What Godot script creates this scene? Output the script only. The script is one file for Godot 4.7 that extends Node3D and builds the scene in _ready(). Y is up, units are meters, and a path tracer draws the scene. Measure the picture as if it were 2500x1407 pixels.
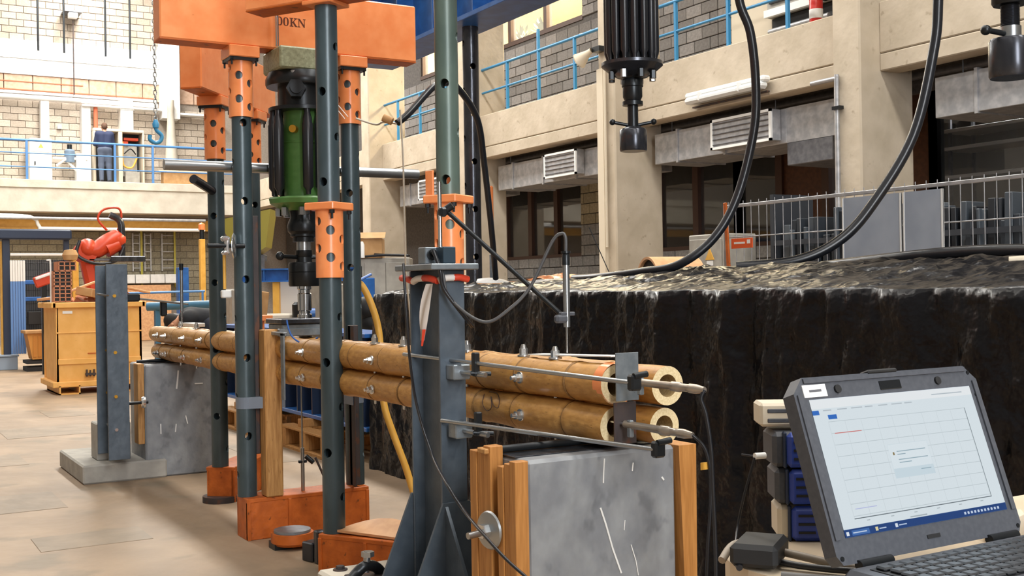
extends Node3D

# ---------- mesh builder: collects triangles, becomes one ArrayMesh ----------
class MB:
	var v := PackedVector3Array()
	var n := PackedVector3Array()
	func tri(a: Vector3, b: Vector3, c: Vector3, na: Vector3, nb: Vector3, nc: Vector3) -> void:
		if (b - a).cross(c - a).dot(na + nb + nc) > 0.0:
			v.append_array([a, c, b]); n.append_array([na, nc, nb])
		else:
			v.append_array([a, b, c]); n.append_array([na, nb, nc])
	func quad(a: Vector3, b: Vector3, c: Vector3, d: Vector3, m: Vector3) -> void:
		tri(a, b, c, m, m, m); tri(a, c, d, m, m, m)
	func face(a: Vector3, b: Vector3, c: Vector3, d: Vector3, inside: Vector3) -> void:
		var m := (b - a).cross(c - a).normalized()
		if m.dot((a + c) * 0.5 - inside) < 0.0: m = -m
		quad(a, b, c, d, m)
	# box with chamfered edges
	func box(c: Vector3, s: Vector3, ch := 0.0, bs := Basis()) -> MB:
		var h := s * 0.5
		var k := minf(ch, minf(h.x, minf(h.y, h.z)) * 0.9)
		for ax in 3:
			var u := (ax + 1) % 3
			var w := (ax + 2) % 3
			for sg in [-1.0, 1.0]:
				var q: Array[Vector3] = []
				for t in [[-1, -1], [1, -1], [1, 1], [-1, 1]]:
					var p := Vector3()
					p[ax] = sg * h[ax]; p[u] = t[0] * (h[u] - k); p[w] = t[1] * (h[w] - k)
					q.append(c + bs * p)
				var m := Vector3(); m[ax] = sg
				quad(q[0], q[1], q[2], q[3], bs * m)
		if k > 0.0:
			for ax in 3:
				var u := (ax + 1) % 3
				var w := (ax + 2) % 3
				for su in [-1.0, 1.0]:
					for sw in [-1.0, 1.0]:
						var q: Array[Vector3] = []
						for t in [[-1, 0], [1, 0], [1, 1], [-1, 1]]:
							var p := Vector3()
							p[ax] = t[0] * (h[ax] - k)
							p[u] = su * (h[u] - (0.0 if t[1] == 0 else k))
							p[w] = sw * (h[w] - (k if t[1] == 0 else 0.0))
							q.append(c + bs * p)
						var m := Vector3(); m[u] = su; m[w] = sw
						quad(q[0], q[1], q[2], q[3], bs * m.normalized())
			for sx in [-1.0, 1.0]:
				for sy in [-1.0, 1.0]:
					for sz in [-1.0, 1.0]:
						var m := bs * Vector3(sx, sy, sz).normalized()
						tri(c + bs * Vector3(sx * h.x, sy * (h.y - k), sz * (h.z - k)), c + bs * Vector3(sx * (h.x - k), sy * h.y, sz * (h.z - k)), c + bs * Vector3(sx * (h.x - k), sy * (h.y - k), sz * h.z), m, m, m)
		return self
	# box between two corners
	func bx(a: Vector3, b: Vector3, ch := 0.0) -> MB:
		return box((a + b) * 0.5, (b - a).abs(), ch)
	# bar of rectangular section from a to b
	func bar(a: Vector3, b: Vector3, wd: float, ht: float, ch := 0.0, up := Vector3.UP) -> MB:
		var z := (b - a).normalized()
		if absf(z.dot(up)) > 0.99: up = Vector3.RIGHT
		var x := up.cross(z).normalized()
		return box((a + b) * 0.5, Vector3(wd, ht, a.distance_to(b)), ch, Basis(x, z.cross(x), z))
	static func frame(z: Vector3) -> Basis:
		var x := (Vector3.UP if absf(z.y) < 0.95 else Vector3.RIGHT).cross(z).normalized()
		return Basis(x, z.cross(x), z)
	func cyl(a: Vector3, b: Vector3, r0: float, r1 := -1.0, sides := 16, caps := true) -> MB:
		if r1 < 0.0: r1 = r0
		var f := frame((b - a).normalized())
		for i in sides:
			var d0 := f.x * cos(TAU * i / sides) + f.y * sin(TAU * i / sides)
			var d1 := f.x * cos(TAU * (i + 1) / sides) + f.y * sin(TAU * (i + 1) / sides)
			tri(a + d0 * r0, a + d1 * r0, b + d1 * r1, d0, d1, d1)
			tri(a + d0 * r0, b + d1 * r1, b + d0 * r1, d0, d1, d0)
			if caps:
				tri(a, a + d0 * r0, a + d1 * r0, -f.z, -f.z, -f.z)
				tri(b, b + d0 * r1, b + d1 * r1, f.z, f.z, f.z)
		return self
	# profile (radius, height) turned about an axis
	func lathe(pf: Array, o := Vector3.ZERO, axis := Vector3.UP, sides := 24, sharp := 35.0) -> MB:
		var f := frame(axis.normalized())
		var sn: Array[Vector2] = []
		for i in pf.size() - 1:
			var d: Vector2 = (pf[i + 1] - pf[i])
			sn.append(Vector2(d.y, -d.x).normalized())
		for i in pf.size() - 1:
			if pf[i].distance_to(pf[i + 1]) < 1e-7: continue
			var na := sn[i]
			var nb := sn[i]
			if i > 0 and absf(sn[i].angle_to(sn[i - 1])) < deg_to_rad(sharp): na = (sn[i] + sn[i - 1]).normalized()
			if i < sn.size() - 1 and absf(sn[i].angle_to(sn[i + 1])) < deg_to_rad(sharp): nb = (sn[i] + sn[i + 1]).normalized()
			for k in sides:
				var e0 := f.x * cos(TAU * k / sides) + f.y * sin(TAU * k / sides)
				var e1 := f.x * cos(TAU * (k + 1) / sides) + f.y * sin(TAU * (k + 1) / sides)
				var a0: Vector3 = o + e0 * pf[i].x + f.z * pf[i].y
				var a1: Vector3 = o + e1 * pf[i].x + f.z * pf[i].y
				var b0: Vector3 = o + e0 * pf[i + 1].x + f.z * pf[i + 1].y
				var b1: Vector3 = o + e1 * pf[i + 1].x + f.z * pf[i + 1].y
				if pf[i].x > 1e-6: tri(a0, a1, b1, e0 * na.x + f.z * na.y, e1 * na.x + f.z * na.y, e1 * nb.x + f.z * nb.y)
				if pf[i + 1].x > 1e-6: tri(a0, b1, b0, e0 * na.x + f.z * na.y, e1 * nb.x + f.z * nb.y, e0 * nb.x + f.z * nb.y)
		return self
	# smooth tube along points (Catmull-Rom)
	func tube(pts: Array, r: float, sides := 10, steps := 6, caps := true) -> MB:
		var p: Array[Vector3] = []
		for i in pts.size() - 1:
			var a: Vector3 = pts[maxi(i - 1, 0)]
			var b: Vector3 = pts[i]
			var c: Vector3 = pts[i + 1]
			var d: Vector3 = pts[mini(i + 2, pts.size() - 1)]
			for k in steps: p.append(b.cubic_interpolate(c, a, d, float(k) / steps))
		p.append(pts[pts.size() - 1])
		var x := frame((p[1] - p[0]).normalized()).x
		var rings: Array = []
		for i in p.size():
			var t := (p[mini(i + 1, p.size() - 1)] - p[maxi(i - 1, 0)]).normalized()
			x = (x - t * x.dot(t)).normalized()
			var y := t.cross(x)
			var ring: Array[Vector3] = []
			for k in sides: ring.append(x * cos(TAU * k / sides) + y * sin(TAU * k / sides))
			rings.append(ring)
		for i in p.size() - 1:
			for k in sides:
				var k1 := (k + 1) % sides
				var a: Vector3 = rings[i][k]
				var b: Vector3 = rings[i][k1]
				var c: Vector3 = rings[i + 1][k1]
				var d: Vector3 = rings[i + 1][k]
				tri(p[i] + a * r, p[i] + b * r, p[i + 1] + c * r, a, b, c)
				tri(p[i] + a * r, p[i + 1] + c * r, p[i + 1] + d * r, a, c, d)
		if caps:
			for e in [0, p.size() - 1]:
				var t := (p[0] - p[1]).normalized() if e == 0 else (p[e] - p[e - 1]).normalized()
				for k in sides: tri(p[e], p[e] + rings[e][k] * r, p[e] + rings[e][(k + 1) % sides] * r, t, t, t)
		return self
	# polygon in the xy plane of xf, extruded along its z
	func prism(poly: Array, depth: float, xf := Transform3D()) -> MB:
		var pg := PackedVector2Array(poly)
		var zn := xf.basis.z.normalized()
		var ix := Geometry2D.triangulate_polygon(pg)
		for i in range(0, ix.size(), 3):
			for s in 2:
				var z := depth * s
				tri(xf * Vector3(pg[ix[i]].x, pg[ix[i]].y, z), xf * Vector3(pg[ix[i + 1]].x, pg[ix[i + 1]].y, z), xf * Vector3(pg[ix[i + 2]].x, pg[ix[i + 2]].y, z), zn * (2 * s - 1), zn * (2 * s - 1), zn * (2 * s - 1))
		var turn := -1.0 if Geometry2D.is_polygon_clockwise(pg) else 1.0
		for i in pg.size():
			var a := pg[i]
			var b := pg[(i + 1) % pg.size()]
			var d := (b - a).normalized() * turn
			var m := (xf.basis * Vector3(d.y, -d.x, 0)).normalized()
			quad(xf * Vector3(a.x, a.y, 0), xf * Vector3(b.x, b.y, 0), xf * Vector3(b.x, b.y, depth), xf * Vector3(a.x, a.y, depth), m)
		return self
	# grid of points with smooth normals; rows of equal length
	func sheet(rows: Array) -> MB:
		var nr := rows.size()
		var nc: int = rows[0].size()
		var nm: Array = []
		for i in nr:
			var r: Array[Vector3] = []
			for j in nc:
				var du: Vector3 = rows[mini(i + 1, nr - 1)][j] - rows[maxi(i - 1, 0)][j]
				var dv: Vector3 = rows[i][mini(j + 1, nc - 1)] - rows[i][maxi(j - 1, 0)]
				r.append(du.cross(dv).normalized())
			nm.append(r)
		for i in nr - 1:
			for j in nc - 1:
				tri(rows[i][j], rows[i + 1][j], rows[i + 1][j + 1], nm[i][j], nm[i + 1][j], nm[i + 1][j + 1])
				tri(rows[i][j], rows[i + 1][j + 1], rows[i][j + 1], nm[i][j], nm[i + 1][j + 1], nm[i][j + 1])
		return self
	func ball(c: Vector3, r: float, sides := 16) -> MB:
		var pf: Array = []
		for i in 9: pf.append(Vector2(r * sin(PI * i / 8.0), -r * cos(PI * i / 8.0)))
		return lathe(pf, c, Vector3.UP, sides, 60)
	func hexa(a: Vector3, b: Vector3, r: float) -> MB:
		var f := frame((b - a).normalized())
		for i in 6:
			var d0 := f.x * cos(TAU * i / 6) + f.y * sin(TAU * i / 6)
			var d1 := f.x * cos(TAU * (i + 1) / 6) + f.y * sin(TAU * (i + 1) / 6)
			quad(a + d0 * r, a + d1 * r, b + d1 * r, b + d0 * r, (d0 + d1).normalized())
			tri(a, a + d0 * r, a + d1 * r, -f.z, -f.z, -f.z)
			tri(b, b + d0 * r, b + d1 * r, f.z, f.z, f.z)
		return self
	func mesh() -> ArrayMesh:
		var a := []
		a.resize(Mesh.ARRAY_MAX)
		a[Mesh.ARRAY_VERTEX] = v
		a[Mesh.ARRAY_NORMAL] = n
		var m := ArrayMesh.new()
		m.add_surface_from_arrays(Mesh.PRIMITIVE_TRIANGLES, a)
		return m

func mb() -> MB: return MB.new()

# ---------- naming, things, parts ----------
var counts := {}
func numbered(base: String, parent: Node) -> String:
	var key := "%d/%s" % [parent.get_instance_id(), base]
	var k: int = counts.get(key, 0)
	counts[key] = k + 1
	return base if k == 0 else "%s_%03d" % [base, k]
func tag(o: Node3D, label: String, category: String, group := "", kind := "") -> Node3D:
	o.set_meta("label", label); o.set_meta("category", category)
	if group: o.set_meta("group", group)
	if kind: o.set_meta("kind", kind)
	return o
func thing(called: String, label: String, category: String, at := Vector3.ZERO, turn := 0.0, group := "") -> Node3D:
	var o := Node3D.new()
	o.name = numbered(called, self)
	add_child(o, true)
	o.position = at; o.rotation.y = turn
	tag(o, label, category, group)
	return o
func put(called: String, m: Mesh, mat: Material, parent: Node3D, label := "") -> MeshInstance3D:
	var o := MeshInstance3D.new()
	o.name = numbered(called, parent)
	o.mesh = m
	o.material_override = mat
	parent.add_child(o, true)
	if label: o.set_meta("label", label)
	return o
func part(called: String, b: MB, mat: Material, parent: Node3D, label := "") -> MeshInstance3D:
	return put(called, b.mesh(), mat, parent, label)
func single(called: String, b: MB, mat: Material, label: String, category: String, group := "") -> MeshInstance3D:
	var o := part(called, b, mat, self)
	tag(o, label, category, group)
	return o
func struct(called: String, b: MB, mat: Material, label := "", category := "") -> MeshInstance3D:
	var o := part(called, b, mat, self)
	o.set_meta("kind", "structure")
	if label: o.set_meta("label", label)
	if category: o.set_meta("category", category)
	return o
func dup(src: Node3D, at: Vector3, label: String) -> Node3D:
	var r: Node3D = src.duplicate()
	var nm := String(src.name)
	r.name = numbered(nm, self)
	add_child(r, true)
	r.position = at
	r.set_meta("label", label)
	return r

# ---------- materials ----------
func noise_img(seed_: int, freq: float, oct: int, size := 256, type := FastNoiseLite.TYPE_SIMPLEX_SMOOTH) -> Image:
	var f := FastNoiseLite.new()
	f.seed = seed_; f.frequency = freq; f.fractal_octaves = oct; f.noise_type = type
	return f.get_seamless_image(size, size)
# albedo texture: two tones mixed by noise, then patches of a third tone
func tones(a: Color, b: Color, freq := 0.02, oct := 4, seed_ := 1, c := Color.BLACK, share := 0.0, cfreq := 0.03, soft := 0.06) -> ImageTexture:
	var g := noise_img(seed_, freq, oct)
	var h := noise_img(seed_ + 77, cfreq, 4)
	var im := Image.create(256, 256, false, Image.FORMAT_RGB8)
	for y in 256:
		for x in 256:
			var t := clampf((g.get_pixel(x, y).r - 0.5) * 1.6 + 0.5, 0, 1)
			var k := a.lerp(b, t)
			if share > 0.0:
				k = k.lerp(c, smoothstep(1.0 - share - soft, 1.0 - share + soft, h.get_pixel(x, y).r))
			im.set_pixel(x, y, k)
	return ImageTexture.create_from_image(im)
func bump(freq: float, oct: int, strength: float, seed_ := 5) -> ImageTexture:
	var im := noise_img(seed_, freq, oct)
	im.convert(Image.FORMAT_RGBA8)
	im.bump_map_to_normal_map(strength)
	return ImageTexture.create_from_image(im)
func mat(tex: Texture2D, rough: float, metal := 0.0, scale := Vector3.ONE, nrm: Texture2D = null, ns := 0.5, world := false) -> StandardMaterial3D:
	var m := StandardMaterial3D.new()
	m.albedo_texture = tex
	m.roughness = rough; m.metallic = metal
	m.uv1_triplanar = true; m.uv1_world_triplanar = world
	m.uv1_scale = scale
	if nrm:
		m.normal_enabled = true; m.normal_texture = nrm; m.normal_scale = ns
	return m
func flat(c: Color, rough: float, metal := 0.0) -> StandardMaterial3D:
	var m := StandardMaterial3D.new()
	m.albedo_color = c; m.roughness = rough; m.metallic = metal
	return m
func hexc(s: String) -> Color: return Color.html(s)
var M := {}
func _ready() -> void:
	# camera
	var cam := Camera3D.new()
	cam.name = "camera"
	add_child(cam)
	cam.transform = Transform3D(Basis(Vector3(0.86018, -0.016499, 0.509723), Vector3(0.014194, 0.999864, 0.008411), Vector3(-0.509792, 0, 0.860297)), Vector3(0, 1.4, 0))
	cam.fov = 28.70
	cam.near = 0.05; cam.far = 120.0
	# air outside the hall
	var we := WorldEnvironment.new()
	we.name = "world_environment"
	var env := Environment.new()
	env.background_mode = Environment.BG_COLOR
	env.background_color = hexc("c9d3dd")
	env.background_energy_multiplier = 0.5
	env.tonemap_mode = Environment.TONE_MAPPER_LINEAR
	env.tonemap_exposure = 1.0
	env.sdfgi_enabled = true; env.ssao_enabled = true; env.ssil_enabled = true
	we.environment = env
	add_child(we)
	# roof lights: rows of glazed panels along the hall, each with an area light of its size just below
	make_materials()
	for row in ROOF_ROWS:
		for k in 5:
			roof_light(row[0], 6.0 - 9.0 * k, row[1] * [1.0, 1.0, 1.0, 1.5, 2.7][k])
	daylight_window()
	hall()
	back_gallery()
	right_building()
	frames()
	actuators()
	bamboo()
	near_stand()
	far_stand()
	blocks_and_supports()
	tarp_stack()
	fence()
	store_room()
	background_left()
	background_middle()
	desk()
	cables()

const CEIL := 11.5
# x of the row, energy
const WINDOW_ENERGY := 112.0
const ROOF_ROWS := [[-6.0, 4.0], [0.5, 22.0], [6.2, 72.0]]
func roof_light(x: float, z: float, energy: float) -> void:
	var t := thing("roof_light", "long roof light panel of the hall ceiling above the test floor", "roof light", Vector3(x, CEIL - 0.02, z), 0, "roof light panels")
	part("frame", mb().bx(Vector3(-0.7, -0.1, -4.2), Vector3(-0.6, 0, 4.2)).bx(Vector3(0.6, -0.1, -4.2), Vector3(0.7, 0, 4.2)).bx(Vector3(-0.6, -0.1, -4.2), Vector3(0.6, 0, -4.1)).bx(Vector3(-0.6, -0.1, 4.1), Vector3(0.6, 0, 4.2)), M.white, t)
	part("light_panel", mb().bx(Vector3(-0.6, -0.06, -4.1), Vector3(0.6, -0.04, 4.1)), M.roof_glow, t)
	var l := AreaLight3D.new()
	l.name = "area_light"
	l.area_size = Vector2(1.2, 8.2)
	l.light_energy = energy
	l.area_range = 60.0
	l.area_attenuation = 2.0
	l.light_color = Color(1.0, 0.985, 0.955)
	l.shadow_enabled = true
	t.add_child(l)
	l.position = Vector3(0, -0.08, 0)
	l.rotation.x = -PI / 2

# tall frosted window in the wall behind the camera, bright with daylight
func daylight_window() -> void:
	var w := struct("window_9", mb().bx(Vector3(-1.6, 1.4, 8.55), Vector3(-1.4, 9.2, 8.72)).bx(Vector3(1.0, 1.4, 8.55), Vector3(1.2, 9.2, 8.72)).bx(Vector3(-1.6, 1.3, 8.5), Vector3(1.2, 1.5, 8.72)).bx(Vector3(-1.6, 9.0, 8.55), Vector3(1.2, 9.2, 8.72)), M.white, "tall frosted daylight window in the wall behind the camera", "window")
	part("glow_pane", mb().bx(Vector3(-1.4, 1.5, 8.66), Vector3(1.0, 9.0, 8.69)), M.window_glow, w)
	var l := AreaLight3D.new()
	l.name = "area_light"
	l.area_size = Vector2(2.4, 7.5)
	l.light_energy = WINDOW_ENERGY
	l.light_color = Color(0.97, 0.985, 1.0)
	l.area_range = 60.0; l.area_attenuation = 2.0
	l.shadow_enabled = true
	w.add_child(l)
	l.position = Vector3(-0.2, 5.25, 8.62)

func make_materials() -> void:
	var nb := bump(0.05, 4, 3.0)
	var nf := bump(0.02, 3, 6.0, 9)
	M.nb = nb; M.nf = nf
	M.white = flat(hexc("e8e8e6"), 0.55)
	M.white_paint = mat(tones(hexc("e9e9e7"), hexc("dcdcd9"), 0.02, 3, 3), 0.5, 0, Vector3.ONE)
	M.roof_glow = flat(hexc("ffffff"), 0.5)
	M.roof_glow.emission_enabled = true; M.roof_glow.emission = hexc("fff8ee"); M.roof_glow.emission_energy_multiplier = 2.0
	M.window_glow = flat(hexc("ffffff"), 0.5); M.window_glow.emission_enabled = true; M.window_glow.emission = hexc("f6faff"); M.window_glow.emission_energy_multiplier = 3.0
	M.floor = mat(tones(hexc("9c856c"), hexc("87735d"), 0.012, 5, 11, hexc("7d6e5a"), 0.25, 0.02, 0.14), 0.6, 0, Vector3(0.32, 0.32, 0.32), nb, 0.12)
	M.floor_b = mat(tones(hexc("8f7d68"), hexc("7e6f5c"), 0.02, 5, 12), 0.6, 0, Vector3.ONE * 0.5, nb, 0.12)
	M.concrete = mat(tones(hexc("c4b7a4"), hexc("b6a995"), 0.014, 5, 21, hexc("a99b87"), 0.10, 0.04, 0.08), 0.85, 0, Vector3.ONE * 0.45, nb, 0.15)
	M.hall_grey = mat(tones(hexc("8f8a83"), hexc("7f7b75"), 0.014, 5, 87), 0.85, 0, Vector3.ONE * 0.4)
	M.concrete_pale = mat(tones(hexc("cfc8ba"), hexc("beb6a8"), 0.014, 5, 22), 0.85, 0, Vector3.ONE * 0.4, nb, 0.15)
	M.concrete_grey = mat(tones(hexc("8d9093"), hexc("7a7d82"), 0.02, 5, 23, hexc("6d7075"), 0.2, 0.02, 0.14), 0.5, 0, Vector3(1.4, 1.0, 1.4), nb, 0.2)
	M.mortar = mat(tones(hexc("9c9186"), hexc("8e847a"), 0.05, 3, 24), 0.9)
	M.mortar_dark = mat(tones(hexc("5c5856"), hexc("4d4a49"), 0.05, 3, 25), 0.9)
	M.cmu_warm = [mat(tones(hexc("b9ad9f"), hexc("ab9f91"), 0.06, 4, 31), 0.9), mat(tones(hexc("c3b7a9"), hexc("b3a799"), 0.06, 4, 32), 0.9), mat(tones(hexc("aea294"), hexc("a09486"), 0.06, 4, 33), 0.9)]
	M.cmu_grey = [mat(tones(hexc("7d7a79"), hexc("716e6c"), 0.06, 4, 34), 0.9), mat(tones(hexc("8a8684"), hexc("7b7775"), 0.06, 4, 35), 0.9), mat(tones(hexc("74716f"), hexc("686462"), 0.06, 4, 36), 0.9)]
	M.cmu_cool = [mat(tones(hexc("8a8c8e"), hexc("75777a"), 0.06, 4, 37), 0.9), mat(tones(hexc("97999a"), hexc("818385"), 0.06, 4, 38), 0.9)]
	M.cmu_olive = [mat(tones(hexc("97907c"), hexc("837c69"), 0.06, 4, 39), 0.9), mat(tones(hexc("a49c87"), hexc("8d8672"), 0.06, 4, 40), 0.9)]
	M.pink_band = mat(tones(hexc("c4a691"), hexc("b3957f"), 0.02, 4, 41), 0.85)
	M.red_stripe = flat(hexc("c9694a"), 0.8)
	M.orange = mat(tones(hexc("f2975e"), hexc("e9884f"), 0.02, 4, 51, hexc("c87440"), 0.05, 0.05, 0.05), 0.27, 0, Vector3.ONE * 1.2, nb, 0.04)
	M.orange_worn = mat(tones(hexc("c8651f"), hexc("ad5312"), 0.02, 4, 52, hexc("70390f"), 0.18, 0.035, 0.08), 0.5, 0, Vector3.ONE * 1.5, nb, 0.2)
	M.pole = mat(tones(hexc("46545a"), hexc("38464b"), 0.015, 5, 53, hexc("5d696c"), 0.1, 0.05, 0.05), 0.34, 0.2, Vector3(2, 0.7, 2), nb, 0.06)
	M.pole_pale = mat(tones(hexc("5f7068"), hexc("51625c"), 0.015, 5, 54, hexc("76857e"), 0.1, 0.05, 0.05), 0.38, 0.15, Vector3(2, 0.7, 2), nb, 0.06)
	M.pole_dark = mat(tones(hexc("54565c"), hexc("3c3e44"), 0.02, 4, 55), 0.25, 0.7, Vector3(2, 0.6, 2), nb, 0.1)
	M.stand_steel = mat(tones(hexc("5c6772"), hexc("4d5863"), 0.02, 5, 56, hexc("6d5f5b"), 0.03, 0.05, 0.03), 0.4, 0.3, Vector3.ONE * 1.5, nb, 0.1)
	M.rust_steel = mat(tones(hexc("4b413f"), hexc("3b3638"), 0.02, 5, 57, hexc("5b3d30"), 0.3, 0.03, 0.08), 0.55, 0.3, Vector3(1.5, 0.8, 1.5))
	M.steel = flat(hexc("a9adb0"), 0.28, 0.9)
	M.steel_plate = mat(tones(hexc("8f979d"), hexc("7b848b"), 0.02, 4, 58, hexc("5b6167"), 0.12, 0.06, 0.03), 0.4, 0.6, Vector3.ONE * 3)
	M.chrome = flat(hexc("d4d6d8"), 0.12, 1.0)
	M.zinc = flat(hexc("d9dcdd"), 0.22, 0.9)
	M.black_steel = flat(hexc("2b2e31"), 0.32, 0.6)
	M.black_rubber = flat(hexc("1d1f24"), 0.3)
	M.black_matt = flat(hexc("17181a"), 0.6)
	M.green = mat(tones(hexc("5c8a49"), hexc("4c7a3c"), 0.02, 4, 59), 0.33, 0, Vector3.ONE * 3)
	M.olive = mat(tones(hexc("9ba083"), hexc("7f8469"), 0.03, 5, 60, hexc("5f6448"), 0.18, 0.05, 0.08), 0.45, 0.1, Vector3.ONE * 4)
	M.brass = flat(hexc("d8a23c"), 0.3, 0.8)
	M.bamboo = [mat(tones(hexc("c79654"), hexc("aa7a3d"), 0.03, 5, 61, hexc("8a622f"), 0.14, 0.05, 0.05), 0.45, 0, Vector3(6, 6, 1.6), nb, 0.25), mat(tones(hexc("bd8b4a"), hexc("a07136"), 0.03, 5, 62, hexc("835b2c"), 0.18, 0.05, 0.05), 0.45, 0, Vector3(6, 6, 1.6), nb, 0.25)]
	M.bamboo_node = mat(tones(hexc("8f6a3a"), hexc("6f4e28"), 0.06, 4, 86), 0.6, 0, Vector3.ONE * 6)
	M.bamboo_cut = mat(tones(hexc("e0cfa8"), hexc("cdb88c"), 0.06, 4, 63), 0.8, 0, Vector3.ONE * 6)
	M.bamboo_in = mat(tones(hexc("b49a6c"), hexc("93784c"), 0.06, 4, 64), 0.8, 0, Vector3.ONE * 6)
	M.timber = mat(tones(hexc("c29257"), hexc("a5753f"), 0.02, 5, 65, hexc("805628"), 0.12, 0.04, 0.04), 0.65, 0, Vector3(9, 0.9, 9), nb, 0.2)
	M.ply = mat(tones(hexc("bd8446"), hexc("a66f35"), 0.02, 5, 66), 0.55, 0, Vector3(10, 0.8, 10))
	M.ply_pale = mat(tones(hexc("d9a87a"), hexc("c89468"), 0.02, 4, 67), 0.6, 0, Vector3(2, 2, 2))
	M.tarp = mat(tones(hexc("101116"), hexc("090a0e"), 0.02, 5, 68), 0.28, 0, Vector3.ONE * 0.8, bump(0.025, 5, 12.0, 8), 0.4)
	M.tarp.metallic_specular = 0.4
	M.galv = mat(tones(hexc("bcbcbe"), hexc("a2a3a7"), 0.03, 3, 69), 0.42, 0.5, Vector3.ONE * 0.9)
	M.galv_dark = mat(tones(hexc("74757a"), hexc("5f6066"), 0.03, 3, 70), 0.5, 0.4)
	M.dark_brown = mat(tones(hexc("57341f"), hexc("462817"), 0.04, 3, 71), 0.6)
	M.brown_frame = flat(hexc("422b22"), 0.55)
	M.blue_rail = flat(hexc("2f7fae"), 0.4)
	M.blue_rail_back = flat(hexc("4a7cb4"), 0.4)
	M.blue_paint = mat(tones(hexc("2c66b0"), hexc("235698"), 0.02, 4, 72), 0.35)
	M.navy = flat(hexc("1d2c45"), 0.4)
	M.yellow = mat(tones(hexc("e3b052"), hexc("d8a243"), 0.02, 3, 73), 0.45)
	M.bin_yellow = mat(tones(hexc("e9b264"), hexc("dfa654"), 0.015, 4, 74, hexc("c08a45"), 0.05, 0.05, 0.05), 0.5)
	M.robot = flat(hexc("c5401f"), 0.35)
	M.brick = mat(tones(hexc("c98c6c"), hexc("b67657"), 0.05, 4, 75), 0.85, 0, Vector3.ONE * 4)
	M.card = mat(tones(hexc("c39a6b"), hexc("b3895a"), 0.02, 3, 76), 0.8)
	M.beige_paint = flat(hexc("cfc3ae"), 0.6)
	M.grey_paint = mat(tones(hexc("a9a59c"), hexc("99958d"), 0.02, 3, 77), 0.55)
	M.glass = flat(Color(0.82, 0.88, 0.9, 0.16), 0.03)
	M.glass.transparency = BaseMaterial3D.TRANSPARENCY_ALPHA
	M.glass_dark = flat(Color(0.3, 0.32, 0.33, 0.22), 0.03)
	M.glass_dark.transparency = BaseMaterial3D.TRANSPARENCY_ALPHA
	M.tape_grey = flat(hexc("6f7885"), 0.3)
	M.dark_plastic = mat(tones(hexc("4b4e55"), hexc("43464d"), 0.06, 3, 78), 0.5, 0, Vector3.ONE * 6)
	M.tube_glow = flat(hexc("ffffff"), 0.5); M.tube_glow.emission_enabled = true; M.tube_glow.emission = hexc("fff4dc"); M.tube_glow.emission_energy_multiplier = 2.5
	M.sheet_grey = mat(tones(hexc("a6aebb"), hexc("9aa3b1"), 0.01, 3, 79), 0.14); M.slab = mat(tones(hexc("a8a49c"), hexc("96938c"), 0.02, 5, 85), 0.8, 0, Vector3.ONE, nb, 0.15)
	M.key = flat(hexc("26282c"), 0.5)

# ---------- masonry: blocks laid in courses on a backing wall ----------
var block_meshes := {}
func courses(parent: Node3D, o: Vector3, along: Vector3, out: Vector3, w: float, h: float, holes: Array, mats: Array, seed_: int) -> void:
	var rng := RandomNumberGenerator.new()
	rng.seed = seed_
	var bs := Basis(along, Vector3.UP, out)
	var r := 0
	while (r + 1) * 0.2 <= h + 0.01:
		var x := -0.2 if r % 2 == 1 else 0.0
		while x < w:
			var a := maxf(x, 0.0)
			var b := minf(x + 0.4, w)
			x += 0.4
			for q in holes:
				if r * 0.2 + 0.1 > q.position.y and r * 0.2 + 0.1 < q.end.y:
					if a >= q.position.x and b <= q.end.x: b = a
					elif a < q.position.x and b > q.position.x: b = q.position.x
					elif a < q.end.x and b > q.end.x: a = q.end.x
			if b - a < 0.07: continue
			var key := snappedf(b - a, 0.02)
			if not block_meshes.has(key):
				block_meshes[key] = mb().box(Vector3.ZERO, Vector3(key - 0.014, 0.186, 0.05), 0.006).mesh()
			var k := put("block", block_meshes[key], mats[rng.randi() % mats.size()], parent)
			k.transform = Transform3D(bs, o + along * ((a + b) * 0.5) + Vector3.UP * (r * 0.2 + 0.1) + out * (0.006 + 0.008 * rng.randf()))
		r += 1

func hall() -> void:
	var f := struct("floor", mb().bx(Vector3(-9.5, -0.3, -36), Vector3(17.5, 0, 9)), M.floor, "worn tan concrete strong floor of the testing hall", "floor")
	# cover plates let into the strong floor
	for q in [[0.35, -7.9, 1.25, -8.6], [0.62, -10.1, 1.3, -10.8], [0.9, -6.6, 1.5, -7.0], [1.35, -12.0, 2.2, -12.9], [2.95, -8.9, 3.4, -10.2], [2.0, -13.8, 2.5, -14.6]]:
		part("floor_plate", mb().bx(Vector3(q[0], -0.02, q[1]), Vector3(q[2], 0.003, q[3]), 0.002), M.floor_b, f)
	struct("ceiling", mb().bx(Vector3(-9.5, CEIL, -36), Vector3(17.5, CEIL + 0.3, 9)), M.hall_grey, "grey ceiling of the hall", "ceiling")
	struct("wall_left", mb().bx(Vector3(-9.5, 0, -36), Vector3(-9.2, CEIL, 9)), M.hall_grey, "grey left wall of the hall", "wall")
	struct("wall_front", mb().bx(Vector3(-9.5, 0, 8.7), Vector3(17.5, CEIL, 9)), M.hall_grey, "grey wall behind the camera", "wall")
	struct("wall_right", mb().bx(Vector3(17.2, 0, -36), Vector3(17.5, CEIL, 9)), M.concrete_pale, "far wall of the rooms beyond the gallery", "wall")

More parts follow.
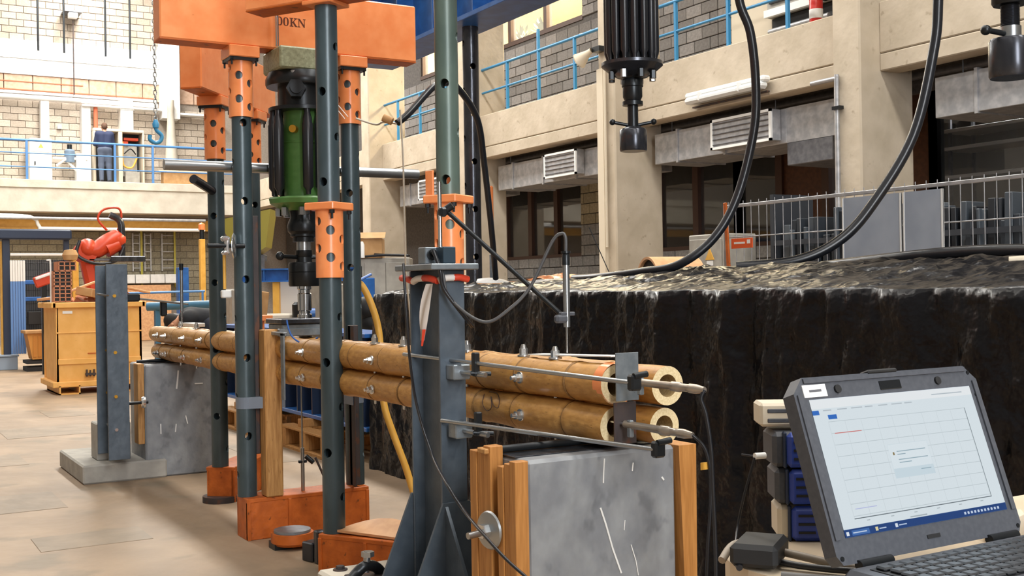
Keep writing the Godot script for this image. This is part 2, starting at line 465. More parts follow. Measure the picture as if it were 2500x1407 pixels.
func back_gallery() -> void:
	# back wall in bands: block work below, gallery slab, block work, pink band, white band, block work
	var w := struct("wall_back", mb().bx(Vector3(-9.5, 0, -36), Vector3(17.5, CEIL, -35.42)), M.mortar, "block and concrete end wall of the hall behind the gallery", "wall")
	courses(w, Vector3(3.4, 1.1, -35.42), Vector3.RIGHT, Vector3.BACK, 6.8, 2.4, [], M.cmu_olive, 4)
	courses(w, Vector3(3.4, 4.7, -35.42), Vector3.RIGHT, Vector3.BACK, 6.8, 2.4, [Rect2(4.9, 1.0, 0.5, 1.6)], M.cmu_warm, 5)
	courses(w, Vector3(3.4, 8.84, -35.42), Vector3.RIGHT, Vector3.BACK, 6.8, 1.7, [], M.cmu_warm, 6)
	part("white_band", mb().bx(Vector3(-9.2, 7.84, -35.5), Vector3(10.2, 8.84, -35.3)).bx(Vector3(-9.2, 8.3, -35.5), Vector3(10.2, 8.36, -35.27)), M.white_paint, w, "smooth white band of the end wall")
	for k in 16:
		part("band_panel", mb().bx(Vector3(-2.2 + 0.78 * k, 7.3, -35.5), Vector3(-1.44 + 0.78 * k, 7.84, -35.34 ), 0.01), M.pink_band, w)
	part("stripe", mb().bx(Vector3(-9.2, 7.38, -35.4), Vector3(8.3, 7.41, -35.325)).bx(Vector3(-9.2, 7.62, -35.4), Vector3(6.2, 7.645, -35.325)), M.red_stripe, w, "thin red stripe on the pink band")
	struct("gallery_slab", mb().bx(Vector3(-9.2, 3.77, -35.5), Vector3(10.43, 4.67, -34.0), 0.01).bx(Vector3(-9.2, 4.44, -34.1), Vector3(10.43, 4.67, -33.96), 0.01), M.concrete_pale, "pale concrete edge of the end gallery", "gallery")
	# railing of the end gallery
	var rl := thing("railing", "blue tube railing along the end gallery in front of the man", "railing", Vector3(0, 4.67, -34.1))
	part("handrail", mb().cyl(Vector3(-2, 1.11, 0), Vector3(10.3, 1.11, 0), 0.035, -1, 10), M.blue_rail_back, rl)
	for y in [0.75, 0.36]: part("rail", mb().cyl(Vector3(-2, y, 0), Vector3(10.3, y, 0), 0.018, -1, 8), M.blue_rail_back, rl)
	for x in [-1.6, 1.5, 4.45, 6.83, 7.91, 9.9]: part("post", mb().bx(Vector3(x - 0.03, -0.05, -0.03), Vector3(x + 0.03, 1.1, 0.03)), M.blue_rail_back, rl)
	# hanging dark rods in front of the white band
	var i := 0
	for x in [4.87, 5.57, 6.72, 7.42]:
		single("hanging_rod", mb().cyl(Vector3(x, 8.42, -34.6), Vector3(x, CEIL, -34.6), 0.03, -1, 8), M.black_steel, ["thin dark rod hanging from the roof, leftmost of the four before the end wall", "thin dark rod hanging from the roof, second from the left before the end wall", "thin dark rod hanging from the roof, third from the left before the end wall", "thin dark rod hanging from the roof, nearest the chain of the four"][i], "rod", "dark rods hanging before the end wall")
		i += 1
	var fl := thing("wall_lamp", "small white flood lamp on a thin pipe high on the end wall", "lamp", Vector3(5.87, 9.6, -34.9))
	part("housing", mb().box(Vector3(0, 0, 0), Vector3(0.26, 0.16, 0.2), 0.02), M.white, fl)
	part("bracket", mb().box(Vector3(0, 0.12, -0.2), Vector3(0.5, 0.05, 0.6)), M.galv_dark, fl)
	part("pipe", mb().cyl(Vector3(0.02, -0.1, -0.1), Vector3(0.02, -2.3, -0.1), 0.018, -1, 8), M.rust_steel, fl)
	# white service pipes and ducts
	single("service_pipe", mb().cyl(Vector3(-9, 7.28, -35.1), Vector3(8.3, 7.28, -35.1), 0.04, -1, 10), M.white, "slim white pipe, upper of the two above the end gallery", "pipe")
	single("service_pipe", mb().cyl(Vector3(-9, 7.15, -35.1), Vector3(8.3, 7.15, -35.1), 0.07, -1, 10), M.white, "thick white pipe, lower of the two above the end gallery", "pipe")
	single("cable_tray", mb().bx(Vector3(6.1, 6.98, -35.3), Vector3(8.4, 7.04, -34.95), 0.01).bx(Vector3(8.6, 6.9, -35.3), Vector3(10.2, 6.96, -34.95)), M.white, "white cable tray over the cabinets on the end gallery", "tray")
	single("wall_duct", mb().bx(Vector3(4.98, 5.9, -35.4), Vector3(5.21, 7.1, -35.1), 0.01), M.white_paint, "white vertical duct above the white switch box with the warning triangle", "duct")
	single("wall_duct", mb().bx(Vector3(6.1, 4.7, -35.4), Vector3(6.35, 7.0, -35.05), 0.01), M.white_paint, "tall white duct left of the open cabinets on the end gallery", "duct")
	single("wall_duct", mb().bx(Vector3(7.2, 6.3, -35.4), Vector3(7.57, 7.3, -35.0), 0.01).bx(Vector3(7.18, 6.95, -35.4), Vector3(7.59, 7.0, -34.98)), M.white_paint, "white square duct entering the top of the open cabinets", "duct")
	single("wall_duct", mb().bx(Vector3(8.42, 6.75, -35.4), Vector3(8.95, CEIL, -34.9), 0.01), M.white_paint, "broad bright white duct rising behind the chain to the roof", "duct")
	single("drain_pipe", mb().cyl(Vector3(6.5, 6.3, -35.1), Vector3(6.5, 7.0, -35.1), 0.06, -1, 12), M.red_stripe, "short red-brown pipe above the man's head", "pipe")
	# switch box, transformer and cabinets
	var sb := thing("switch_box", "white switch box with a yellow warning triangle on the end gallery", "switch box", Vector3(4.93, 4.67, -34.95))
	part("cabinet_body", mb().bx(Vector3(-0.3, 0, -0.25), Vector3(0.3, 1.28, 0.1), 0.015), M.white_paint, sb)
	part("door", mb().bx(Vector3(-0.27, 0.88, 0.1), Vector3(0.27, 1.24, 0.115), 0.004), M.white, sb)
	part("door", mb().bx(Vector3(-0.27, 0.06, 0.1), Vector3(0.27, 0.84, 0.115), 0.004), M.white, sb)
	part("warning_triangle", mb().prism([Vector2(-0.07, 1.0), Vector2(0.07, 1.0), Vector2(0, 1.13)], 0.006, Transform3D(Basis(), Vector3(0, 0, 0.114))), M.yellow, sb, "yellow warning triangle")
	part("handle", mb().bx(Vector3(-0.18, 0.5, 0.115), Vector3(-0.15, 0.6, 0.14)), M.black_steel, sb)
	var tr := thing("pipe_trestle", "white folded trestle of pipes beside the switch box on the end gallery", "trestle", Vector3(5.45, 4.67, -34.85))
	part("top_pipe", mb().cyl(Vector3(-0.2, 0.72, 0), Vector3(0.75, 0.72, 0), 0.045, -1, 10), M.white, tr)
	part("leg", mb().cyl(Vector3(-0.1, 0.5, 0), Vector3(0.15, 0.7, 0), 0.035, -1, 8), M.white, tr)
	part("leg", mb().cyl(Vector3(0.15, 0.7, 0), Vector3(0.75, 0.04, 0), 0.04, -1, 8), M.white, tr)
	var mo := thing("pump", "grey electric pump with a dark cap on a white plinth on the end gallery", "pump", Vector3(5.9, 4.67, -34.9))
	part("motor", mb().lathe([Vector2(0, 0.6), Vector2(0.14, 0.62), Vector2(0.15, 0.95), Vector2(0.1, 1.0), Vector2(0, 1.0)], Vector3(-0.18, 0, 0)), flat(hexc("6f8296"), 0.4), mo)
	part("cap", mb().cyl(Vector3(-0.18, 1.0, 0), Vector3(-0.18, 1.14, 0), 0.07), M.black_steel, mo)
	part("plinth", mb().bx(Vector3(-0.02, 0, -0.2), Vector3(0.25, 0.88, 0.15), 0.01), M.white_paint, mo)
	var cb := thing("control_cabinet", "beige double control cabinet standing open with red and yellow wiring", "cabinet", Vector3(7.1, 4.67, -35.0))
	part("frame", mb().bx(Vector3(-0.73, 1.58, -0.35), Vector3(0.73, 1.66, 0.2), 0.01).bx(Vector3(-0.73, 0, -0.35), Vector3(-0.66, 1.58, 0.2), 0.01).bx(Vector3(0.68, 0, -0.35), Vector3(0.73, 1.58, 0.2), 0.01).bx(Vector3(-0.02, 0, -0.35), Vector3(0.1, 1.58, 0.2), 0.01).bx(Vector3(-0.73, 0, -0.35), Vector3(0.73, 0.06, 0.2)), M.beige_paint, cb)
	part("back_panel", mb().bx(Vector3(-0.7, 0.05, -0.36), Vector3(0.7, 1.6, -0.33)), M.black_matt, cb)
	part("mounting_plate", mb().bx(Vector3(0.16, 0.28, -0.3), Vector3(0.58, 1.2, -0.1), 0.01), M.grey_paint, cb)
	part("fuse_row", mb().bx(Vector3(0.18, 1.36, -0.25), Vector3(0.6, 1.44, 0.0)).bx(Vector3(0.14, 1.25, -0.25), Vector3(0.3, 1.33, 0.0)), M.robot, cb)
	part("wire_loop", mb().tube([Vector3(0.14, 1.3, 0.02), Vector3(0.12, 0.95, 0.05), Vector3(0.16, 0.6, 0.04), Vector3(0.4, 0.55, 0.03), Vector3(0.55, 0.85, 0.02)], 0.03, 6), M.yellow, cb)
	part("wire_loop", mb().tube([Vector3(0.18, 0.95, 0.0), Vector3(0.36, 1.1, 0.04), Vector3(0.52, 0.95, 0.0)], 0.02, 6), M.black_matt, cb)
	part("lower_box", mb().bx(Vector3(0.2, 0.06, -0.3), Vector3(0.62, 0.42, 0.05), 0.01), M.grey_paint, cb)
	var so := single("wall_socket", mb().box(Vector3(5.52, 6.37, -35.33), Vector3(0.12, 0.12, 0.08), 0.01), M.white, "small white square box alone on the block wall of the end gallery", "socket")
	so.set_meta("kind", "thing")
	# tall cone
	single("tapered_pillar", mb().lathe([Vector2(0, 0), Vector2(0.22, 0), Vector2(0.2, 0.6), Vector2(0.09, 2.3), Vector2(0.1, 2.32), Vector2(0.1, 2.62), Vector2(0, 2.62)], Vector3(8.62, 4.67, -34.75)), M.concrete_pale, "tall slender beige tapered pillar standing on the end gallery right of the chain", "pillar")
	var bx_ := thing("crate", "tan wooden crate with a pale lid on the edge of the end gallery", "crate", Vector3(8.95, 4.67, -34.35))
	part("crate_body", mb().bx(Vector3(-0.7, 0, -0.22), Vector3(0.75, 0.38, 0.14), 0.01), M.card, bx_)
	part("lid", mb().bx(Vector3(-0.85, 0.38, -0.26), Vector3(0.8, 0.42, 0.18), 0.006), M.beige_paint, bx_)
	# below the gallery: crane beam, pipes
	single("crane_beam", mb().bx(Vector3(-9, 3.3, -34.7), Vector3(10.2, 3.62, -34.6)).bx(Vector3(-9, 3.3, -34.8), Vector3(10.2, 3.34, -34.5)), M.yellow, "yellow steel beam under the end gallery", "beam")
	single("gutter_pipe", mb().cyl(Vector3(-9, 3.58, -33.95), Vector3(9.4, 3.58, -33.95), 0.045, -1, 10), M.galv, "straight grey pipe along the foot of the end gallery", "pipe")
	single("gutter_pipe", mb().tube([Vector3(3.0, 3.66, -34.0), Vector3(4.5, 3.62, -34.0), Vector3(4.75, 3.34, -34.05), Vector3(5.2, 3.3, -34.05), Vector3(9.4, 3.3, -34.05)], 0.05, 10, 3), M.white, "white pipe with a bend under the end gallery", "pipe")
	# the man at the cabinet
	person_standing(Vector3(6.6, 4.67, -34.36))
	# chain hoist with hook
	var ch := thing("chain_hook", "blue crane hook on a steel chain hanging before the end wall", "hook", Vector3(4.7, 4.16, -20.0))
	var cm := mb()
	var y := 0.28
	var k := 0
	while y < CEIL - 4.2:
		var pts: Array = []
		for q in 9:
			var a := TAU * q / 8.0
			var p := Vector3(0.028 * sin(a), 0.052 * cos(a), 0)
			if k % 2 == 1: p = Vector3(0, p.y, p.x)
			pts.append(p + Vector3(0, y, 0))
		cm.tube(pts, 0.011, 5, 1, false)
		y += 0.078
		k += 1
	part("chain", cm, M.steel, ch)
	part("hook_block", mb().lathe([Vector2(0, 0.12), Vector2(0.05, 0.13), Vector2(0.06, 0.2), Vector2(0.03, 0.27), Vector2(0, 0.28)]), M.blue_rail, ch)
	part("hook", mb().tube([Vector3(0, 0.13, 0), Vector3(0.02, 0.08, 0), Vector3(0.1, 0.0, 0), Vector3(0.07, -0.1, 0), Vector3(-0.02, -0.13, 0), Vector3(-0.1, -0.08, 0), Vector3(-0.1, 0.0, 0)], 0.035, 8), M.blue_rail, ch)

func right_building() -> void:
	# concrete columns every 4.8 m
	var cn := 0
	var clab := ["concrete column nearest the wire fence with a grey conduit", "concrete column behind the black actuator", "concrete column mostly hidden by the dark steel pole", "farthest concrete column beside the blue actuator frame", "concrete column outside the right edge"]
	for z in [-9.1, -13.9, -18.7, -23.2, -4.3]:
		struct("concrete_column", mb().bx(Vector3(10.1, 0, z - 0.42), Vector3(11.0, CEIL, z), 0.02), M.concrete, clab[cn], "column")
		cn += 1
	# spandrel beams
	var spans := [[-9.52, -13.9], [-14.32, -18.7], [-19.12, -23.2], [-23.62, -34.0], [-4.72, -9.1]]
	var slab := ["concrete gallery beam between the fence column and the actuator column", "concrete gallery beam left of the actuator column", "concrete gallery beam behind the pale steel pole", "concrete gallery beam at the far end", "concrete gallery beam in the upper right corner"]
	for i in spans.size():
		var a: float = spans[i][0]
		var b: float = spans[i][1]
		var s := struct("concrete_beam", mb().bx(Vector3(10.43, 4.07, b), Vector3(10.75, 4.67, a), 0.012).bx(Vector3(10.43, 3.86, b), Vector3(10.75, 4.06, a), 0.012).bx(Vector3(10.46, 4.05, b), Vector3(10.75, 4.08, a)), M.concrete, slab[i], "beam")
		s.set_meta("category", "beam")
	struct("gallery_slab", mb().bx(Vector3(10.75, 4.4, -35.4), Vector3(12.3, 4.67, 9)), M.concrete, "concrete slab of the side gallery", "gallery")
	struct("floor_upper", mb().bx(Vector3(12.3, 4.3, -35.4), Vector3(17.2, 4.6, 9)), M.concrete, "floor of the rooms behind the side gallery", "floor")
	# gallery wall with windows high up
	var sill := 6.57
	for q in [[-14.0, -35.0, "block wall of the side gallery under the lit windows"], [9.0, -14.0, "block wall of the side gallery behind the cabinets"]]:
		var w := struct("wall_gallery", mb().bx(Vector3(12.3, 4.6, q[1]), Vector3(12.5, sill, q[0])), M.mortar_dark, q[2], "wall")
		var zs: float = minf(q[0], -8.6)
		var zl: float = maxf(q[1], -26.0)
		courses(w, Vector3(12.3, 4.67, zs), Vector3(0, 0, -1), Vector3.LEFT, zs - zl, 1.9, [], M.cmu_grey, 17 + int(zs))
	# solid pieces of wall beside and above the windows
	var pr := struct("wall_gallery", mb().bx(Vector3(12.3, sill, -17.9), Vector3(12.5, 8.6, -16.3)).bx(Vector3(12.3, sill, -13.6), Vector3(12.5, 8.6, 9)).bx(Vector3(12.3, 8.6, -35), Vector3(12.5, CEIL, 9)).bx(Vector3(12.3, sill, -35), Vector3(12.5, 8.6, -25)), M.mortar_dark, "grey wall above and between the gallery windows", "wall")
	courses(pr, Vector3(12.3, sill + 0.02, -16.3), Vector3(0, 0, -1), Vector3.LEFT, 1.6, 1.2, [], M.cmu_grey, 3)
	var n := 1
	for q in [[-17.9, -25.0, 5], [-13.6, -16.3, 2]]:
		var wn := struct("window_%d" % n, mb().bx(Vector3(12.28, sill - 0.02, q[1]), Vector3(12.52, sill + 0.07, q[0])).bx(Vector3(12.3, 8.5, q[1]), Vector3(12.5, 8.6, q[0])), M.brown_frame, "lit gallery window with dark brown posts" if n == 1 else "lit gallery window beside the tan column", "window")
		for k in q[2] + 1:
			var z: float = lerpf(q[0], q[1], float(k) / q[2])
			part("window_frame", mb().bx(Vector3(12.33, sill, z - 0.06), Vector3(12.47, 8.6, z + 0.06)), M.brown_frame, wn)
			if k < q[2]:
				var z2: float = lerpf(q[0], q[1], float(k + 1) / q[2])
				part("pane", mb().bx(Vector3(12.395, sill, z2), Vector3(12.405, 8.55, z)), M.glass, wn)
		n += 1
	# rooms behind: cream walls, ceiling and tube lights
	struct("wall_room", mb().bx(Vector3(16.9, 4.6, -35), Vector3(17.0, 8.9, -8)).bx(Vector3(12.5, 4.6, -26.0), Vector3(17, 8.9, -25.9)).bx(Vector3(12.5, 4.6, -12.5), Vector3(17, 8.9, -12.4)), flat(hexc("e2d3a0"), 0.8), "cream walls of the lit room behind the gallery", "wall")
	struct("ceiling_room", mb().bx(Vector3(12.5, 8.7, -26), Vector3(17, 8.9, -12.4)).bx(Vector3(12.5, 8.35, -22.2), Vector3(17, 8.7, -21.9)).bx(Vector3(12.5, 8.35, -19.2), Vector3(17, 8.7, -18.9)), flat(hexc("d9c88f"), 0.8), "cream ceiling with beams of the lit room", "ceiling")
	var ln := ["white tube light in the lit room, first from the tan column", "white tube light in the lit room above the plants", "white tube light in the lit room at its far end", "white tube light at the near end of the lit room"]
	var li := 0
	for z in [-18.6, -20.9, -23.4, -15.0]:
		var t := thing("tube_light", ln[li], "light", Vector3(13.9, 8.25, z), 0, "tube lights in the lit room")
		li += 1
		part("housing", mb().bx(Vector3(-0.8, 0.04, -0.12), Vector3(0.8, 0.1, 0.12), 0.01), M.white, t)
		part("tube", mb().bx(Vector3(-0.78, -0.04, -0.1), Vector3(0.78, 0.04, 0.1), 0.03), M.tube_glow, t)
		var l := AreaLight3D.new()
		l.name = "area_light"; l.area_size = Vector2(1.56, 0.2); l.light_energy = 90.0; l.light_color = Color(1, 0.93, 0.78); l.shadow_enabled = true
		l.area_range = 30.0; l.area_attenuation = 2.0
		t.add_child(l); l.position = Vector3(0, -0.06, 0); l.rotation.x = -PI / 2
	# plants on the window sill
	var rng := RandomNumberGenerator.new(); rng.seed = 9
	for q in [[-20.9, "bushy dark pot plant behind the gallery window, left one"], [-20.1, "bushy dark pot plant behind the gallery window, right one"]]:
		var pl := thing("pot_plant", q[1], "plant", Vector3(12.75, sill + 0.06, q[0]))
		part("pot", mb().lathe([Vector2(0, -0.1), Vector2(0.12, -0.1), Vector2(0.15, 0.08), Vector2(0, 0.08)]), M.brick, pl)
		var lf := mb()
		for k in 60:
			var d := Vector3(rng.randf_range(-1, 1), rng.randf_range(0.1, 1.2), rng.randf_range(-1, 1)).normalized()
			var c := d * rng.randf_range(0.1, 0.32) + Vector3(0, 0.1, 0)
			var sx := d.cross(Vector3.UP).normalized() * 0.04
			lf.quad(c - sx, c - d * 0.09, c + sx, c + d * 0.1, (d + Vector3.UP).normalized())
		var fo := part("foliage", lf, flat(hexc("4b4a35"), 0.6), pl)
		fo.set_meta("kind", "stuff")
	struct("room_shelf", mb().bx(Vector3(12.5, sill - 0.06, -22), Vector3(13.0, sill - 0.04, -19.3)), M.white, "white sill board inside the lit room", "sill")
	# railings of the side gallery, bay by bay
	var rlab := ["blue tube railing on the gallery right of the actuator column", "blue tube railing on the gallery left of the actuator column", "blue tube railing on the gallery behind the pale steel pole"]
	var bays := [[-9.5, -13.9, [-10.64, -11.77, -12.9]], [-14.3, -18.85, [-15.55, -16.68, -17.76]], [-19.1, -23.2, [-20.2, -21.4, -22.5]]]
	for i in 3:
		var b: Array = bays[i]
		var r := thing("railing", rlab[i], "railing", Vector3(10.5, 4.67, 0))
		part("handrail", mb().cyl(Vector3(0, 0.88, b[0]), Vector3(0, 0.88, b[1]), 0.027, -1, 10), M.blue_rail, r)
		part("rail", mb().cyl(Vector3(0, 0.44, b[0]), Vector3(0, 0.44, b[1]), 0.022, -1, 8), M.blue_rail, r)
		for k in 3:
			var tall := 1.25 if k == 1 and i == 1 else 0.88
			part("post", mb().bx(Vector3(-0.022, -0.1, b[2][k] - 0.022), Vector3(0.022, tall, b[2][k] + 0.022)), M.blue_rail, r)
	# things on the side gallery
	var ac := thing("gallery_cabinet", "cream tall cabinet on the side gallery right of the actuator", "cabinet", Vector3(11.4, 4.67, -12.05))
	part("cabinet_body", mb().bx(Vector3(-0.2, 0.12, -0.45), Vector3(0.4, 2.4, 0.4), 0.01), M.beige_paint, ac)
	part("foot", mb().bx(Vector3(-0.15, 0, -0.4), Vector3(0.35, 0.12, 0.35)), M.black_steel, ac)
	var ah := thing("air_unit", "grey air handling unit with white frame on the side gallery", "air unit", Vector3(11.3, 4.67, -10.9))
	part("unit_body", mb().bx(Vector3(-0.2, 0.42, -0.75), Vector3(0.6, 2.0, 0.5), 0.01), M.grey_paint, ah)
	part("unit_front", mb().bx(Vector3(-0.23, 0.6, -0.68), Vector3(-0.2, 1.9, 0.32)), M.black_steel, ah)
	part("frame", mb().bx(Vector3(-0.26, 0.42, -0.75), Vector3(-0.2, 0.52, 0.42)).bx(Vector3(-0.26, 0.42, 0.34), Vector3(-0.2, 2.0, 0.42)), M.white, ah)
	part("base_frame", mb().bx(Vector3(-0.15, 0, -0.7), Vector3(0.5, 0.4, 0.45)), M.black_matt, ah)
	part("pipe", mb().cyl(Vector3(-0.2, 0.22, -0.7), Vector3(-0.2, 0.22, 0.4), 0.04, -1, 10), M.galv, ah)
	var fx := thing("fire_extinguisher", "red fire extinguisher with a white label at the edge of the side gallery", "extinguisher", Vector3(10.78, 4.67, -10.42))
	part("bottle", mb().lathe([Vector2(0, 0), Vector2(0.08, 0), Vector2(0.085, 0.03), Vector2(0.085, 0.4), Vector2(0.04, 0.48), Vector2(0.03, 0.52), Vector2(0, 0.52)]), flat(hexc("c22a22"), 0.3), fx)
	part("label", mb().lathe([Vector2(0.087, 0.12), Vector2(0.087, 0.24)]), M.white, fx)
	part("valve", mb().bx(Vector3(-0.03, 0.52, -0.08), Vector3(0.03, 0.6, 0.06), 0.01), M.navy, fx)
	# horn loudspeaker and conduit on the actuator column
	var hs := thing("horn_speaker", "cream horn loudspeaker on the concrete column beside the hanging actuator", "speaker", Vector3(10.05, 5.05, -14.2))
	part("bracket", mb().bx(Vector3(-0.08, -0.04, -0.1), Vector3(0.06, 0.04, 0.1)), M.black_steel, hs)
	part("horn", mb().lathe([Vector2(0.04, 0), Vector2(0.05, 0.07), Vector2(0.12, 0.27), Vector2(0.13, 0.28), Vector2(0.11, 0.26), Vector2(0.04, 0.08), Vector2(0, 0.08)], Vector3(-0.08, 0, -0.1), Vector3(-0.25, -0.45, -0.85)), M.beige_paint, hs)
	single("conduit", mb().bx(Vector3(10.04, 0, -14.28), Vector3(10.1, 4.75, -14.12)).cyl(Vector3(10.05, 2.0, -14.08), Vector3(10.05, 4.85, -14.08), 0.022, -1, 8), M.beige_paint, "cream cable trunking up the column behind the actuator", "trunking")
	var cd := thing("conduit", "grey conduit pipe with clips up the column by the fence", "conduit", Vector3(10.06, 0, -9.42))
	part("pipe", mb().tube([Vector3(0, 1.0, 0), Vector3(0, 3.6, 0), Vector3(0, 3.78, 0), Vector3(0, 3.8, -0.1), Vector3(0, 3.8, -0.4)], 0.03, 8, 3), M.galv, cd)
	for y in [2.05, 3.45]: part("clip", mb().box(Vector3(-0.01, y, 0.02), Vector3(0.07, 0.04, 0.12)), M.black_steel, cd)
	# batten light under the beam
	var bl := thing("batten_light", "white waterproof batten light fixed to the beam, switched off", "light", Vector3(10.33, 4.02, -11.65))
	part("housing", mb().box(Vector3(0, 0.05, 0), Vector3(0.14, 0.08, 1.6), 0.025), M.white, bl)
	part("cover", mb().box(Vector3(-0.03, -0.03, 0), Vector3(0.16, 0.1, 1.55), 0.035), flat(hexc("dfe3e4"), 0.15), bl)
	for z in [-0.45, 0.35]: part("clip", mb().box(Vector3(-0.04, 0.0, z), Vector3(0.16, 0.15, 0.05), 0.02), M.white_paint, bl)
	part("bracket", mb().box(Vector3(0.06, -0.11, 0), Vector3(0.05, 0.02, 1.5)), M.rust_steel, bl)
	# ducts under the gallery
	var dl := ["galvanised air duct between the fence column and the actuator column", "galvanised air duct left of the actuator column", "galvanised air duct at the far right with flanged joints", "galvanised air duct behind the pale steel pole"]
	var dz := [[-10.9, -13.7, -12.2, -11.0], [-14.4, -18.5, -16.6, -15.6], [-4.8, -8.55, 0, 0], [-19.2, -22.9, -21.6, -20.5]]
	for i in 4:
		var q: Array = dz[i]
		var d := thing("air_duct", dl[i], "duct", Vector3(10.7, 3.25, 0))
		part("duct_body", mb().bx(Vector3(0, 0, q[1]), Vector3(0.9, 0.46, q[0]), 0.006), M.galv, d)
		for hz in [q[1] + 0.3, q[0] - 0.3]: part("hanger", mb().cyl(Vector3(0.1, 0.46, hz), Vector3(0.1, 1.16, hz), 0.008, -1, 6), M.galv_dark, d)
		var z: float = q[1] + 0.55
		while z < q[0] - 0.2:
			part("flange", mb().bx(Vector3(-0.02, -0.02, z - 0.02), Vector3(0.92, 0.48, z + 0.02)), M.galv, d)
			z += 1.05
		if q[2] != 0:
			var vt := part("vent_box", mb().bx(Vector3(-0.16, 0.04, q[2]), Vector3(0, 0.46, q[3]), 0.01), M.galv, d)
			part("vent_frame", mb().bx(Vector3(-0.185, 0.04, q[2]), Vector3(-0.155, 0.075, q[3])).bx(Vector3(-0.185, 0.425, q[2]), Vector3(-0.155, 0.46, q[3])).bx(Vector3(-0.185, 0.04, q[2]), Vector3(-0.155, 0.46, q[2] + 0.04)).bx(Vector3(-0.185, 0.04, q[3] - 0.04), Vector3(-0.155, 0.46, q[3])), M.white, vt)
			part("vent_opening", mb().bx(Vector3(-0.165, 0.07, q[2] + 0.03), Vector3(-0.16, 0.43, q[3] - 0.03)), M.galv, vt)
			for k in 5: part("slat", mb().box(Vector3(-0.172, 0.11 + 0.072 * k, (q[2] + q[3]) * 0.5), Vector3(0.02, 0.008, absf(q[3] - q[2]) - 0.08), 0, Basis(Vector3(0, 0, 1), 0.5)), M.galv_dark, vt)
		if i == 0:
			part("bend", mb().prism([Vector2(0, 0), Vector2(1.35, 0), Vector2(1.35, 0.5), Vector2(0.5, 0.5)], 0.46, Transform3D(Basis(Vector3(0, 0, 1), Vector3(1, 0, 0), Vector3(0, 1, 0)), Vector3(0, 0, -10.9))), M.galv, d)
			part("outlet_hood", mb().bx(Vector3(0.0, -0.3, -10.9), Vector3(0.8, 0.0, -10.1), 0.01), M.galv_dark, d)
	# ground floor: block parapet, posts, glass, dark rooms
	var lw := struct("wall_lower", mb().bx(Vector3(12.3, 0, -35), Vector3(12.5, 2.0, 9)), M.mortar_dark, "low grey block wall under the ground floor windows", "wall")
	courses(lw, Vector3(12.3, 1.2, -10.2), Vector3(0, 0, -1), Vector3.LEFT, 13.0, 0.8, [], M.cmu_cool, 44)
	var pw := struct("wall_lower", mb().bx(Vector3(12.3, 2.0, -18.05), Vector3(12.5, 3.9, -16.75)).bx(Vector3(12.3, 2.0, -35), Vector3(12.5, 3.9, -24)), M.mortar_dark, "block pier between the ground floor windows", "wall")
	courses(pw, Vector3(12.3, 2.0, -16.75), Vector3(0, 0, -1), Vector3.LEFT, 1.3, 0.6, [], M.cmu_cool, 45)
	courses(pw, Vector3(12.3, 2.6, -16.75), Vector3(0, 0, -1), Vector3.LEFT, 1.3, 1.2, [], M.cmu_olive, 46)
	n = 3
	var gl := ["dark ground floor window left of the block pier", "dark ground floor window right of the block pier", "dark brown ground floor doors behind the fence", "ground floor opening at the far right with reflections"]
	for q in [[-18.05, -24.0, 6], [-13.7, -16.75, 3], [-9.9, -13.7, 4], [9.0, -9.9, 9]]:
		var wn := struct("window_%d" % n, mb().bx(Vector3(12.28, 1.98, q[1]), Vector3(12.52, 2.06, q[0])), M.brown_frame, gl[n - 3], "window")
		for k in q[2] + 1:
			var z: float = lerpf(q[0], q[1], float(k) / q[2])
			part("window_frame", mb().bx(Vector3(12.33, 2.0, z - 0.07), Vector3(12.47, 3.9, z + 0.07)), M.brown_frame, wn)
			if k < q[2]:
				var z2: float = lerpf(q[0], q[1], float(k + 1) / q[2])
				if n == 5 and k % 2 == 0: part("door_panel", mb().bx(Vector3(12.38, 2.0, z2), Vector3(12.42, 3.9, z)), M.dark_brown, wn)
				else: part("pane", mb().bx(Vector3(12.395, 2.0, z2), Vector3(12.405, 3.9, z)), M.glass_dark, wn)
		n += 1
	struct("wall_lower_room", mb().bx(Vector3(15.5, 0, -35), Vector3(15.6, 4.3, 9)), flat(hexc("625d56"), 0.8), "back wall of the ground floor rooms", "wall")
	struct("wall_lower", mb().bx(Vector3(12.3, 3.9, -35), Vector3(12.5, 4.4, 9)), M.mortar_dark, "grey strip above the ground floor windows", "wall")  # grey picked darker than the concrete to paint in the shade under the gallery
	# pipes high in the gap under the gallery
	single("ceiling_pipe", mb().cyl(Vector3(11.9, 4.05, -3), Vector3(11.9, 4.05, -24), 0.06, -1, 10), M.galv_dark, "grey pipe in the dark gap under the side gallery", "pipe")
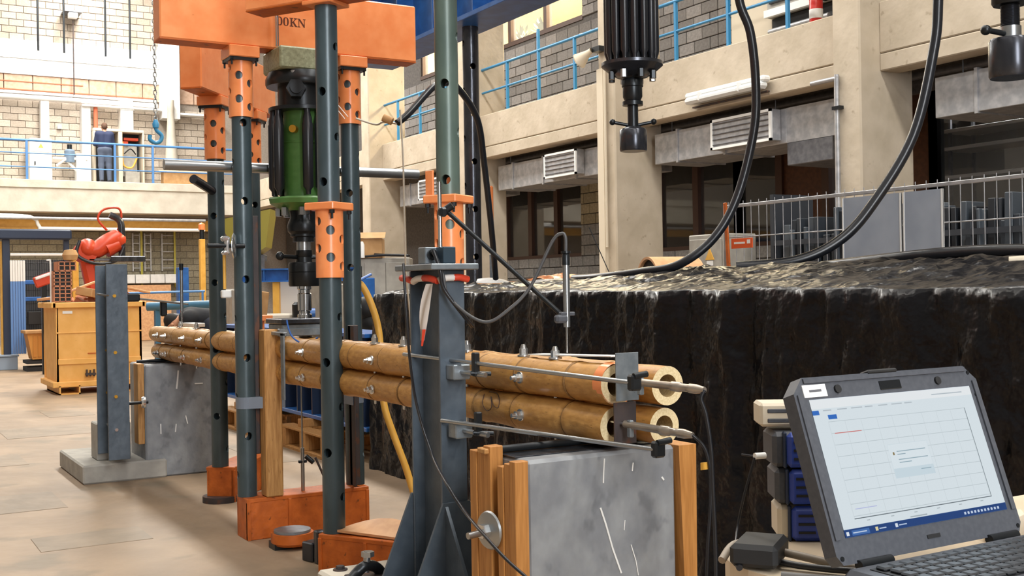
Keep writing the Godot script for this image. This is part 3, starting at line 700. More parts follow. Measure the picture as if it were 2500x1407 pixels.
# ---------- bored steel tubes ----------
# tube standing at (x, z) of its parent from y0 to y1; holes go right through: [angle of the hole's axis, height]
func bored(called: String, parent: Node3D, x: float, z: float, r: float, wall: float, y0: float, y1: float, holes: Array, hr: float, m: Material, label := "") -> MeshInstance3D:
	var ns := 48
	var hs: Array[Vector2] = []
	var marks: Array[float] = [y0, y1]
	for q in holes:
		if q[1] < y0 + hr + 0.012 or q[1] > y1 - hr - 0.012: continue
		for t in 2: hs.append(Vector2(fposmod(q[0] + PI * t, TAU), q[1]))
		for k in 9: marks.append(q[1] + (hr + 0.009) * (k - 4) / 4.0)
	marks.sort()
	var ys: Array[float] = []
	for y in marks:
		if ys.is_empty() or y - ys[ys.size() - 1] > 0.004: ys.append(y)
	ys[ys.size() - 1] = y1
	# unrolled grid, vertices near a hole's edge moved onto it
	var st := TAU / ns
	var cell := r * st
	var pt: Array = []
	for y in ys:
		var row: Array = []
		for k in ns + 1:
			var p := Vector2(k * st * r, y)
			var inside := false
			for h in hs:
				var d := Vector2(p.x - h.x * r, y - h.y)
				if d.x > PI * r: d.x -= TAU * r
				if d.x < -PI * r: d.x += TAU * r
				var l := d.length()
				if l < hr + cell * 0.55:
					if l > hr - cell * 0.75: p += d.normalized() * (hr - l)
					inside = l < hr + cell * 0.55
			row.append([p, inside])
		pt.append(row)
	var b := mb()
	var edge := {}
	var onto := func(p: Vector2, rad: float) -> Vector3: return Vector3(cos(p.x / r) * rad, p.y, -sin(p.x / r) * rad)
	for i in ys.size() - 1:
		for k in ns:
			for tr in [[[i, k], [i, k + 1], [i + 1, k + 1]], [[i, k], [i + 1, k + 1], [i + 1, k]]]:
				var c := Vector2.ZERO
				var cut := true
				var q: Array[Vector2] = []
				for e in tr:
					var v: Array = pt[e[0]][e[1]]
					q.append(v[0]); c += v[0] / 3.0
					if not v[1]: cut = false
				if cut:
					for h in hs:
						var d := Vector2(c.x - h.x * r, c.y - h.y)
						if d.x > PI * r: d.x -= TAU * r
						if d.x < -PI * r: d.x += TAU * r
						if d.length() < hr * 0.995: c.x = 1e6; break
				if c.x > 1e5: continue
				var n: Array[Vector3] = []
				for p in q: n.append(onto.call(p, 1.0) * Vector3(1, 0, 1))
				b.tri(onto.call(q[0], r), onto.call(q[1], r), onto.call(q[2], r), n[0], n[1], n[2])
				b.tri(onto.call(q[0], r - wall), onto.call(q[1], r - wall), onto.call(q[2], r - wall), -n[0], -n[1], -n[2])
				for e in 3:
					var ka := Vector2i(tr[e][0], tr[e][1] % ns)
					var kb := Vector2i(tr[(e + 1) % 3][0], tr[(e + 1) % 3][1] % ns)
					var key := [ka, kb] if ka < kb else [kb, ka]
					if edge.has(key): edge[key] = null
					else: edge[key] = [q[e], q[(e + 1) % 3], c]
	for key in edge:
		var e = edge[key]
		if e == null: continue
		b.face(onto.call(e[0], r), onto.call(e[1], r), onto.call(e[1], r - wall), onto.call(e[0], r - wall), onto.call(e[2], r - wall * 0.5))
	var o := part(called, b, m, parent, label)
	o.position = Vector3(x, 0, z)
	return o
func post_holes(a0: float, y0: float, step: float) -> Array:
	var out: Array = []
	for k in 12:
		out.append([a0, y0 + step * k])
		out.append([a0 + PI * 0.5, y0 + step * (k + 0.5)])
	return out
func sleeve_holes(a0: float, y0: float) -> Array:
	var out: Array = []
	for k in 3:
		for j in 5: out.append([a0 + TAU / 6 * k, y0 + 0.134 * j - 0.0447 * k])
	return out
# flange plate with four bolts under it
func flange(parent: Node3D, x: float, z: float, y0: float, y1: float, w: float, m: Material, bolts := true) -> void:
	var f := part("flange", mb().bx(Vector3(x - w, y0, z - w), Vector3(x + w, y1, z + w), 0.005), m, parent)
	if bolts:
		for s in [[-1, -1], [1, -1], [1, 1], [-1, 1]]:
			var p := Vector3(x + s[0] * w * 0.8, y0, z + s[1] * w * 0.8)
			part("bolt", mb().hexa(p + Vector3(0, -0.018, 0), p, 0.013).cyl(p + Vector3(0, -0.045, 0), p + Vector3(0, -0.018, 0), 0.006, -1, 8), M.black_steel, f)

# angle (in a node turned by `turn`) of a horizontal direction
func local_angle(d: Vector3, turn: float) -> float: return atan2(-d.z, d.x) - turn

func frames() -> void:
	# three two-post reaction frames around the loading jack
	var right := Vector3(0.8602, 0, 0.5097)
	var specs := [
		# centre, turn, half span, sleeve y0 y1, flange y1, beam from to, label
		[Vector3(2.30, 0, -6.33), 0.0, 0.332, 2.40, 2.717, -0.80, 0.75, "orange and green reaction frame carrying the loading jack over the bamboo beam"],
		[Vector3(2.26, 0, -4.985), deg_to_rad(-58.4), 0.346, 1.466, 1.80, -0.80, 0.75, "nearest green reaction frame with orange sleeves slid halfway down its posts"],
		[Vector3(2.36, 0, -7.765), deg_to_rad(50.2), 0.319, 2.296, 2.632, -0.68, 0.62, "rear orange and green reaction frame beyond the loading jack"]]
	for i in 3:
		var s: Array = specs[i]
		var t := thing("reaction_frame", s[7], "test frame", s[0], s[1], "reaction frames of the test rig")
		var turn: float = s[1]
		var top: float = [2.80, 2.835, 2.715][i]
		for k in 2:
			var x: float = s[2] * (2 * k - 1)
			var wp := t.transform * Vector3(x, 0, 0)
			var tocam := Vector3(-wp.x, 0, -wp.z).normalized()
			var off: float = [[13.0, -10.0], [-31.0, -12.0], [-20.0, 20.0]][i][k]
			var hd := tocam.rotated(Vector3.UP, deg_to_rad(off))
			var pm: Material = M.pole_pale if i == 1 and k == 1 else M.pole
			var post := bored("post", t, x, 0, 0.055, 0.01, [0.235, 0.2, 0.235][i], top - 0.02, post_holes(local_angle(hd, turn), [[0.136, 0.2], [0.155, 0.125], [0.13, 0.25]][i][k], 0.446), 0.023, pm)
			var sl := bored("sleeve", t, x, 0, 0.069, 0.012, s[3], s[4], sleeve_holes(local_angle(tocam.rotated(Vector3.UP, deg_to_rad(-10.0 if i != 1 else 4.0)), turn), s[3] + 0.1), 0.0235, M.orange)
			if i == 1:
				flange(t, x, 0, 1.80, 1.838, 0.088, M.orange)
				part("top_cap", mb().bx(Vector3(x - 0.085, top - 0.02, -0.085), Vector3(x + 0.085, top, 0.085), 0.004), M.orange, t)
			else:
				flange(t, x, 0, s[4] + 0.018, top, 0.088, M.orange)
				part("gasket", mb().bx(Vector3(x - 0.08, s[4], -0.08), Vector3(x + 0.08, s[4] + 0.018, 0.08)), M.black_steel, t)
		# crosshead: welded box of plates
		var h := 0.345
		var cb := part("crosshead", mb().bx(Vector3(s[5], top, -0.075), Vector3(s[6], top + h, 0.075), 0.008), M.orange, t)
		part("bottom_plate", mb().bx(Vector3(s[5] + 0.0, top - 0.004, -0.07), Vector3(s[6], top + 0.004, 0.07), 0.002), M.orange_worn, cb)
		# base beam
		var bl: float = [0.37, 0.40, 0.36][i]
		var bt: float = [0.235, 0.2, 0.235][i]
		var bf: float = [0.115, 0.062, 0.115][i]
		var bb := part("base_beam", mb().bx(Vector3(-bl, bt - 0.025, -0.085), Vector3(bl, bt, bf), 0.004).bx(Vector3(-bl, 0.0, bf - 0.025), Vector3(bl, bt - 0.02, bf - 0.003), 0.004).bx(Vector3(-bl, 0.0, -0.08), Vector3(bl, bt - 0.02, -0.06), 0.004), M.orange_worn, t)
		for x in [-bl + 0.01, -0.12, 0.12, bl - 0.01]:
			part("stiffener", mb().bx(Vector3(x - 0.01, 0.0, -0.07), Vector3(x + 0.01, bt - 0.02, bf + 0.003), 0.002), M.orange_worn, bb)
		for k in 2 if i == 2 else 0:
			var x: float = s[2] * (2 * k - 1)
			part("base_disc", mb().lathe([Vector2(0, 0), Vector2(0.12, 0), Vector2(0.12, 0.04), Vector2(0, 0.04)], Vector3(x, 0, 0)), M.rust_steel, t)
		if i == 0:
			# stencilled load rating
			var tm := TextMesh.new()
			tm.text = "00KN"; tm.font_size = 32; tm.pixel_size = 0.0021; tm.depth = 0.001; tm.curve_step = 1.0
			var sf := SystemFont.new()
			sf.font_names = PackedStringArray(["Droid Serif"]); sf.font_weight = 700
			tm.font = sf
			var lt := put("stencil_lettering", tm, flat(hexc("5c2a12"), 0.8), t, "dark stencilled letters 00KN")
			lt.position = Vector3(-0.05, 2.96, 0.0752)
			part("guide_rod", mb().cyl(Vector3(-0.16, 2.8, 0.14), Vector3(-0.16, 3.3, 0.14), 0.011, -1, 10), M.chrome, t)
		if i == 1:
			# half shells left standing above the sleeve of the pale post
			for a in [-1, 1]:
				part("half_shell", mb().box(Vector3(s[2], 1.9, 0) + Vector3(a * 0.072, 0.0 + 0.005 * a, -0.05).rotated(Vector3.UP, 1.35), Vector3(0.012, 0.12, 0.05), 0.003, Basis(Vector3.UP, 1.35)), M.orange, t)
	# flat bar, timber and tape beside the left post of the jack frame
	single("steel_flat", mb().box(Vector3(2.035, 1.155, -6.345), Vector3(0.04, 1.37, 0.05), 0.004), M.rust_steel, "rusty dark steel channel standing between the left post and the timber", "steel bar")
	var tb := single("timber_post", mb().box(Vector3(2.09, 0.711, -6.252), Vector3(0.1, 0.95, 0.1), 0.006), M.timber, "pale square timber post wedged upright beside the bamboo beam", "timber")
	tb.rotation.y = 0
	single("grey_tape", mb().prism(tape_outline(Vector2(1.968, -6.33), 0.058, 2.158, -6.31, -6.203), 0.065, Transform3D(Basis(Vector3.RIGHT, Vector3(0, 0, -1), Vector3.UP), Vector3(0, 0.738, 0))), M.tape_grey, "grey tape wound round the left post and the timber", "tape")
	single("steel_flat", mb().box(Vector3(2.595, 0.72, -6.24), Vector3(0.05, 0.95, 0.04), 0.004).box(Vector3(2.575, 0.72, -6.22), Vector3(0.01, 0.95, 0.09), 0.003), M.rust_steel, "dark steel angle taped to the right post behind the bamboo beam", "steel bar")
	single("grey_tape", mb().prism(tape_outline(Vector2(2.632, -6.33), -0.058, 2.562, -6.32, -6.178), 0.07, Transform3D(Basis(Vector3.RIGHT, Vector3(0, 0, -1), Vector3.UP), Vector3(0, 0.725, 0))), M.tape_grey, "shiny grey tape wound round the right post", "tape")
	# tie bar through the rig and short pin
	single("tie_bar", mb().cyl(Vector3(1.549, 2.124, -6.417), Vector3(3.125, 2.128, -6.417), 0.03, -1, 24), M.steel, "long polished steel bar lying across the rig behind the loading jack", "bar")
	single("steel_pin", mb().cyl(Vector3(1.955, 2.141, -7.327), Vector3(2.157, 2.07, -7.52), 0.03, -1, 20), M.pole_dark, "short dark steel pin sticking out of the rear left post", "pin")
	# quick clamps on the left post
	var kn := thing("hand_clamp", "pale cast hand wheel clamp on the left side of the left post", "clamp", Vector3(1.86, 1.663, -6.25))
	part("wheel", mb().lathe([Vector2(0, -0.012), Vector2(0.06, -0.01), Vector2(0.075, 0.0), Vector2(0.06, 0.01), Vector2(0, 0.012)], Vector3(0.03, 0, 0), Vector3(1, 0, 0.4)), M.zinc, kn)
	part("screw", mb().cyl(Vector3(-0.12, 0.0, 0.0), Vector3(0.09, 0, 0), 0.013, -1, 12), M.black_steel, kn)
	part("jaw", mb().box(Vector3(-0.02, 0.04, 0), Vector3(0.05, 0.03, 0.04), 0.01).box(Vector3(-0.02, -0.04, 0), Vector3(0.045, 0.025, 0.04), 0.01).box(Vector3(-0.01, 0, 0), Vector3(0.03, 0.1, 0.03), 0.01), M.zinc, kn)
	# brass coloured rod with block, left of the post
	var yr := thing("gauge_rod", "thin yellow rod with a white foot block hanging left of the left post", "rod", Vector3(1.862, 1.37, -6.35))
	part("rod", mb().cyl(Vector3(0, 0.05, 0), Vector3(0, 0.25, 0), 0.009, -1, 10), M.yellow, yr)
	part("foot_block", mb().bx(Vector3(-0.02, 0, -0.02), Vector3(0.035, 0.045, 0.02), 0.006), M.white_paint, yr)
	# floor plates and packings of the frames
	var dsc := thing("floor_disc", "low orange disc with a grey top on the floor before the base beam", "disc", Vector3(2.09, 0, -5.93))
	part("disc_body", mb().lathe([Vector2(0, 0.02), Vector2(0.1, 0.02), Vector2(0.115, 0.035), Vector2(0.115, 0.085), Vector2(0, 0.085)]), M.orange_worn, dsc)
	part("disc_top", mb().lathe([Vector2(0, 0.086), Vector2(0.1, 0.086), Vector2(0.1, 0.1), Vector2(0, 0.1)]), M.steel_plate, dsc)
	part("foot", mb().box(Vector3(-0.06, 0.02, -0.02), Vector3(0.1, 0.04, 0.1)), M.black_steel, dsc)
	single("steel_cube", mb().box(Vector3(2.079, 0.05, -5.581), Vector3(0.085, 0.1, 0.085), 0.006, Basis(Vector3.UP, 0.3)), M.pole_dark, "small dark steel cube on the floor before the nearest frame", "block")
	single("steel_packer", mb().box(Vector3(2.084, 0.085, -5.499), Vector3(0.05, 0.17, 0.05), 0.006), M.pole_dark, "small dark steel packer beside the foot of the nearest post", "block")
	# bent plywood offcut on the base beam
	var rows: Array = []
	for i in 9:
		var r: Array[Vector3] = []
		var u := i / 8.0
		for j in 7:
			var v := j / 6.0
			var p := Vector3(2.085, 0, -5.24).lerp(Vector3(2.4, 0, -4.72), u) + Vector3(0.13, 0, -0.085) * (v - 0.12)
			r.append(Vector3(p.x, 0.222 + 0.05 * sin(PI * minf(u * 1.3, 1.0)) * v - 0.012 * u, p.z))
		rows.append(r)
	var low: Array = []
	for r in rows:
		var q: Array[Vector3] = []
		for p in r: q.append(p - Vector3(0, 0.012, 0))
		low.append(q)
	var pb := mb().sheet(rows).sheet(low)
	for e in [[0, 0], [8, 8]]:
		for j in 6: pb.face(rows[e[0]][j], rows[e[0]][j + 1], low[e[0]][j + 1], low[e[0]][j], Vector3(2.24, 0.22, -5.0))
	for j in [0, 6]:
		for i in 8: pb.face(rows[i][j], rows[i + 1][j], low[i + 1][j], low[i][j], Vector3(2.24, 0.22, -5.0))
	single("plywood_sheet", pb, M.ply_pale, "curled thin plywood sheet lying on the base of the nearest frame", "plywood")

# band round a post (centre, radius; negative: the post is on the right) and a flat side at x
func tape_outline(c: Vector2, r: float, x: float, za: float, zb: float) -> Array:
	var o: Array = []
	for k in 13:
		var a := PI * 0.5 + PI * k / 12.0
		o.append(Vector2(c.x + cos(a) * r, -(c.y) + sin(a) * absf(r)))
	o.append(Vector2(x, -zb)); o.append(Vector2(x, -za))
	return o

# ---------- loading jacks ----------
func jack_tail(t: Node3D, y0: float, m: Material) -> void:
	part("collar", mb().lathe([Vector2(0, 0), Vector2(0.062, 0), Vector2(0.075, -0.02), Vector2(0.085, -0.06), Vector2(0.085, -0.11), Vector2(0.07, -0.14), Vector2(0.07, -0.18), Vector2(0.06, -0.19), Vector2(0, -0.19)], Vector3(0, y0, 0), Vector3.UP, 28), M.black_steel, t)

func actuators() -> void:
	# the green jack under the crosshead
	var t := thing("loading_jack", "green hydraulic loading jack ringed by black bellows above the bamboo beam", "hydraulic jack", Vector3(2.315, 0, -6.29))
	part("mounting_block", mb().bx(Vector3(-0.185, 2.668, -0.13), Vector3(0.165, 2.795, 0.17), 0.01), M.olive, t)
	part("block_bolt", mb().hexa(Vector3(0.06, 2.69, 0.17), Vector3(0.06, 2.69, 0.2), 0.022), M.black_steel, t)
	part("upper_flange", mb().lathe([Vector2(0, 2.59), Vector2(0.2, 2.59), Vector2(0.205, 2.6), Vector2(0.205, 2.63), Vector2(0.19, 2.668), Vector2(0, 2.668)]), M.black_steel, t)
	part("head", mb().lathe([Vector2(0, 2.47), Vector2(0.135, 2.47), Vector2(0.135, 2.59), Vector2(0, 2.59)], Vector3.ZERO, Vector3.UP, 32), M.black_steel, t)
	part("port_fitting", mb().hexa(Vector3(-0.07, 2.555, 0.11), Vector3(-0.1, 2.555, 0.19), 0.055).cyl(Vector3(-0.07, 2.555, 0.11), Vector3(-0.105, 2.555, 0.21), 0.035), M.black_steel, t)
	part("hose_stub", mb().cyl(Vector3(-0.1, 2.58, 0.15), Vector3(-0.1, 2.66, 0.15), 0.018, -1, 12), M.steel, t)
	part("ring_plate", mb().lathe([Vector2(0, 2.445), Vector2(0.19, 2.445), Vector2(0.19, 2.465), Vector2(0.14, 2.475), Vector2(0, 2.475)], Vector3.ZERO, Vector3.UP, 32), M.black_steel, t)
	var br := part("barrel", mb().lathe([Vector2(0.105, 1.94), Vector2(0.105, 2.26), Vector2(0.108, 2.262), Vector2(0.108, 2.268), Vector2(0.105, 2.27), Vector2(0.105, 2.45)], Vector3.ZERO, Vector3.UP, 32), M.green, t)
	part("gauge_button", mb().cyl(Vector3(-0.07, 2.335, 0.078), Vector3(-0.095, 2.335, 0.105), 0.022, -1, 20), M.brass, br)
	for k in 12:
		var a := deg_to_rad(261.0 + 26.9 * k)
		var c := Vector3(cos(a) * 0.165, 0, -sin(a) * 0.165)
		var pf: Array = [Vector2(0, 1.955), Vector2(0.014, 1.955), Vector2(0.016, 1.98), Vector2(0.03, 2.0), Vector2(0.031, 2.36), Vector2(0.027, 2.37), Vector2(0.027, 2.39), Vector2(0.018, 2.42), Vector2(0.018, 2.445)]
		part("bellows_tube", mb().lathe(pf, c, Vector3.UP, 14, 50), M.black_rubber, t)
	part("lower_flange", mb().lathe([Vector2(0, 1.87), Vector2(0.12, 1.87), Vector2(0.2, 1.91), Vector2(0.205, 1.935), Vector2(0.2, 1.945), Vector2(0, 1.945)], Vector3.ZERO, Vector3.UP, 8, 5), M.green, t)
	for k in 8:
		var a := TAU * (k + 0.5) / 8
		var p := Vector3(cos(a) * 0.14, 1.885, sin(a) * 0.14)
		part("flange_bolt", mb().hexa(p - Vector3(0, 0.045, 0), p, 0.02), M.steel, t)
	part("gland", mb().lathe([Vector2(0, 1.87), Vector2(0.08, 1.87), Vector2(0.075, 1.83), Vector2(0.085, 1.81), Vector2(0.095, 1.78), Vector2(0.09, 1.75), Vector2(0.075, 1.735), Vector2(0.075, 1.72), Vector2(0.062, 1.715), Vector2(0.062, 1.69), Vector2(0, 1.69)], Vector3.ZERO, Vector3.UP, 28), M.black_steel, t)
	part("rod", mb().cyl(Vector3(0, 1.57, 0), Vector3(0, 1.7, 0), 0.042, -1, 24), M.steel, t)
	part("nut_collar", mb().lathe([Vector2(0, 1.57), Vector2(0.05, 1.57), Vector2(0.045, 1.6), Vector2(0.05, 1.61), Vector2(0.05, 1.64), Vector2(0, 1.64)]), M.black_steel, t)
	for s in [-1, 1]:
		part("lever", mb().cyl(Vector3(s * 0.04, 1.6, 0.0), Vector3(s * 0.15, 1.605, 0.03), 0.012, -1, 12).ball(Vector3(s * 0.155, 1.606, 0.03), 0.026), M.black_steel, t)
	part("load_cell", mb().lathe([Vector2(0, 1.43), Vector2(0.085, 1.43), Vector2(0.09, 1.44), Vector2(0.09, 1.51), Vector2(0.087, 1.512), Vector2(0.09, 1.515), Vector2(0.09, 1.56), Vector2(0.085, 1.57), Vector2(0, 1.57)], Vector3.ZERO, Vector3.UP, 36), M.black_steel, t)
	part("spindle", mb().lathe([Vector2(0, 1.245), Vector2(0.042, 1.245), Vector2(0.042, 1.265), Vector2(0.032, 1.27), Vector2(0.032, 1.285), Vector2(0.04, 1.29), Vector2(0.04, 1.385), Vector2(0.034, 1.39), Vector2(0.034, 1.41), Vector2(0.042, 1.415), Vector2(0.042, 1.43)], Vector3.ZERO, Vector3.UP, 28), M.chrome, t)
	# steel saddle on the bamboo
	var sd := thing("load_saddle", "grey steel load saddle clamped over the middle of the bamboo beam", "saddle", Vector3(2.275, 0, -6.29))
	part("bearing_plate", mb().bx(Vector3(-0.15, 1.215, -0.14), Vector3(0.17, 1.245, 0.14), 0.004), M.pole_dark, sd)
	part("saddle_block", mb().bx(Vector3(-0.14, 1.15, -0.12), Vector3(0.15, 1.215, 0.12), 0.006).bx(Vector3(-0.16, 1.145, 0.09), Vector3(0.16, 1.19, 0.13), 0.004), M.steel_plate, sd)
	part("side_plate", mb().bx(Vector3(0.133, 0.82, -0.14), Vector3(0.145, 1.2, 0.2), 0.002), M.steel_plate, sd)
	part("side_strap", mb().bx(Vector3(-0.194, 0.80, 0.24), Vector3(-0.184, 1.17, 0.29), 0.002).bx(Vector3(-0.194, 1.155, -0.1), Vector3(-0.17, 1.175, 0.29), 0.002), M.steel_plate, sd)
	# black jack hanging over the wrapped specimen
	var u := thing("loading_jack", "black bellows jack hanging over the tarpaulin with a round load cell", "hydraulic jack", Vector3(4.32, 0, -5.75))
	part("barrel", mb().cyl(Vector3(0, 2.815, 0), Vector3(0, 3.7, 0), 0.12, -1, 28), M.black_steel, u)
	for k in 15:
		var a := TAU * k / 15
		var c := Vector3(cos(a) * 0.148, 0, sin(a) * 0.148)
		part("bellows_tube", mb().lathe([Vector2(0, 2.815), Vector2(0.014, 2.815), Vector2(0.016, 2.845), Vector2(0.027, 2.875), Vector2(0.028, 3.7)], c, Vector3.UP, 14, 50), M.black_rubber, u)
	part("lower_flange", mb().lathe([Vector2(0, 2.725), Vector2(0.1, 2.725), Vector2(0.16, 2.765), Vector2(0.195, 2.795), Vector2(0.195, 2.815), Vector2(0, 2.817)], Vector3.ZERO, Vector3.UP, 36), M.pole_dark, u)
	for k in 8:
		var a := TAU * (k + 0.3) / 8
		var p := Vector3(cos(a) * 0.14, 2.755, sin(a) * 0.14)
		part("flange_bolt", mb().hexa(p - Vector3(0, 0.05, 0), p, 0.02), M.steel if k % 3 == 0 else M.black_steel, u)
	part("gland", mb().lathe([Vector2(0, 2.735), Vector2(0.07, 2.73), Vector2(0.06, 2.715), Vector2(0.068, 2.7), Vector2(0.068, 2.665), Vector2(0.062, 2.66), Vector2(0.062, 2.6), Vector2(0.05, 2.575), Vector2(0.065, 2.57), Vector2(0.065, 2.545), Vector2(0, 2.54)], Vector3.ZERO, Vector3.UP, 28), M.black_steel, u)
	part("rod", mb().cyl(Vector3(0, 2.4, 0), Vector3(0, 2.55, 0), 0.034, -1, 24), M.black_steel, u)
	for s in [-1, 1]: part("lever", mb().cyl(Vector3(s * 0.02, 2.42, s * 0.01), Vector3(s * 0.11, 2.44, s * 0.06), 0.011, -1, 12).ball(Vector3(s * 0.115, 2.442, s * 0.063), 0.02), M.black_steel, u)
	part("load_cell", mb().lathe([Vector2(0, 2.255), Vector2(0.082, 2.255), Vector2(0.087, 2.265), Vector2(0.087, 2.385), Vector2(0.08, 2.395), Vector2(0.05, 2.41), Vector2(0, 2.41)], Vector3.ZERO, Vector3.UP, 36), M.pole_dark, u)
	# second hanging load cell in the upper right corner
	var w := thing("loading_jack", "threaded jack rod with a round load cell in the upper right corner", "hydraulic jack", Vector3(3.94, 0, -2.79))
	part("gland", mb().lathe([Vector2(0, 2.475), Vector2(0.062, 2.475), Vector2(0.068, 2.485), Vector2(0.068, 2.6), Vector2(0, 2.6)], Vector3.ZERO, Vector3.UP, 28), M.black_steel, w)
	part("upper_rod", mb().cyl(Vector3(0, 2.6, 0), Vector3(0, 3.4, 0), 0.09), M.black_steel, w)
	var th: Array = []
	for k in 16:
		th.append(Vector2(0.036, 2.385 + 0.0058 * k)); th.append(Vector2(0.032, 2.388 + 0.0058 * k))
	part("threaded_rod", mb().lathe(th, Vector3.ZERO, Vector3.UP, 28, 5), M.pole_dark, w)
	part("nut_collar", mb().cyl(Vector3(0, 2.345, 0), Vector3(0, 2.39, 0), 0.04, -1, 24), M.steel, w)
	part("lever", mb().cyl(Vector3(-0.03, 2.36, 0), Vector3(-0.115, 2.37, -0.02), 0.011, -1, 12).ball(Vector3(-0.12, 2.37, -0.022), 0.02), M.black_steel, w)
	part("load_cell", mb().lathe([Vector2(0, 2.19), Vector2(0.077, 2.19), Vector2(0.082, 2.2), Vector2(0.082, 2.332), Vector2(0.077, 2.342), Vector2(0.04, 2.345), Vector2(0, 2.345)], Vector3.ZERO, Vector3.UP, 40), M.pole_dark, w)
	# blue girder overhead and its pale pole
	var bg := thing("blue_girder", "blue steel girder with web stiffeners high above the test floor", "girder", Vector3(5.1, 3.86, 0))
	part("bottom_flange", mb().bx(Vector3(-0.21, 0, -11.5), Vector3(0.21, 0.045, -2), 0.004), M.blue_paint, bg)
	part("web", mb().bx(Vector3(-0.015, 0.045, -11.5), Vector3(0.015, 0.8, -2)), M.blue_paint, bg)
	part("top_flange", mb().bx(Vector3(-0.21, 0.8, -11.5), Vector3(0.21, 0.845, -2), 0.004), M.blue_paint, bg)
	for k in 12: part("stiffener", mb().bx(Vector3(-0.2, 0.045, -11.3 + 0.8 * k), Vector3(0.2, 0.8, -11.28 + 0.8 * k)), M.blue_paint, bg)
	var dp := thing("steel_pole", "dark polished bored steel pole under the blue girder", "pole", Vector3(5.1, 0, -9.3))
	bored("tube", dp, 0, 0, 0.076, 0.012, 0.0, 3.86, post_holes(atan2(9.3, 5.1) + PI + 0.3, 0.36, 0.446), 0.03, M.pole_dark)
	part("base_plate", mb().bx(Vector3(-0.2, 0, -0.2), Vector3(0.2, 0.03, 0.2), 0.004), M.pole_dark, dp)
	var sb := thing("orange_lever", "slim grey lever with an orange grip leaning behind the dark pole", "lever", Vector3(4.9, 0, -8.6))
	part("shaft", mb().box(Vector3(0, 0.85, 0), Vector3(0.05, 1.7, 0.02), 0.004), M.steel_plate, sb)
	part("grip", mb().box(Vector3(0, 2.0, 0), Vector3(0.035, 0.6, 0.03), 0.01), M.orange, sb)

# ---------- the bamboo beam ----------
func culm(x: float, y: float, r: float, z0: float, z1: float, seed_: int) -> Array:
	# outer skin with nodes, cut ends, hollow
	var rng := RandomNumberGenerator.new(); rng.seed = seed_
	var pts: Array = []
	var nodes: Array = []
	var z := 0.12 + rng.randf() * 0.2
	while z < z0 - z1 - 0.05:
		nodes.append(z); z += 0.26 + rng.randf() * 0.1
	var len := z0 - z1
	var n := int(len / 0.02)
	for i in n + 1:
		var s := len * i / n
		var rr := r * (1.0 - 0.012 * s) + 0.0016 * sin(s * 7.0 + seed_) + 0.001 * sin(s * 23.0)
		for q in nodes:
			var d: float = absf(s - q)
			if d < 0.05: rr += 0.005 * (1.0 - d / 0.05) - (0.007 if d < 0.011 else 0.0)
		pts.append(Vector2(rr, s))
	var skin := mb().lathe(pts, Vector3(x, y, z0), Vector3(0, 0, -1), 28, 60)
	var inner := mb()
	var cut := mb()
	for e in [0.0, len]:
		var ro: float = pts[0].x if e == 0.0 else pts[pts.size() - 1].x
		var ri := ro * 0.58
		cut.lathe([Vector2(ri, e), Vector2(ro, e)], Vector3(x, y, z0), Vector3(0, 0, -1), 28)
		var dp: float = 0.14 if e == 0.0 else len - 0.14
		inner.lathe([Vector2(ri, e), Vector2(ri, dp), Vector2(0, dp)], Vector3(x, y, z0), Vector3(0, 0, -1), 28)
	var rings: Array = []
	for q in nodes:
		var e: float = r * (1.0 - 0.012 * q) + 0.0012
		rings.append(mb().lathe([Vector2(e - 0.004, q - 0.0045), Vector2(e, q - 0.002), Vector2(e + 0.0004, q), Vector2(e, q + 0.002), Vector2(e - 0.004, q + 0.0045)], Vector3(x, y, z0), Vector3(0, 0, -1), 28, 60))
	return [skin, cut, inner, rings]

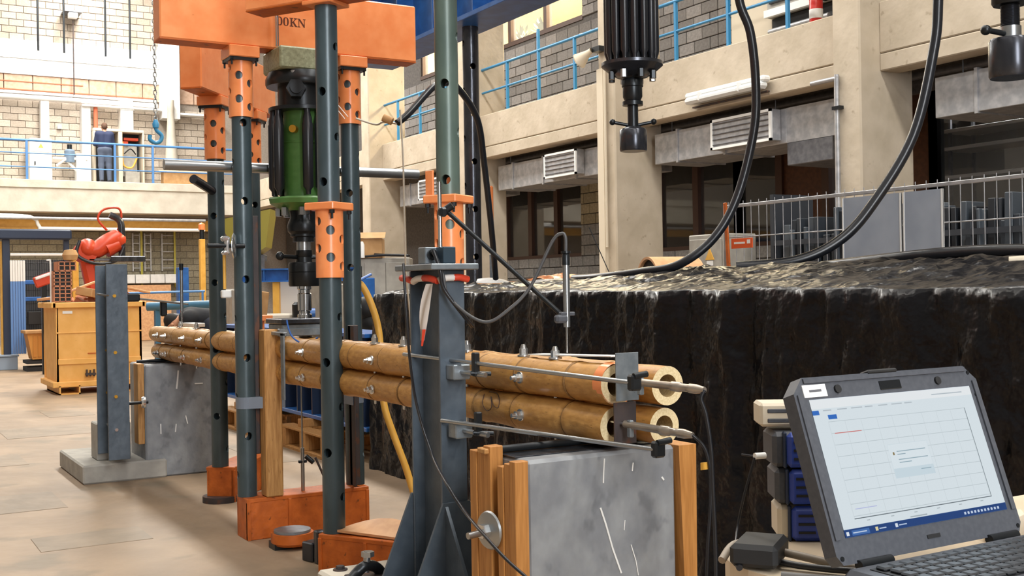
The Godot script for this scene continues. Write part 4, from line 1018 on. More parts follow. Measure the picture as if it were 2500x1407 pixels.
func bamboo() -> void:
	var t := thing("bamboo_beam", "test beam of four bolted bamboo culms spanning two concrete blocks", "bamboo beam", Vector3(0, 0, 0))
	var cs := [[2.165, 1.078, 0.067, -2.99, -9.30], [2.325, 1.070, 0.066, -2.93, -9.42], [2.165, 0.942, 0.065, -3.0, -9.25], [2.325, 0.935, 0.061, -2.95, -9.35]]
	for i in 4:
		var c: Array = cs[i]
		var m := culm(c[0], c[1], c[2], c[3], c[4], 3 + i)
		var k := part("culm", m[0], M.bamboo[i % 2], t)
		part("cut_end", m[1], M.bamboo_cut, k, "pale cut rim of the culm")
		part("hollow", m[2], M.bamboo_in, k)
		for q in m[3]: part("node", q, M.bamboo_node, k)
	# vertical bolts (nuts on top) and horizontal ones (nuts on the side)
	for z in [-4.942, -4.622, -4.019, -3.577, -3.361, -8.1, -8.55]:
		part("bolt", mb().cyl(Vector3(2.165, 0.86, z), Vector3(2.165, 1.19, z), 0.008, -1, 10).cyl(Vector3(2.165, 1.146, z), Vector3(2.165, 1.152, z), 0.024, -1, 16).hexa(Vector3(2.165, 1.152, z), Vector3(2.165, 1.175, z), 0.016).cyl(Vector3(2.165, 1.175, z), Vector3(2.165, 1.188, z), 0.013, 0.009, 12), M.zinc, t)
	for y in [1.075, 0.94]:
		for z in [-3.496, -4.832, -5.75, -7.75, -8.2, -8.75, -9.0]:
			part("bolt", mb().cyl(Vector3(2.06, y, z), Vector3(2.42, y, z), 0.008, -1, 10).cyl(Vector3(2.095, y, z), Vector3(2.101, y, z), 0.022, -1, 16).hexa(Vector3(2.076, y, z), Vector3(2.095, y, z), 0.016).cyl(Vector3(2.066, y, z), Vector3(2.076, y, z), 0.008, 0.011, 12), M.zinc, t)
	part("pen_mark", mb().tube([Vector3(2.1219, 0.9927, -3.8021), Vector3(2.1008, 0.9593, -3.7815), Vector3(2.0990, 0.9340, -3.7471), Vector3(2.0989, 0.9497, -3.7086), Vector3(2.1169, 0.9879, -3.7421), Vector3(2.1006, 0.9584, -3.6955), Vector3(2.0993, 0.9522, -3.6595), Vector3(2.1124, 0.9827, -3.6719), Vector3(2.1331, 1.0004, -3.7291), Vector3(2.1343, 1.0010, -3.7852)], 0.0016, 5, 4), M.brown_frame, t, "dark hand drawn mark on the lower culm")
	# end plates that the gauges touch
	single("gauge_plate", mb().bx(Vector3(2.125, 1.03, -2.945), Vector3(2.215, 1.185, -2.94), 0.001), M.steel_plate, "upright grey plate on the end of the upper bamboo", "plate")
	single("gauge_plate", mb().bx(Vector3(2.122, 0.89, -2.955), Vector3(2.21, 1.025, -2.95), 0.001), M.rust_steel, "rusty plate on the end of the lower bamboo", "plate")
	single("tape_patch", mb().lathe([Vector2(0.0688, 0), Vector2(0.0688, 0.05)], Vector3(2.165, 1.082, -2.985), Vector3(0, 0, -1), 28), M.orange, "orange painted band at the end of the upper front bamboo", "band")
	single("white_plate", mb().box(Vector3(2.19, 1.162, -3.27), Vector3(0.07, 0.004, 0.52), 0, Basis(Vector3.RIGHT, -0.03)), M.white_paint, "thin white strip lying on the upper bamboo under the upright gauge", "strip")

# ---------- near and far gauge stands ----------
func h_column(t: Node3D, w: float, d: float, y0: float, y1: float, m: Material) -> void:
	# flanges face along z, web between
	part("flange_plate", mb().bx(Vector3(-w / 2, y0, d / 2 - 0.012), Vector3(w / 2, y1, d / 2), 0.002), m, t)
	part("flange_plate", mb().bx(Vector3(-w / 2, y0, -d / 2), Vector3(w / 2, y1, -d / 2 + 0.012), 0.002), m, t)
	part("web", mb().bx(Vector3(-0.006, y0, -d / 2 + 0.012), Vector3(0.006, y1, d / 2 - 0.012)), m, t)

func near_stand() -> void:
	var t := thing("gauge_stand", "dark steel column with splayed gussets holding gauges before the bamboo beam", "steel stand", Vector3(1.915, 0, -3.79))
	h_column(t, 0.105, 0.25, 0.27, 1.47, M.stand_steel)
	part("top_plate", mb().bx(Vector3(-0.115, 1.47, -0.12), Vector3(0.08, 1.492, 0.19), 0.003), M.steel_plate, t)
	part("base_plate", mb().bx(Vector3(-0.22, 0.25, -0.42), Vector3(0.22, 0.27, 0.4), 0.003), M.rust_steel, t)
	for s in [-1, 1]:
		part("gusset", mb().prism([Vector2(0.11, 0.27), Vector2(0.36, 0.27), Vector2(0.13, 0.62), Vector2(0.11, 0.62)], 0.012, Transform3D(Basis(Vector3(0, 0, 1 * s), Vector3.UP, Vector3(-1 * s, 0, 0)), Vector3(-0.042 + 0.006 * s, 0, 0))), M.stand_steel, t)
	part("gusset", mb().prism([Vector2(-0.2, 0.27), Vector2(0.16, 0.27), Vector2(0.055, 0.62), Vector2(-0.055, 0.62)], 0.012, Transform3D(Basis(), Vector3(0, 0, 0.126))), M.stand_steel, t)
	part("gusset", mb().prism([Vector2(-0.2, 0.27), Vector2(0.16, 0.27), Vector2(0.055, 0.62), Vector2(-0.055, 0.62)], 0.012, Transform3D(Basis(), Vector3(0, 0, -0.138))), M.stand_steel, t)
	var bs := single("concrete_slab", mb().bx(Vector3(1.66, 0, -4.42), Vector3(2.35, 0.25, -3.3), 0.012), M.concrete_pale, "pale concrete base slab under the near gauge stand", "slab")
	# anchor nut on the slab
	var an := thing("anchor_nut", "small rusty nut on the corner of the pale base slab", "nut", Vector3(1.74, 0.25, -4.36))
	part("washer", mb().cyl(Vector3(0, 0, 0), Vector3(0, 0.005, 0), 0.03, -1, 16), M.rust_steel, an)
	part("nut", mb().hexa(Vector3(0, 0.005, 0), Vector3(0, 0.018, 0), 0.018), M.rust_steel, an)
	var cl := thing("beam_clamp", "black screw clamp holding the base plate of the near stand", "clamp", Vector3(1.75, 0.27, -4.12))
	part("jaw", mb().tube([Vector3(-0.08, -0.01, 0.02), Vector3(-0.04, 0.02, 0), Vector3(0.0, 0.045, 0), Vector3(0.05, 0.03, -0.02), Vector3(0.08, 0.0, -0.03)], 0.022, 10), M.black_steel, cl)
	part("screw", mb().cyl(Vector3(0.0, 0.02, 0), Vector3(0.01, 0.1, 0), 0.014, -1, 12).hexa(Vector3(0.01, 0.08, 0), Vector3(0.01, 0.1, 0), 0.026), M.steel, cl)
	# magnetic bases on the top plate
	for q in [[1.852, -3.73, "grey magnetic gauge base with a dark rotary knob on the steel top plate", 0], [1.898, -3.675, "dark blue magnetic gauge base on the steel top plate", 1]]:
		var g := thing("magnetic_base", q[2], "gauge base", Vector3(q[0], 1.492, q[1]))
		part("base_block", mb().box(Vector3(0, 0.032, 0), Vector3(0.052, 0.062, 0.06), 0.003), M.steel_plate if q[3] == 0 else flat(hexc("33434f"), 0.4, 0.3), g)
		if q[3] == 0:
			part("knob", mb().cyl(Vector3(0, 0.035, 0.03), Vector3(0, 0.035, 0.042), 0.02, -1, 20).box(Vector3(0, 0.035, 0.05), Vector3(0.036, 0.012, 0.016), 0.005, Basis(Vector3(0, 0, 1), -0.8)), M.black_steel, g)
		else:
			part("column_rod", mb().cyl(Vector3(-0.022, 0.062, 0.0), Vector3(-0.022, 0.30, 0), 0.0075, -1, 16), M.chrome, g)
			part("joint", mb().box(Vector3(-0.015, 0.19, 0.01), Vector3(0.03, 0.035, 0.03), 0.008).cyl(Vector3(-0.01, 0.19, 0.0), Vector3(0.02, 0.215, 0.02), 0.014), M.black_steel, g)
	# warning tape round the head
	var tp := thing("warning_tape", "red and white warning tape knotted round the head of the near stand", "tape", Vector3(1.915, 1.43, -3.79))
	var reds := flat(hexc("d8452c"), 0.45)
	var wh := flat(hexc("e3dcd6"), 0.45)
	var band := [[Vector3(-0.062, 0.015, -0.17), Vector3(-0.066, 0.0, -0.06), reds], [Vector3(-0.066, 0.0, -0.06), Vector3(-0.07, 0.012, 0.04), wh], [Vector3(-0.07, 0.012, 0.04), Vector3(-0.06, 0.0, 0.13), reds], [Vector3(-0.06, 0.0, 0.135), Vector3(0.0, 0.012, 0.14), wh], [Vector3(0.0, 0.012, 0.14), Vector3(0.062, 0.005, 0.135), reds]]
	for q in band:
		var mid: Vector3 = (q[0] + q[1]) * 0.5 + Vector3(-0.006, 0.004, 0.004)
		part("band_piece", mb().tube([q[0], mid, q[1]], 0.013, 8, 5), q[2], tp)
	var tl: Array = []
	for i in 13:
		var s := i / 12.0
		var wv := 0.028 - 0.008 * s + 0.006 * sin(s * 5.0)
		var c := Vector3(-0.075 - 0.012 * sin(s * 3.0), -0.01 - 0.25 * s, 0.1 - 0.075 * s)
		var r: Array[Vector3] = []
		for j in 5:
			var e := (j - 2) / 2.0
			r.append(c + Vector3(0.006 * cos(e * 4.0 + s * 4.0), 0, e * wv))
		tl.append(r)
	part("tape_tail", mb().sheet(tl.slice(0, 11)), wh, tp)
	part("tape_tail", mb().sheet(tl.slice(8, 11)).sheet([[tl[8][2] + Vector3(-0.004, 0, 0.02), tl[8][4] + Vector3(-0.004, 0, 0.004)], [tl[11][2] + Vector3(-0.004, 0, 0.012), tl[11][4] + Vector3(-0.004, 0, 0)]]), reds, tp, "red end of the tape")
	# gauge arms along the beam
	for q in [[Vector3(1.856, 1.151, -3.96), Vector3(2.06, 1.105, -2.76), Vector3(1.93, 1.13, -3.52), "upper long silver rod clamped to the near stand beside the bamboo"], [Vector3(1.862, 0.922, -3.66), Vector3(2.10, 0.905, -2.70), Vector3(1.925, 0.92, -3.5), "lower long silver rod clamped to the near stand under the bamboo"]]:
		var g := thing("gauge_rod", q[3], "rod", q[0])
		part("rod", mb().cyl(Vector3.ZERO, q[1] - q[0], 0.0075, -1, 14), M.steel, g)
		var c: Vector3 = q[2] - q[0]
		part("swivel_clamp", mb().box(c, Vector3(0.026, 0.085, 0.022), 0.004).cyl(c + Vector3(-0.02, -0.03, 0), c + Vector3(0.05, -0.035, 0.02), 0.008, -1, 12), M.black_steel, g)
		part("side_rod", mb().cyl(c + Vector3(-0.02, -0.03, -0.14), c + Vector3(0.012, -0.036, 0.05), 0.009, -1, 14), M.steel, g)
		part("magnet_block", mb().box(c + Vector3(-0.01, -0.032, -0.115), Vector3(0.07, 0.055, 0.06), 0.004), M.steel_plate, g)
		var e: Vector3 = q[1] - q[0]
		part("end_clamp", mb().box(e + Vector3(0.01, 0.0, -0.01), Vector3(0.04, 0.05, 0.03), 0.006).cyl(e + Vector3(0.0, 0.02, 0), e + Vector3(0.05, 0.025, 0), 0.01, -1, 12), M.black_steel, g)
	# displacement gauges at the beam end
	for q in [[Vector3(2.14, 1.098, -2.86), "upper silver displacement gauge pointing at the end plate"], [Vector3(2.15, 0.957, -2.93), "lower silver displacement gauge pointing at the rusty end plate"]]:
		var g := thing("displacement_gauge", q[1], "gauge", q[0])
		var ax := Vector3(0.1, -0.025, 1.0).normalized()
		part("gauge_body", mb().lathe([Vector2(0, 0.0), Vector2(0.012, 0.0), Vector2(0.0125, 0.16), Vector2(0.0155, 0.165), Vector2(0.0155, 0.2), Vector2(0.012, 0.205), Vector2(0.012, 0.235), Vector2(0.0145, 0.24), Vector2(0.0145, 0.265), Vector2(0.009, 0.3), Vector2(0, 0.3)], Vector3.ZERO, ax, 20), mat(tones(hexc("b9aea0"), hexc("9d9388"), 0.05, 3, 80), 0.3, 0.7), g)
		part("plunger", mb().cyl(-ax * 0.07, Vector3.ZERO, 0.005, -1, 10), M.chrome, g)
		part("holder", mb().box(ax * 0.025 + Vector3(0, -0.012, 0), Vector3(0.016, 0.055, 0.02), 0.003), M.steel_plate, g)
	# upright gauge above the white strip
	var ug := thing("displacement_gauge", "upright silver displacement gauge standing over the bamboo on a thin tip", "gauge", Vector3(2.2, 1.168, -3.335))
	part("plunger", mb().cyl(Vector3(0, 0, 0), Vector3(0, 0.1, 0), 0.0045, -1, 10), M.chrome, ug)
	part("gauge_body", mb().lathe([Vector2(0, 0.09), Vector2(0.012, 0.09), Vector2(0.012, 0.31), Vector2(0, 0.31)], Vector3.ZERO, Vector3.UP, 20), M.steel, ug)
	part("cable_head", mb().lathe([Vector2(0, 0.31), Vector2(0.014, 0.31), Vector2(0.014, 0.345), Vector2(0.011, 0.35), Vector2(0.017, 0.352), Vector2(0.017, 0.36), Vector2(0, 0.36)], Vector3.ZERO, Vector3.UP, 20), M.black_steel, ug)
	part("holder", mb().box(Vector3(0.0, 0.137, 0), Vector3(0.06, 0.014, 0.02), 0.003).box(Vector3(-0.025, 0.12, 0.0), Vector3(0.05, 0.03, 0.03), 0.008), M.dark_plastic, ug)
	single("gauge_rod", mb().cyl(Vector3(1.90, 1.69, -3.675), Vector3(2.19, 1.3, -3.35), 0.0085, -1, 14), M.black_steel, "slanting dark arm from the magnetic base to the upright gauge", "rod")

func far_stand() -> void:
	var t := thing("gauge_stand", "dark steel column with yellow bolts standing beyond the bamboo near the yellow bin", "steel stand", Vector3(1.70, 0, -8.7))
	var y1 := 1.62
	h_column(t, 0.15, 0.42, 0.2, y1, M.stand_steel)
	for y in [1.39, 0.98, 0.66, 0.42]:
		for s in [-1, 1]:
			part("bolt", mb().hexa(Vector3(-0.02 if s == 1 else 0.0, y, 0.21 if s == 1 else -0.2), Vector3(-0.02 if s == 1 else 0.0, y, 0.222 if s == 1 else -0.188), 0.013), M.brass if y > 0.6 else M.zinc, t)
	var b := single("concrete_slab", mb().bx(Vector3(1.49, 0, -9.8), Vector3(2.1, 0.14, -8.75), 0.012), M.slab, "flat concrete slab under the far gauge stand", "slab")
	single("concrete_cube", mb().bx(Vector3(1.63, 0.14, -9.2), Vector3(1.88, 0.42, -8.96), 0.008), M.slab, "concrete cube standing on the slab behind the far gauge stand", "block")
	var g := thing("gauge_rod", "thin steel rod across the head of the far stand with black clamps", "rod", Vector3(1.7, 1.385, -8.47))
	part("rod", mb().cyl(Vector3(-0.15, 0.02, 0.03), Vector3(0.62, -0.07, -0.45), 0.008, -1, 10), M.steel, g)
	part("clamp", mb().box(Vector3(0.12, -0.01, -0.12), Vector3(0.12, 0.06, 0.05), 0.01), M.black_steel, g)
	part("end_clamp", mb().box(Vector3(0.42, -0.1, -0.4), Vector3(0.05, 0.12, 0.04), 0.01), M.black_steel, g)
	var ug := thing("displacement_gauge", "slim upright displacement gauge over the far end of the bamboo", "gauge", Vector3(2.23, 1.16, -8.75))
	part("gauge_body", mb().cyl(Vector3(0, 0.1, 0), Vector3(0, 0.42, 0), 0.012, -1, 14), M.steel, ug)
	part("plunger", mb().cyl(Vector3(0, 0, 0), Vector3(0, 0.1, 0), 0.006, -1, 10), M.chrome, ug)
	part("cable_head", mb().cyl(Vector3(0, 0.42, 0), Vector3(0, 0.47, 0), 0.016, -1, 12), M.black_steel, ug)
	single("white_plate", mb().box(Vector3(2.28, 1.16, -8.6), Vector3(0.09, 0.03, 0.3), 0.004), M.white_paint, "white plate lying on the far end of the bamboo", "strip")
	var c2 := thing("column_clamp", "small steel screw clamp between the far stand and the board", "clamp", Vector3(1.84, 0.6, -8.55))
	part("screw", mb().cyl(Vector3(-0.12, 0, 0.02), Vector3(0.08, 0, 0), 0.012, -1, 12), M.black_steel, c2)
	part("wheel", mb().lathe([Vector2(0, -0.02), Vector2(0.04, -0.015), Vector2(0.045, 0.0), Vector2(0.04, 0.015), Vector2(0, 0.02)], Vector3(0.05, 0, 0), Vector3(1, 0, 0.2)), M.zinc, c2)

func blocks_and_supports() -> void:
	var m: Material = M.concrete_grey
	var nb_ := single("concrete_block", mb().bx(Vector3(1.82, 0, -3.34), Vector3(2.41, 0.86, -3.0), 0.012), m, "grey concrete support block under the near end of the bamboo beam", "concrete block")
	var fb_ := single("concrete_block", mb().bx(Vector3(1.95, 0, -9.3), Vector3(2.54, 0.86, -8.78), 0.012), m, "grey concrete support block under the far end of the bamboo beam", "concrete block")
	var runs := [[[Vector3(2.096, 0.683, -2.9985), Vector3(2.116, 0.628, -2.9985), Vector3(2.142, 0.545, -2.9985), Vector3(2.175, 0.460, -2.9985)], 0.0060], [[Vector3(2.115, 0.841, -2.9985), Vector3(2.111, 0.801, -2.9985), Vector3(2.109, 0.762, -2.9985)], 0.0045], [[Vector3(2.230, 0.817, -2.9985), Vector3(2.226, 0.790, -2.9985)], 0.0040], [[Vector3(2.216, 0.548, -2.9985), Vector3(2.235, 0.492, -2.9985), Vector3(2.244, 0.443, -2.9985)], 0.0030], [[Vector3(2.193, 0.632, -2.9985), Vector3(2.189, 0.599, -2.9985)], 0.0025], [[Vector3(2.348, 0.758, -2.9985), Vector3(2.357, 0.747, -2.9985)], 0.0060]]
	var far_runs := [[[Vector3(2.202, 0.807, -8.778), Vector3(2.195, 0.728, -8.778), Vector3(2.187, 0.666, -8.778)], 0.0120], [[Vector3(2.063, 0.407, -8.778), Vector3(2.064, 0.329, -8.778)], 0.0080], [[Vector3(2.180, 0.398, -8.778), Vector3(2.173, 0.336, -8.778)], 0.0080], [[Vector3(2.253, 0.456, -8.778), Vector3(2.267, 0.392, -8.778)], 0.0080], [[Vector3(2.326, 0.699, -8.778), Vector3(2.390, 0.698, -8.778)], 0.0100]]
	for q in runs + far_runs:
		var b := mb()
		for i in q[0].size() - 1: b.bar(q[0][i], q[0][i + 1], q[1], 0.002, 0, Vector3.BACK)
		part("paint_run", b, M.white_paint, nb_ if q in runs else fb_, "white paint run")
	for q in [[-3.17, 0.0, "near"], [-9.0, 0.13, "far"]]:
		var s := thing("roller_support", "black steel roller between plates under the %s end of the bamboo beam" % q[2], "roller", Vector3(2.12 + q[1], 0.86, q[0]))
		part("lower_plate", mb().bx(Vector3(-0.3, 0, -0.06), Vector3(0.33, 0.004, 0.1), 0.001), M.pole_dark, s)
		part("roller", mb().cyl(Vector3(-0.31, 0.017, 0), Vector3(0.34, 0.017, 0), 0.0125, -1, 20), M.black_steel, s)
	# clamped boards
	var wl := ["thick plywood board clamped to the near block, front one of the left pair", "thick plywood board clamped to the near block, rear one of the left pair"]
	var zz := [[-2.985, -3.10], [-3.14, -3.28]]
	for i in 2:
		var b := thing("plywood_board", wl[i], "board", Vector3(1.7935, 0, 0))
		var top: float = 0.862 if i == 0 else 0.893
		for k in 3:
			var z0 := lerpf(zz[i][0], zz[i][1], k / 3.0)
			var z1 := lerpf(zz[i][0], zz[i][1], (k + 1) / 3.0)
			part("ply_strip", mb().bx(Vector3(-0.024 + (0.003 if k == 1 else 0.0), 0.12, z1 + 0.001), Vector3(0.024, top - 0.012 * k, z0 - 0.001), 0.002), M.ply, b)
	var rb := single("plywood_board", mb().prism([Vector2(0.0, 0.86), Vector2(0.075, 0.86), Vector2(0.068, 0.1), Vector2(0.028, 0.1)], 0.3, Transform3D(Basis(), Vector3(2.408, 0, -3.28))), M.ply, "tapering orange plywood board on the right side of the near block", "board")
	single("plywood_board", mb().bx(Vector3(1.90, 0.26, -8.93), Vector3(1.948, 0.87, -8.79), 0.004), M.timber, "pale timber board on the left side of the far block", "board")
	var c := thing("hand_clamp", "steel clamp with a large round wheel pressing the boards to the near block", "clamp", Vector3(1.755, 0.630, -3.127))
	part("wheel", mb().lathe([Vector2(0, -0.006), Vector2(0.055, -0.006), Vector2(0.062, 0.0), Vector2(0.058, 0.006), Vector2(0.02, 0.012), Vector2(0, 0.012)], Vector3.ZERO, Vector3(-1, 0, 0.15), 32), M.steel, c)
	part("nut", mb().hexa(Vector3(-0.006, 0, 0), Vector3(-0.035, 0, 0.004), 0.024), M.zinc, c)
	part("screw", mb().cyl(Vector3(0.02, 0, 0), Vector3(-0.085, -0.006, 0.012), 0.011, -1, 14), M.steel, c)
	single("timber_piece", mb().bx(Vector3(1.755, 0.868, -3.2), Vector3(1.81, 0.885, -3.15), 0.003), M.timber, "small pale wood offcut on top of the clamped boards", "wood")
	single("bolt_stub", mb().cyl(Vector3(2.47, 0.53, -3.1), Vector3(2.52, 0.53, -3.08), 0.012, -1, 14), M.zinc, "short steel bolt sticking out of the right plywood board", "bolt")
# ---------- wrapped specimen ----------
func tarp_stack() -> void:
	var t := thing("tarpaulin", "black plastic sheeting draped over the long specimen behind the bamboo beam", "tarpaulin", Vector3(0, 0, 0))
	var f := FastNoiseLite.new(); f.seed = 4; f.frequency = 1.0; f.fractal_octaves = 4
	var g := FastNoiseLite.new(); g.seed = 9; g.frequency = 1.0; g.fractal_octaves = 3
	var rows: Array = []
	var z := -8.2
	while z < -0.6:
		var r: Array[Vector3] = []
		var sag := 0.016 * g.get_noise_2d(z * 1.3, 3.0)
		var rise: float = 0.03 + 0.07 * smoothstep(-6.9, -5.6, z)
		for i in 27:
			var y := 1.37 * i / 26.0
			var pleat := 0.06 * f.get_noise_2d(z * 2.4, y * 0.35) + 0.03 * absf(f.get_noise_2d(z * 5.0 + 20.0, y * 0.9)) + 0.014 * f.get_noise_2d(z * 9.0 + 20.0, y * 4.0)
			r.append(Vector3(3.6 - pleat - 0.05 * (1.0 - y / 1.37), y, z))
		for i in range(1, 44):
			var u := i / 43.0
			var x := 3.6 + 1.65 * u
			var wr := 0.03 * f.get_noise_2d(z * 2.0, x * 3.0 + 8.0) + 0.03 * absf(f.get_noise_2d(z * 5.0, x * 6.0)) + 0.008 * f.get_noise_2d(z * 14.0, x * 14.0)
			var edge := 0.02 * sin(minf(u * 12.0, PI * 0.5))
			r.append(Vector3(x, 1.372 + edge + sag * (1.0 - u) + rise * smoothstep(0.0, 0.5, u) + wr * minf(u * 6.0, 1.0), z))
		for i in 5: r.append(Vector3(5.26 + 0.02 * i, 1.45 * (1.0 - i / 4.0), z))
		rows.append(r)
		z += 0.03
	part("sheet", mb().sheet(rows), M.tarp, t)
	# far end, folded in
	var e := mb()
	var r0: Array = rows[0]
	var mid := Vector3(4.4, 0.7, -8.22)
	for i in r0.size() - 1: e.tri(r0[i], r0[i + 1], mid, Vector3(0, 0, -1), Vector3(0, 0, -1), Vector3(0, 0, -1))
	part("end_fold", e, M.tarp, t)
	part("seam", mb().tube([Vector3(3.52, 0.62, -3.9), Vector3(3.52, 0.63, -3.3), Vector3(3.52, 0.6, -2.6), Vector3(3.52, 0.62, -1.8)], 0.008, 6), M.black_rubber, t)
	# things lying on and behind the sheeting
	var rg := thing("pipe_ring", "tan cardboard coloured pipe ring lying behind the black sheeting", "ring", Vector3(5.6, 1.4, -7.3))
	part("shell", mb().lathe([Vector2(0.215, 0), Vector2(0.235, 0), Vector2(0.235, 0.42), Vector2(0.215, 0.42), Vector2(0.215, 0)], Vector3.ZERO, Vector3(1, 0, 0.25), 40), M.ply_pale, rg)
	part("liner", mb().lathe([Vector2(0.15, 0.03), Vector2(0.214, 0.03), Vector2(0.214, 0.4), Vector2(0.15, 0.4), Vector2(0.15, 0.03)], Vector3.ZERO, Vector3(1, 0, 0.25), 40), M.black_matt, rg)
	struct("ring_bench", mb().bx(Vector3(5.45, 0, -8.0), Vector3(6.3, 1.17, -6.6), 0.01), M.grey_paint, "grey bench behind the black sheeting under the pipe ring", "bench")
	single("cement_sack", mb().lathe([Vector2(0, 0), Vector2(0.1, 0.005), Vector2(0.16, 0.03), Vector2(0.15, 0.06), Vector2(0.06, 0.08), Vector2(0, 0.08)], Vector3(4.55, 1.4, -7.95), Vector3(0.1, 1, 0.1), 18, 70), M.white_paint, "crumpled white bag on the far end of the black sheeting", "bag")
	for q in [[4.3, 1.43, -7.35, 0.3, "orange wooden strip lying on the black sheeting, front one"], [4.5, 1.445, -7.3, -0.1, "orange wooden strip lying on the black sheeting, rear one"]]:
		single("wooden_strip", mb().box(Vector3(q[0], q[1], q[2]), Vector3(0.06, 0.02, 0.7), 0.004, Basis(Vector3.UP, q[3])), M.ply, q[4], "wood strip")
	single("orange_rag", mb().sheet(rag(Vector3(4.85, 1.50, -7.4), 0.32, 0.2, 3)), M.orange, "orange crumpled cloth on top of the black sheeting", "cloth")
	single("clear_film", mb().sheet(rag(Vector3(4.6, 1.46, -7.0), 0.55, 0.3, 8)), M.galv, "crumpled greyish film on top of the black sheeting", "film")
	single("black_bar", mb().cyl(Vector3(4.6, 1.448, -6.666), Vector3(4.6, 1.442, -6.085), 0.02, -1, 12), M.black_steel, "black hose end lying on the sheeting left of the pipe ring", "hose end")
	var hp := thing("coupling", "white collar on the black hose end on the sheeting", "collar", Vector3(4.6, 1.442, -6.025))
	part("ring", mb().cyl(Vector3(-0.01, 0, -0.06), Vector3(0.01, 0, 0.06), 0.028, -1, 14), M.white, hp)
	single("antenna_wire", mb().cyl(Vector3(5.62, 1.17, -7.6), Vector3(5.42, 1.9, -7.85), 0.004, -1, 6), M.black_steel, "thin dark wire sticking up left of the pipe ring", "wire")
	var tl := thing("torch", "dark grip tool with a pale head lying on the sheeting at the far right", "tool", Vector3(4.35, 1.46, -2.95))
	part("grip", mb().cyl(Vector3(0, 0.02, 0), Vector3(0.25, 0.03, 0.32), 0.028, -1, 14), M.black_matt, tl)
	part("head", mb().cyl(Vector3(-0.08, 0.02, -0.1), Vector3(0, 0.02, 0), 0.02, 0.026, 14), M.beige_paint, tl)
	single("blue_hose", mb().tube([Vector3(5.2, 1.5, -5.0), Vector3(5.1, 1.53, -4.4), Vector3(5.05, 1.55, -3.8), Vector3(4.95, 1.53, -3.0), Vector3(4.9, 1.54, -2.2)], 0.035, 10), M.black_rubber, "thick glossy dark hose lying along the back of the sheeting", "hose")

func rag(c: Vector3, lx: float, lz: float, seed_: int) -> Array:
	var f := FastNoiseLite.new(); f.seed = seed_; f.frequency = 1.0
	var rows: Array = []
	for i in 16:
		var r: Array[Vector3] = []
		for j in 14:
			var u := i / 15.0 - 0.5
			var v := j / 13.0 - 0.5
			r.append(c + Vector3(u * lz * 2.0, 0.03 * f.get_noise_2d(i * 0.35, j * 0.35) - 0.12 * (u * u + v * v), v * lx * 2.0))
		rows.append(r)
	return rows

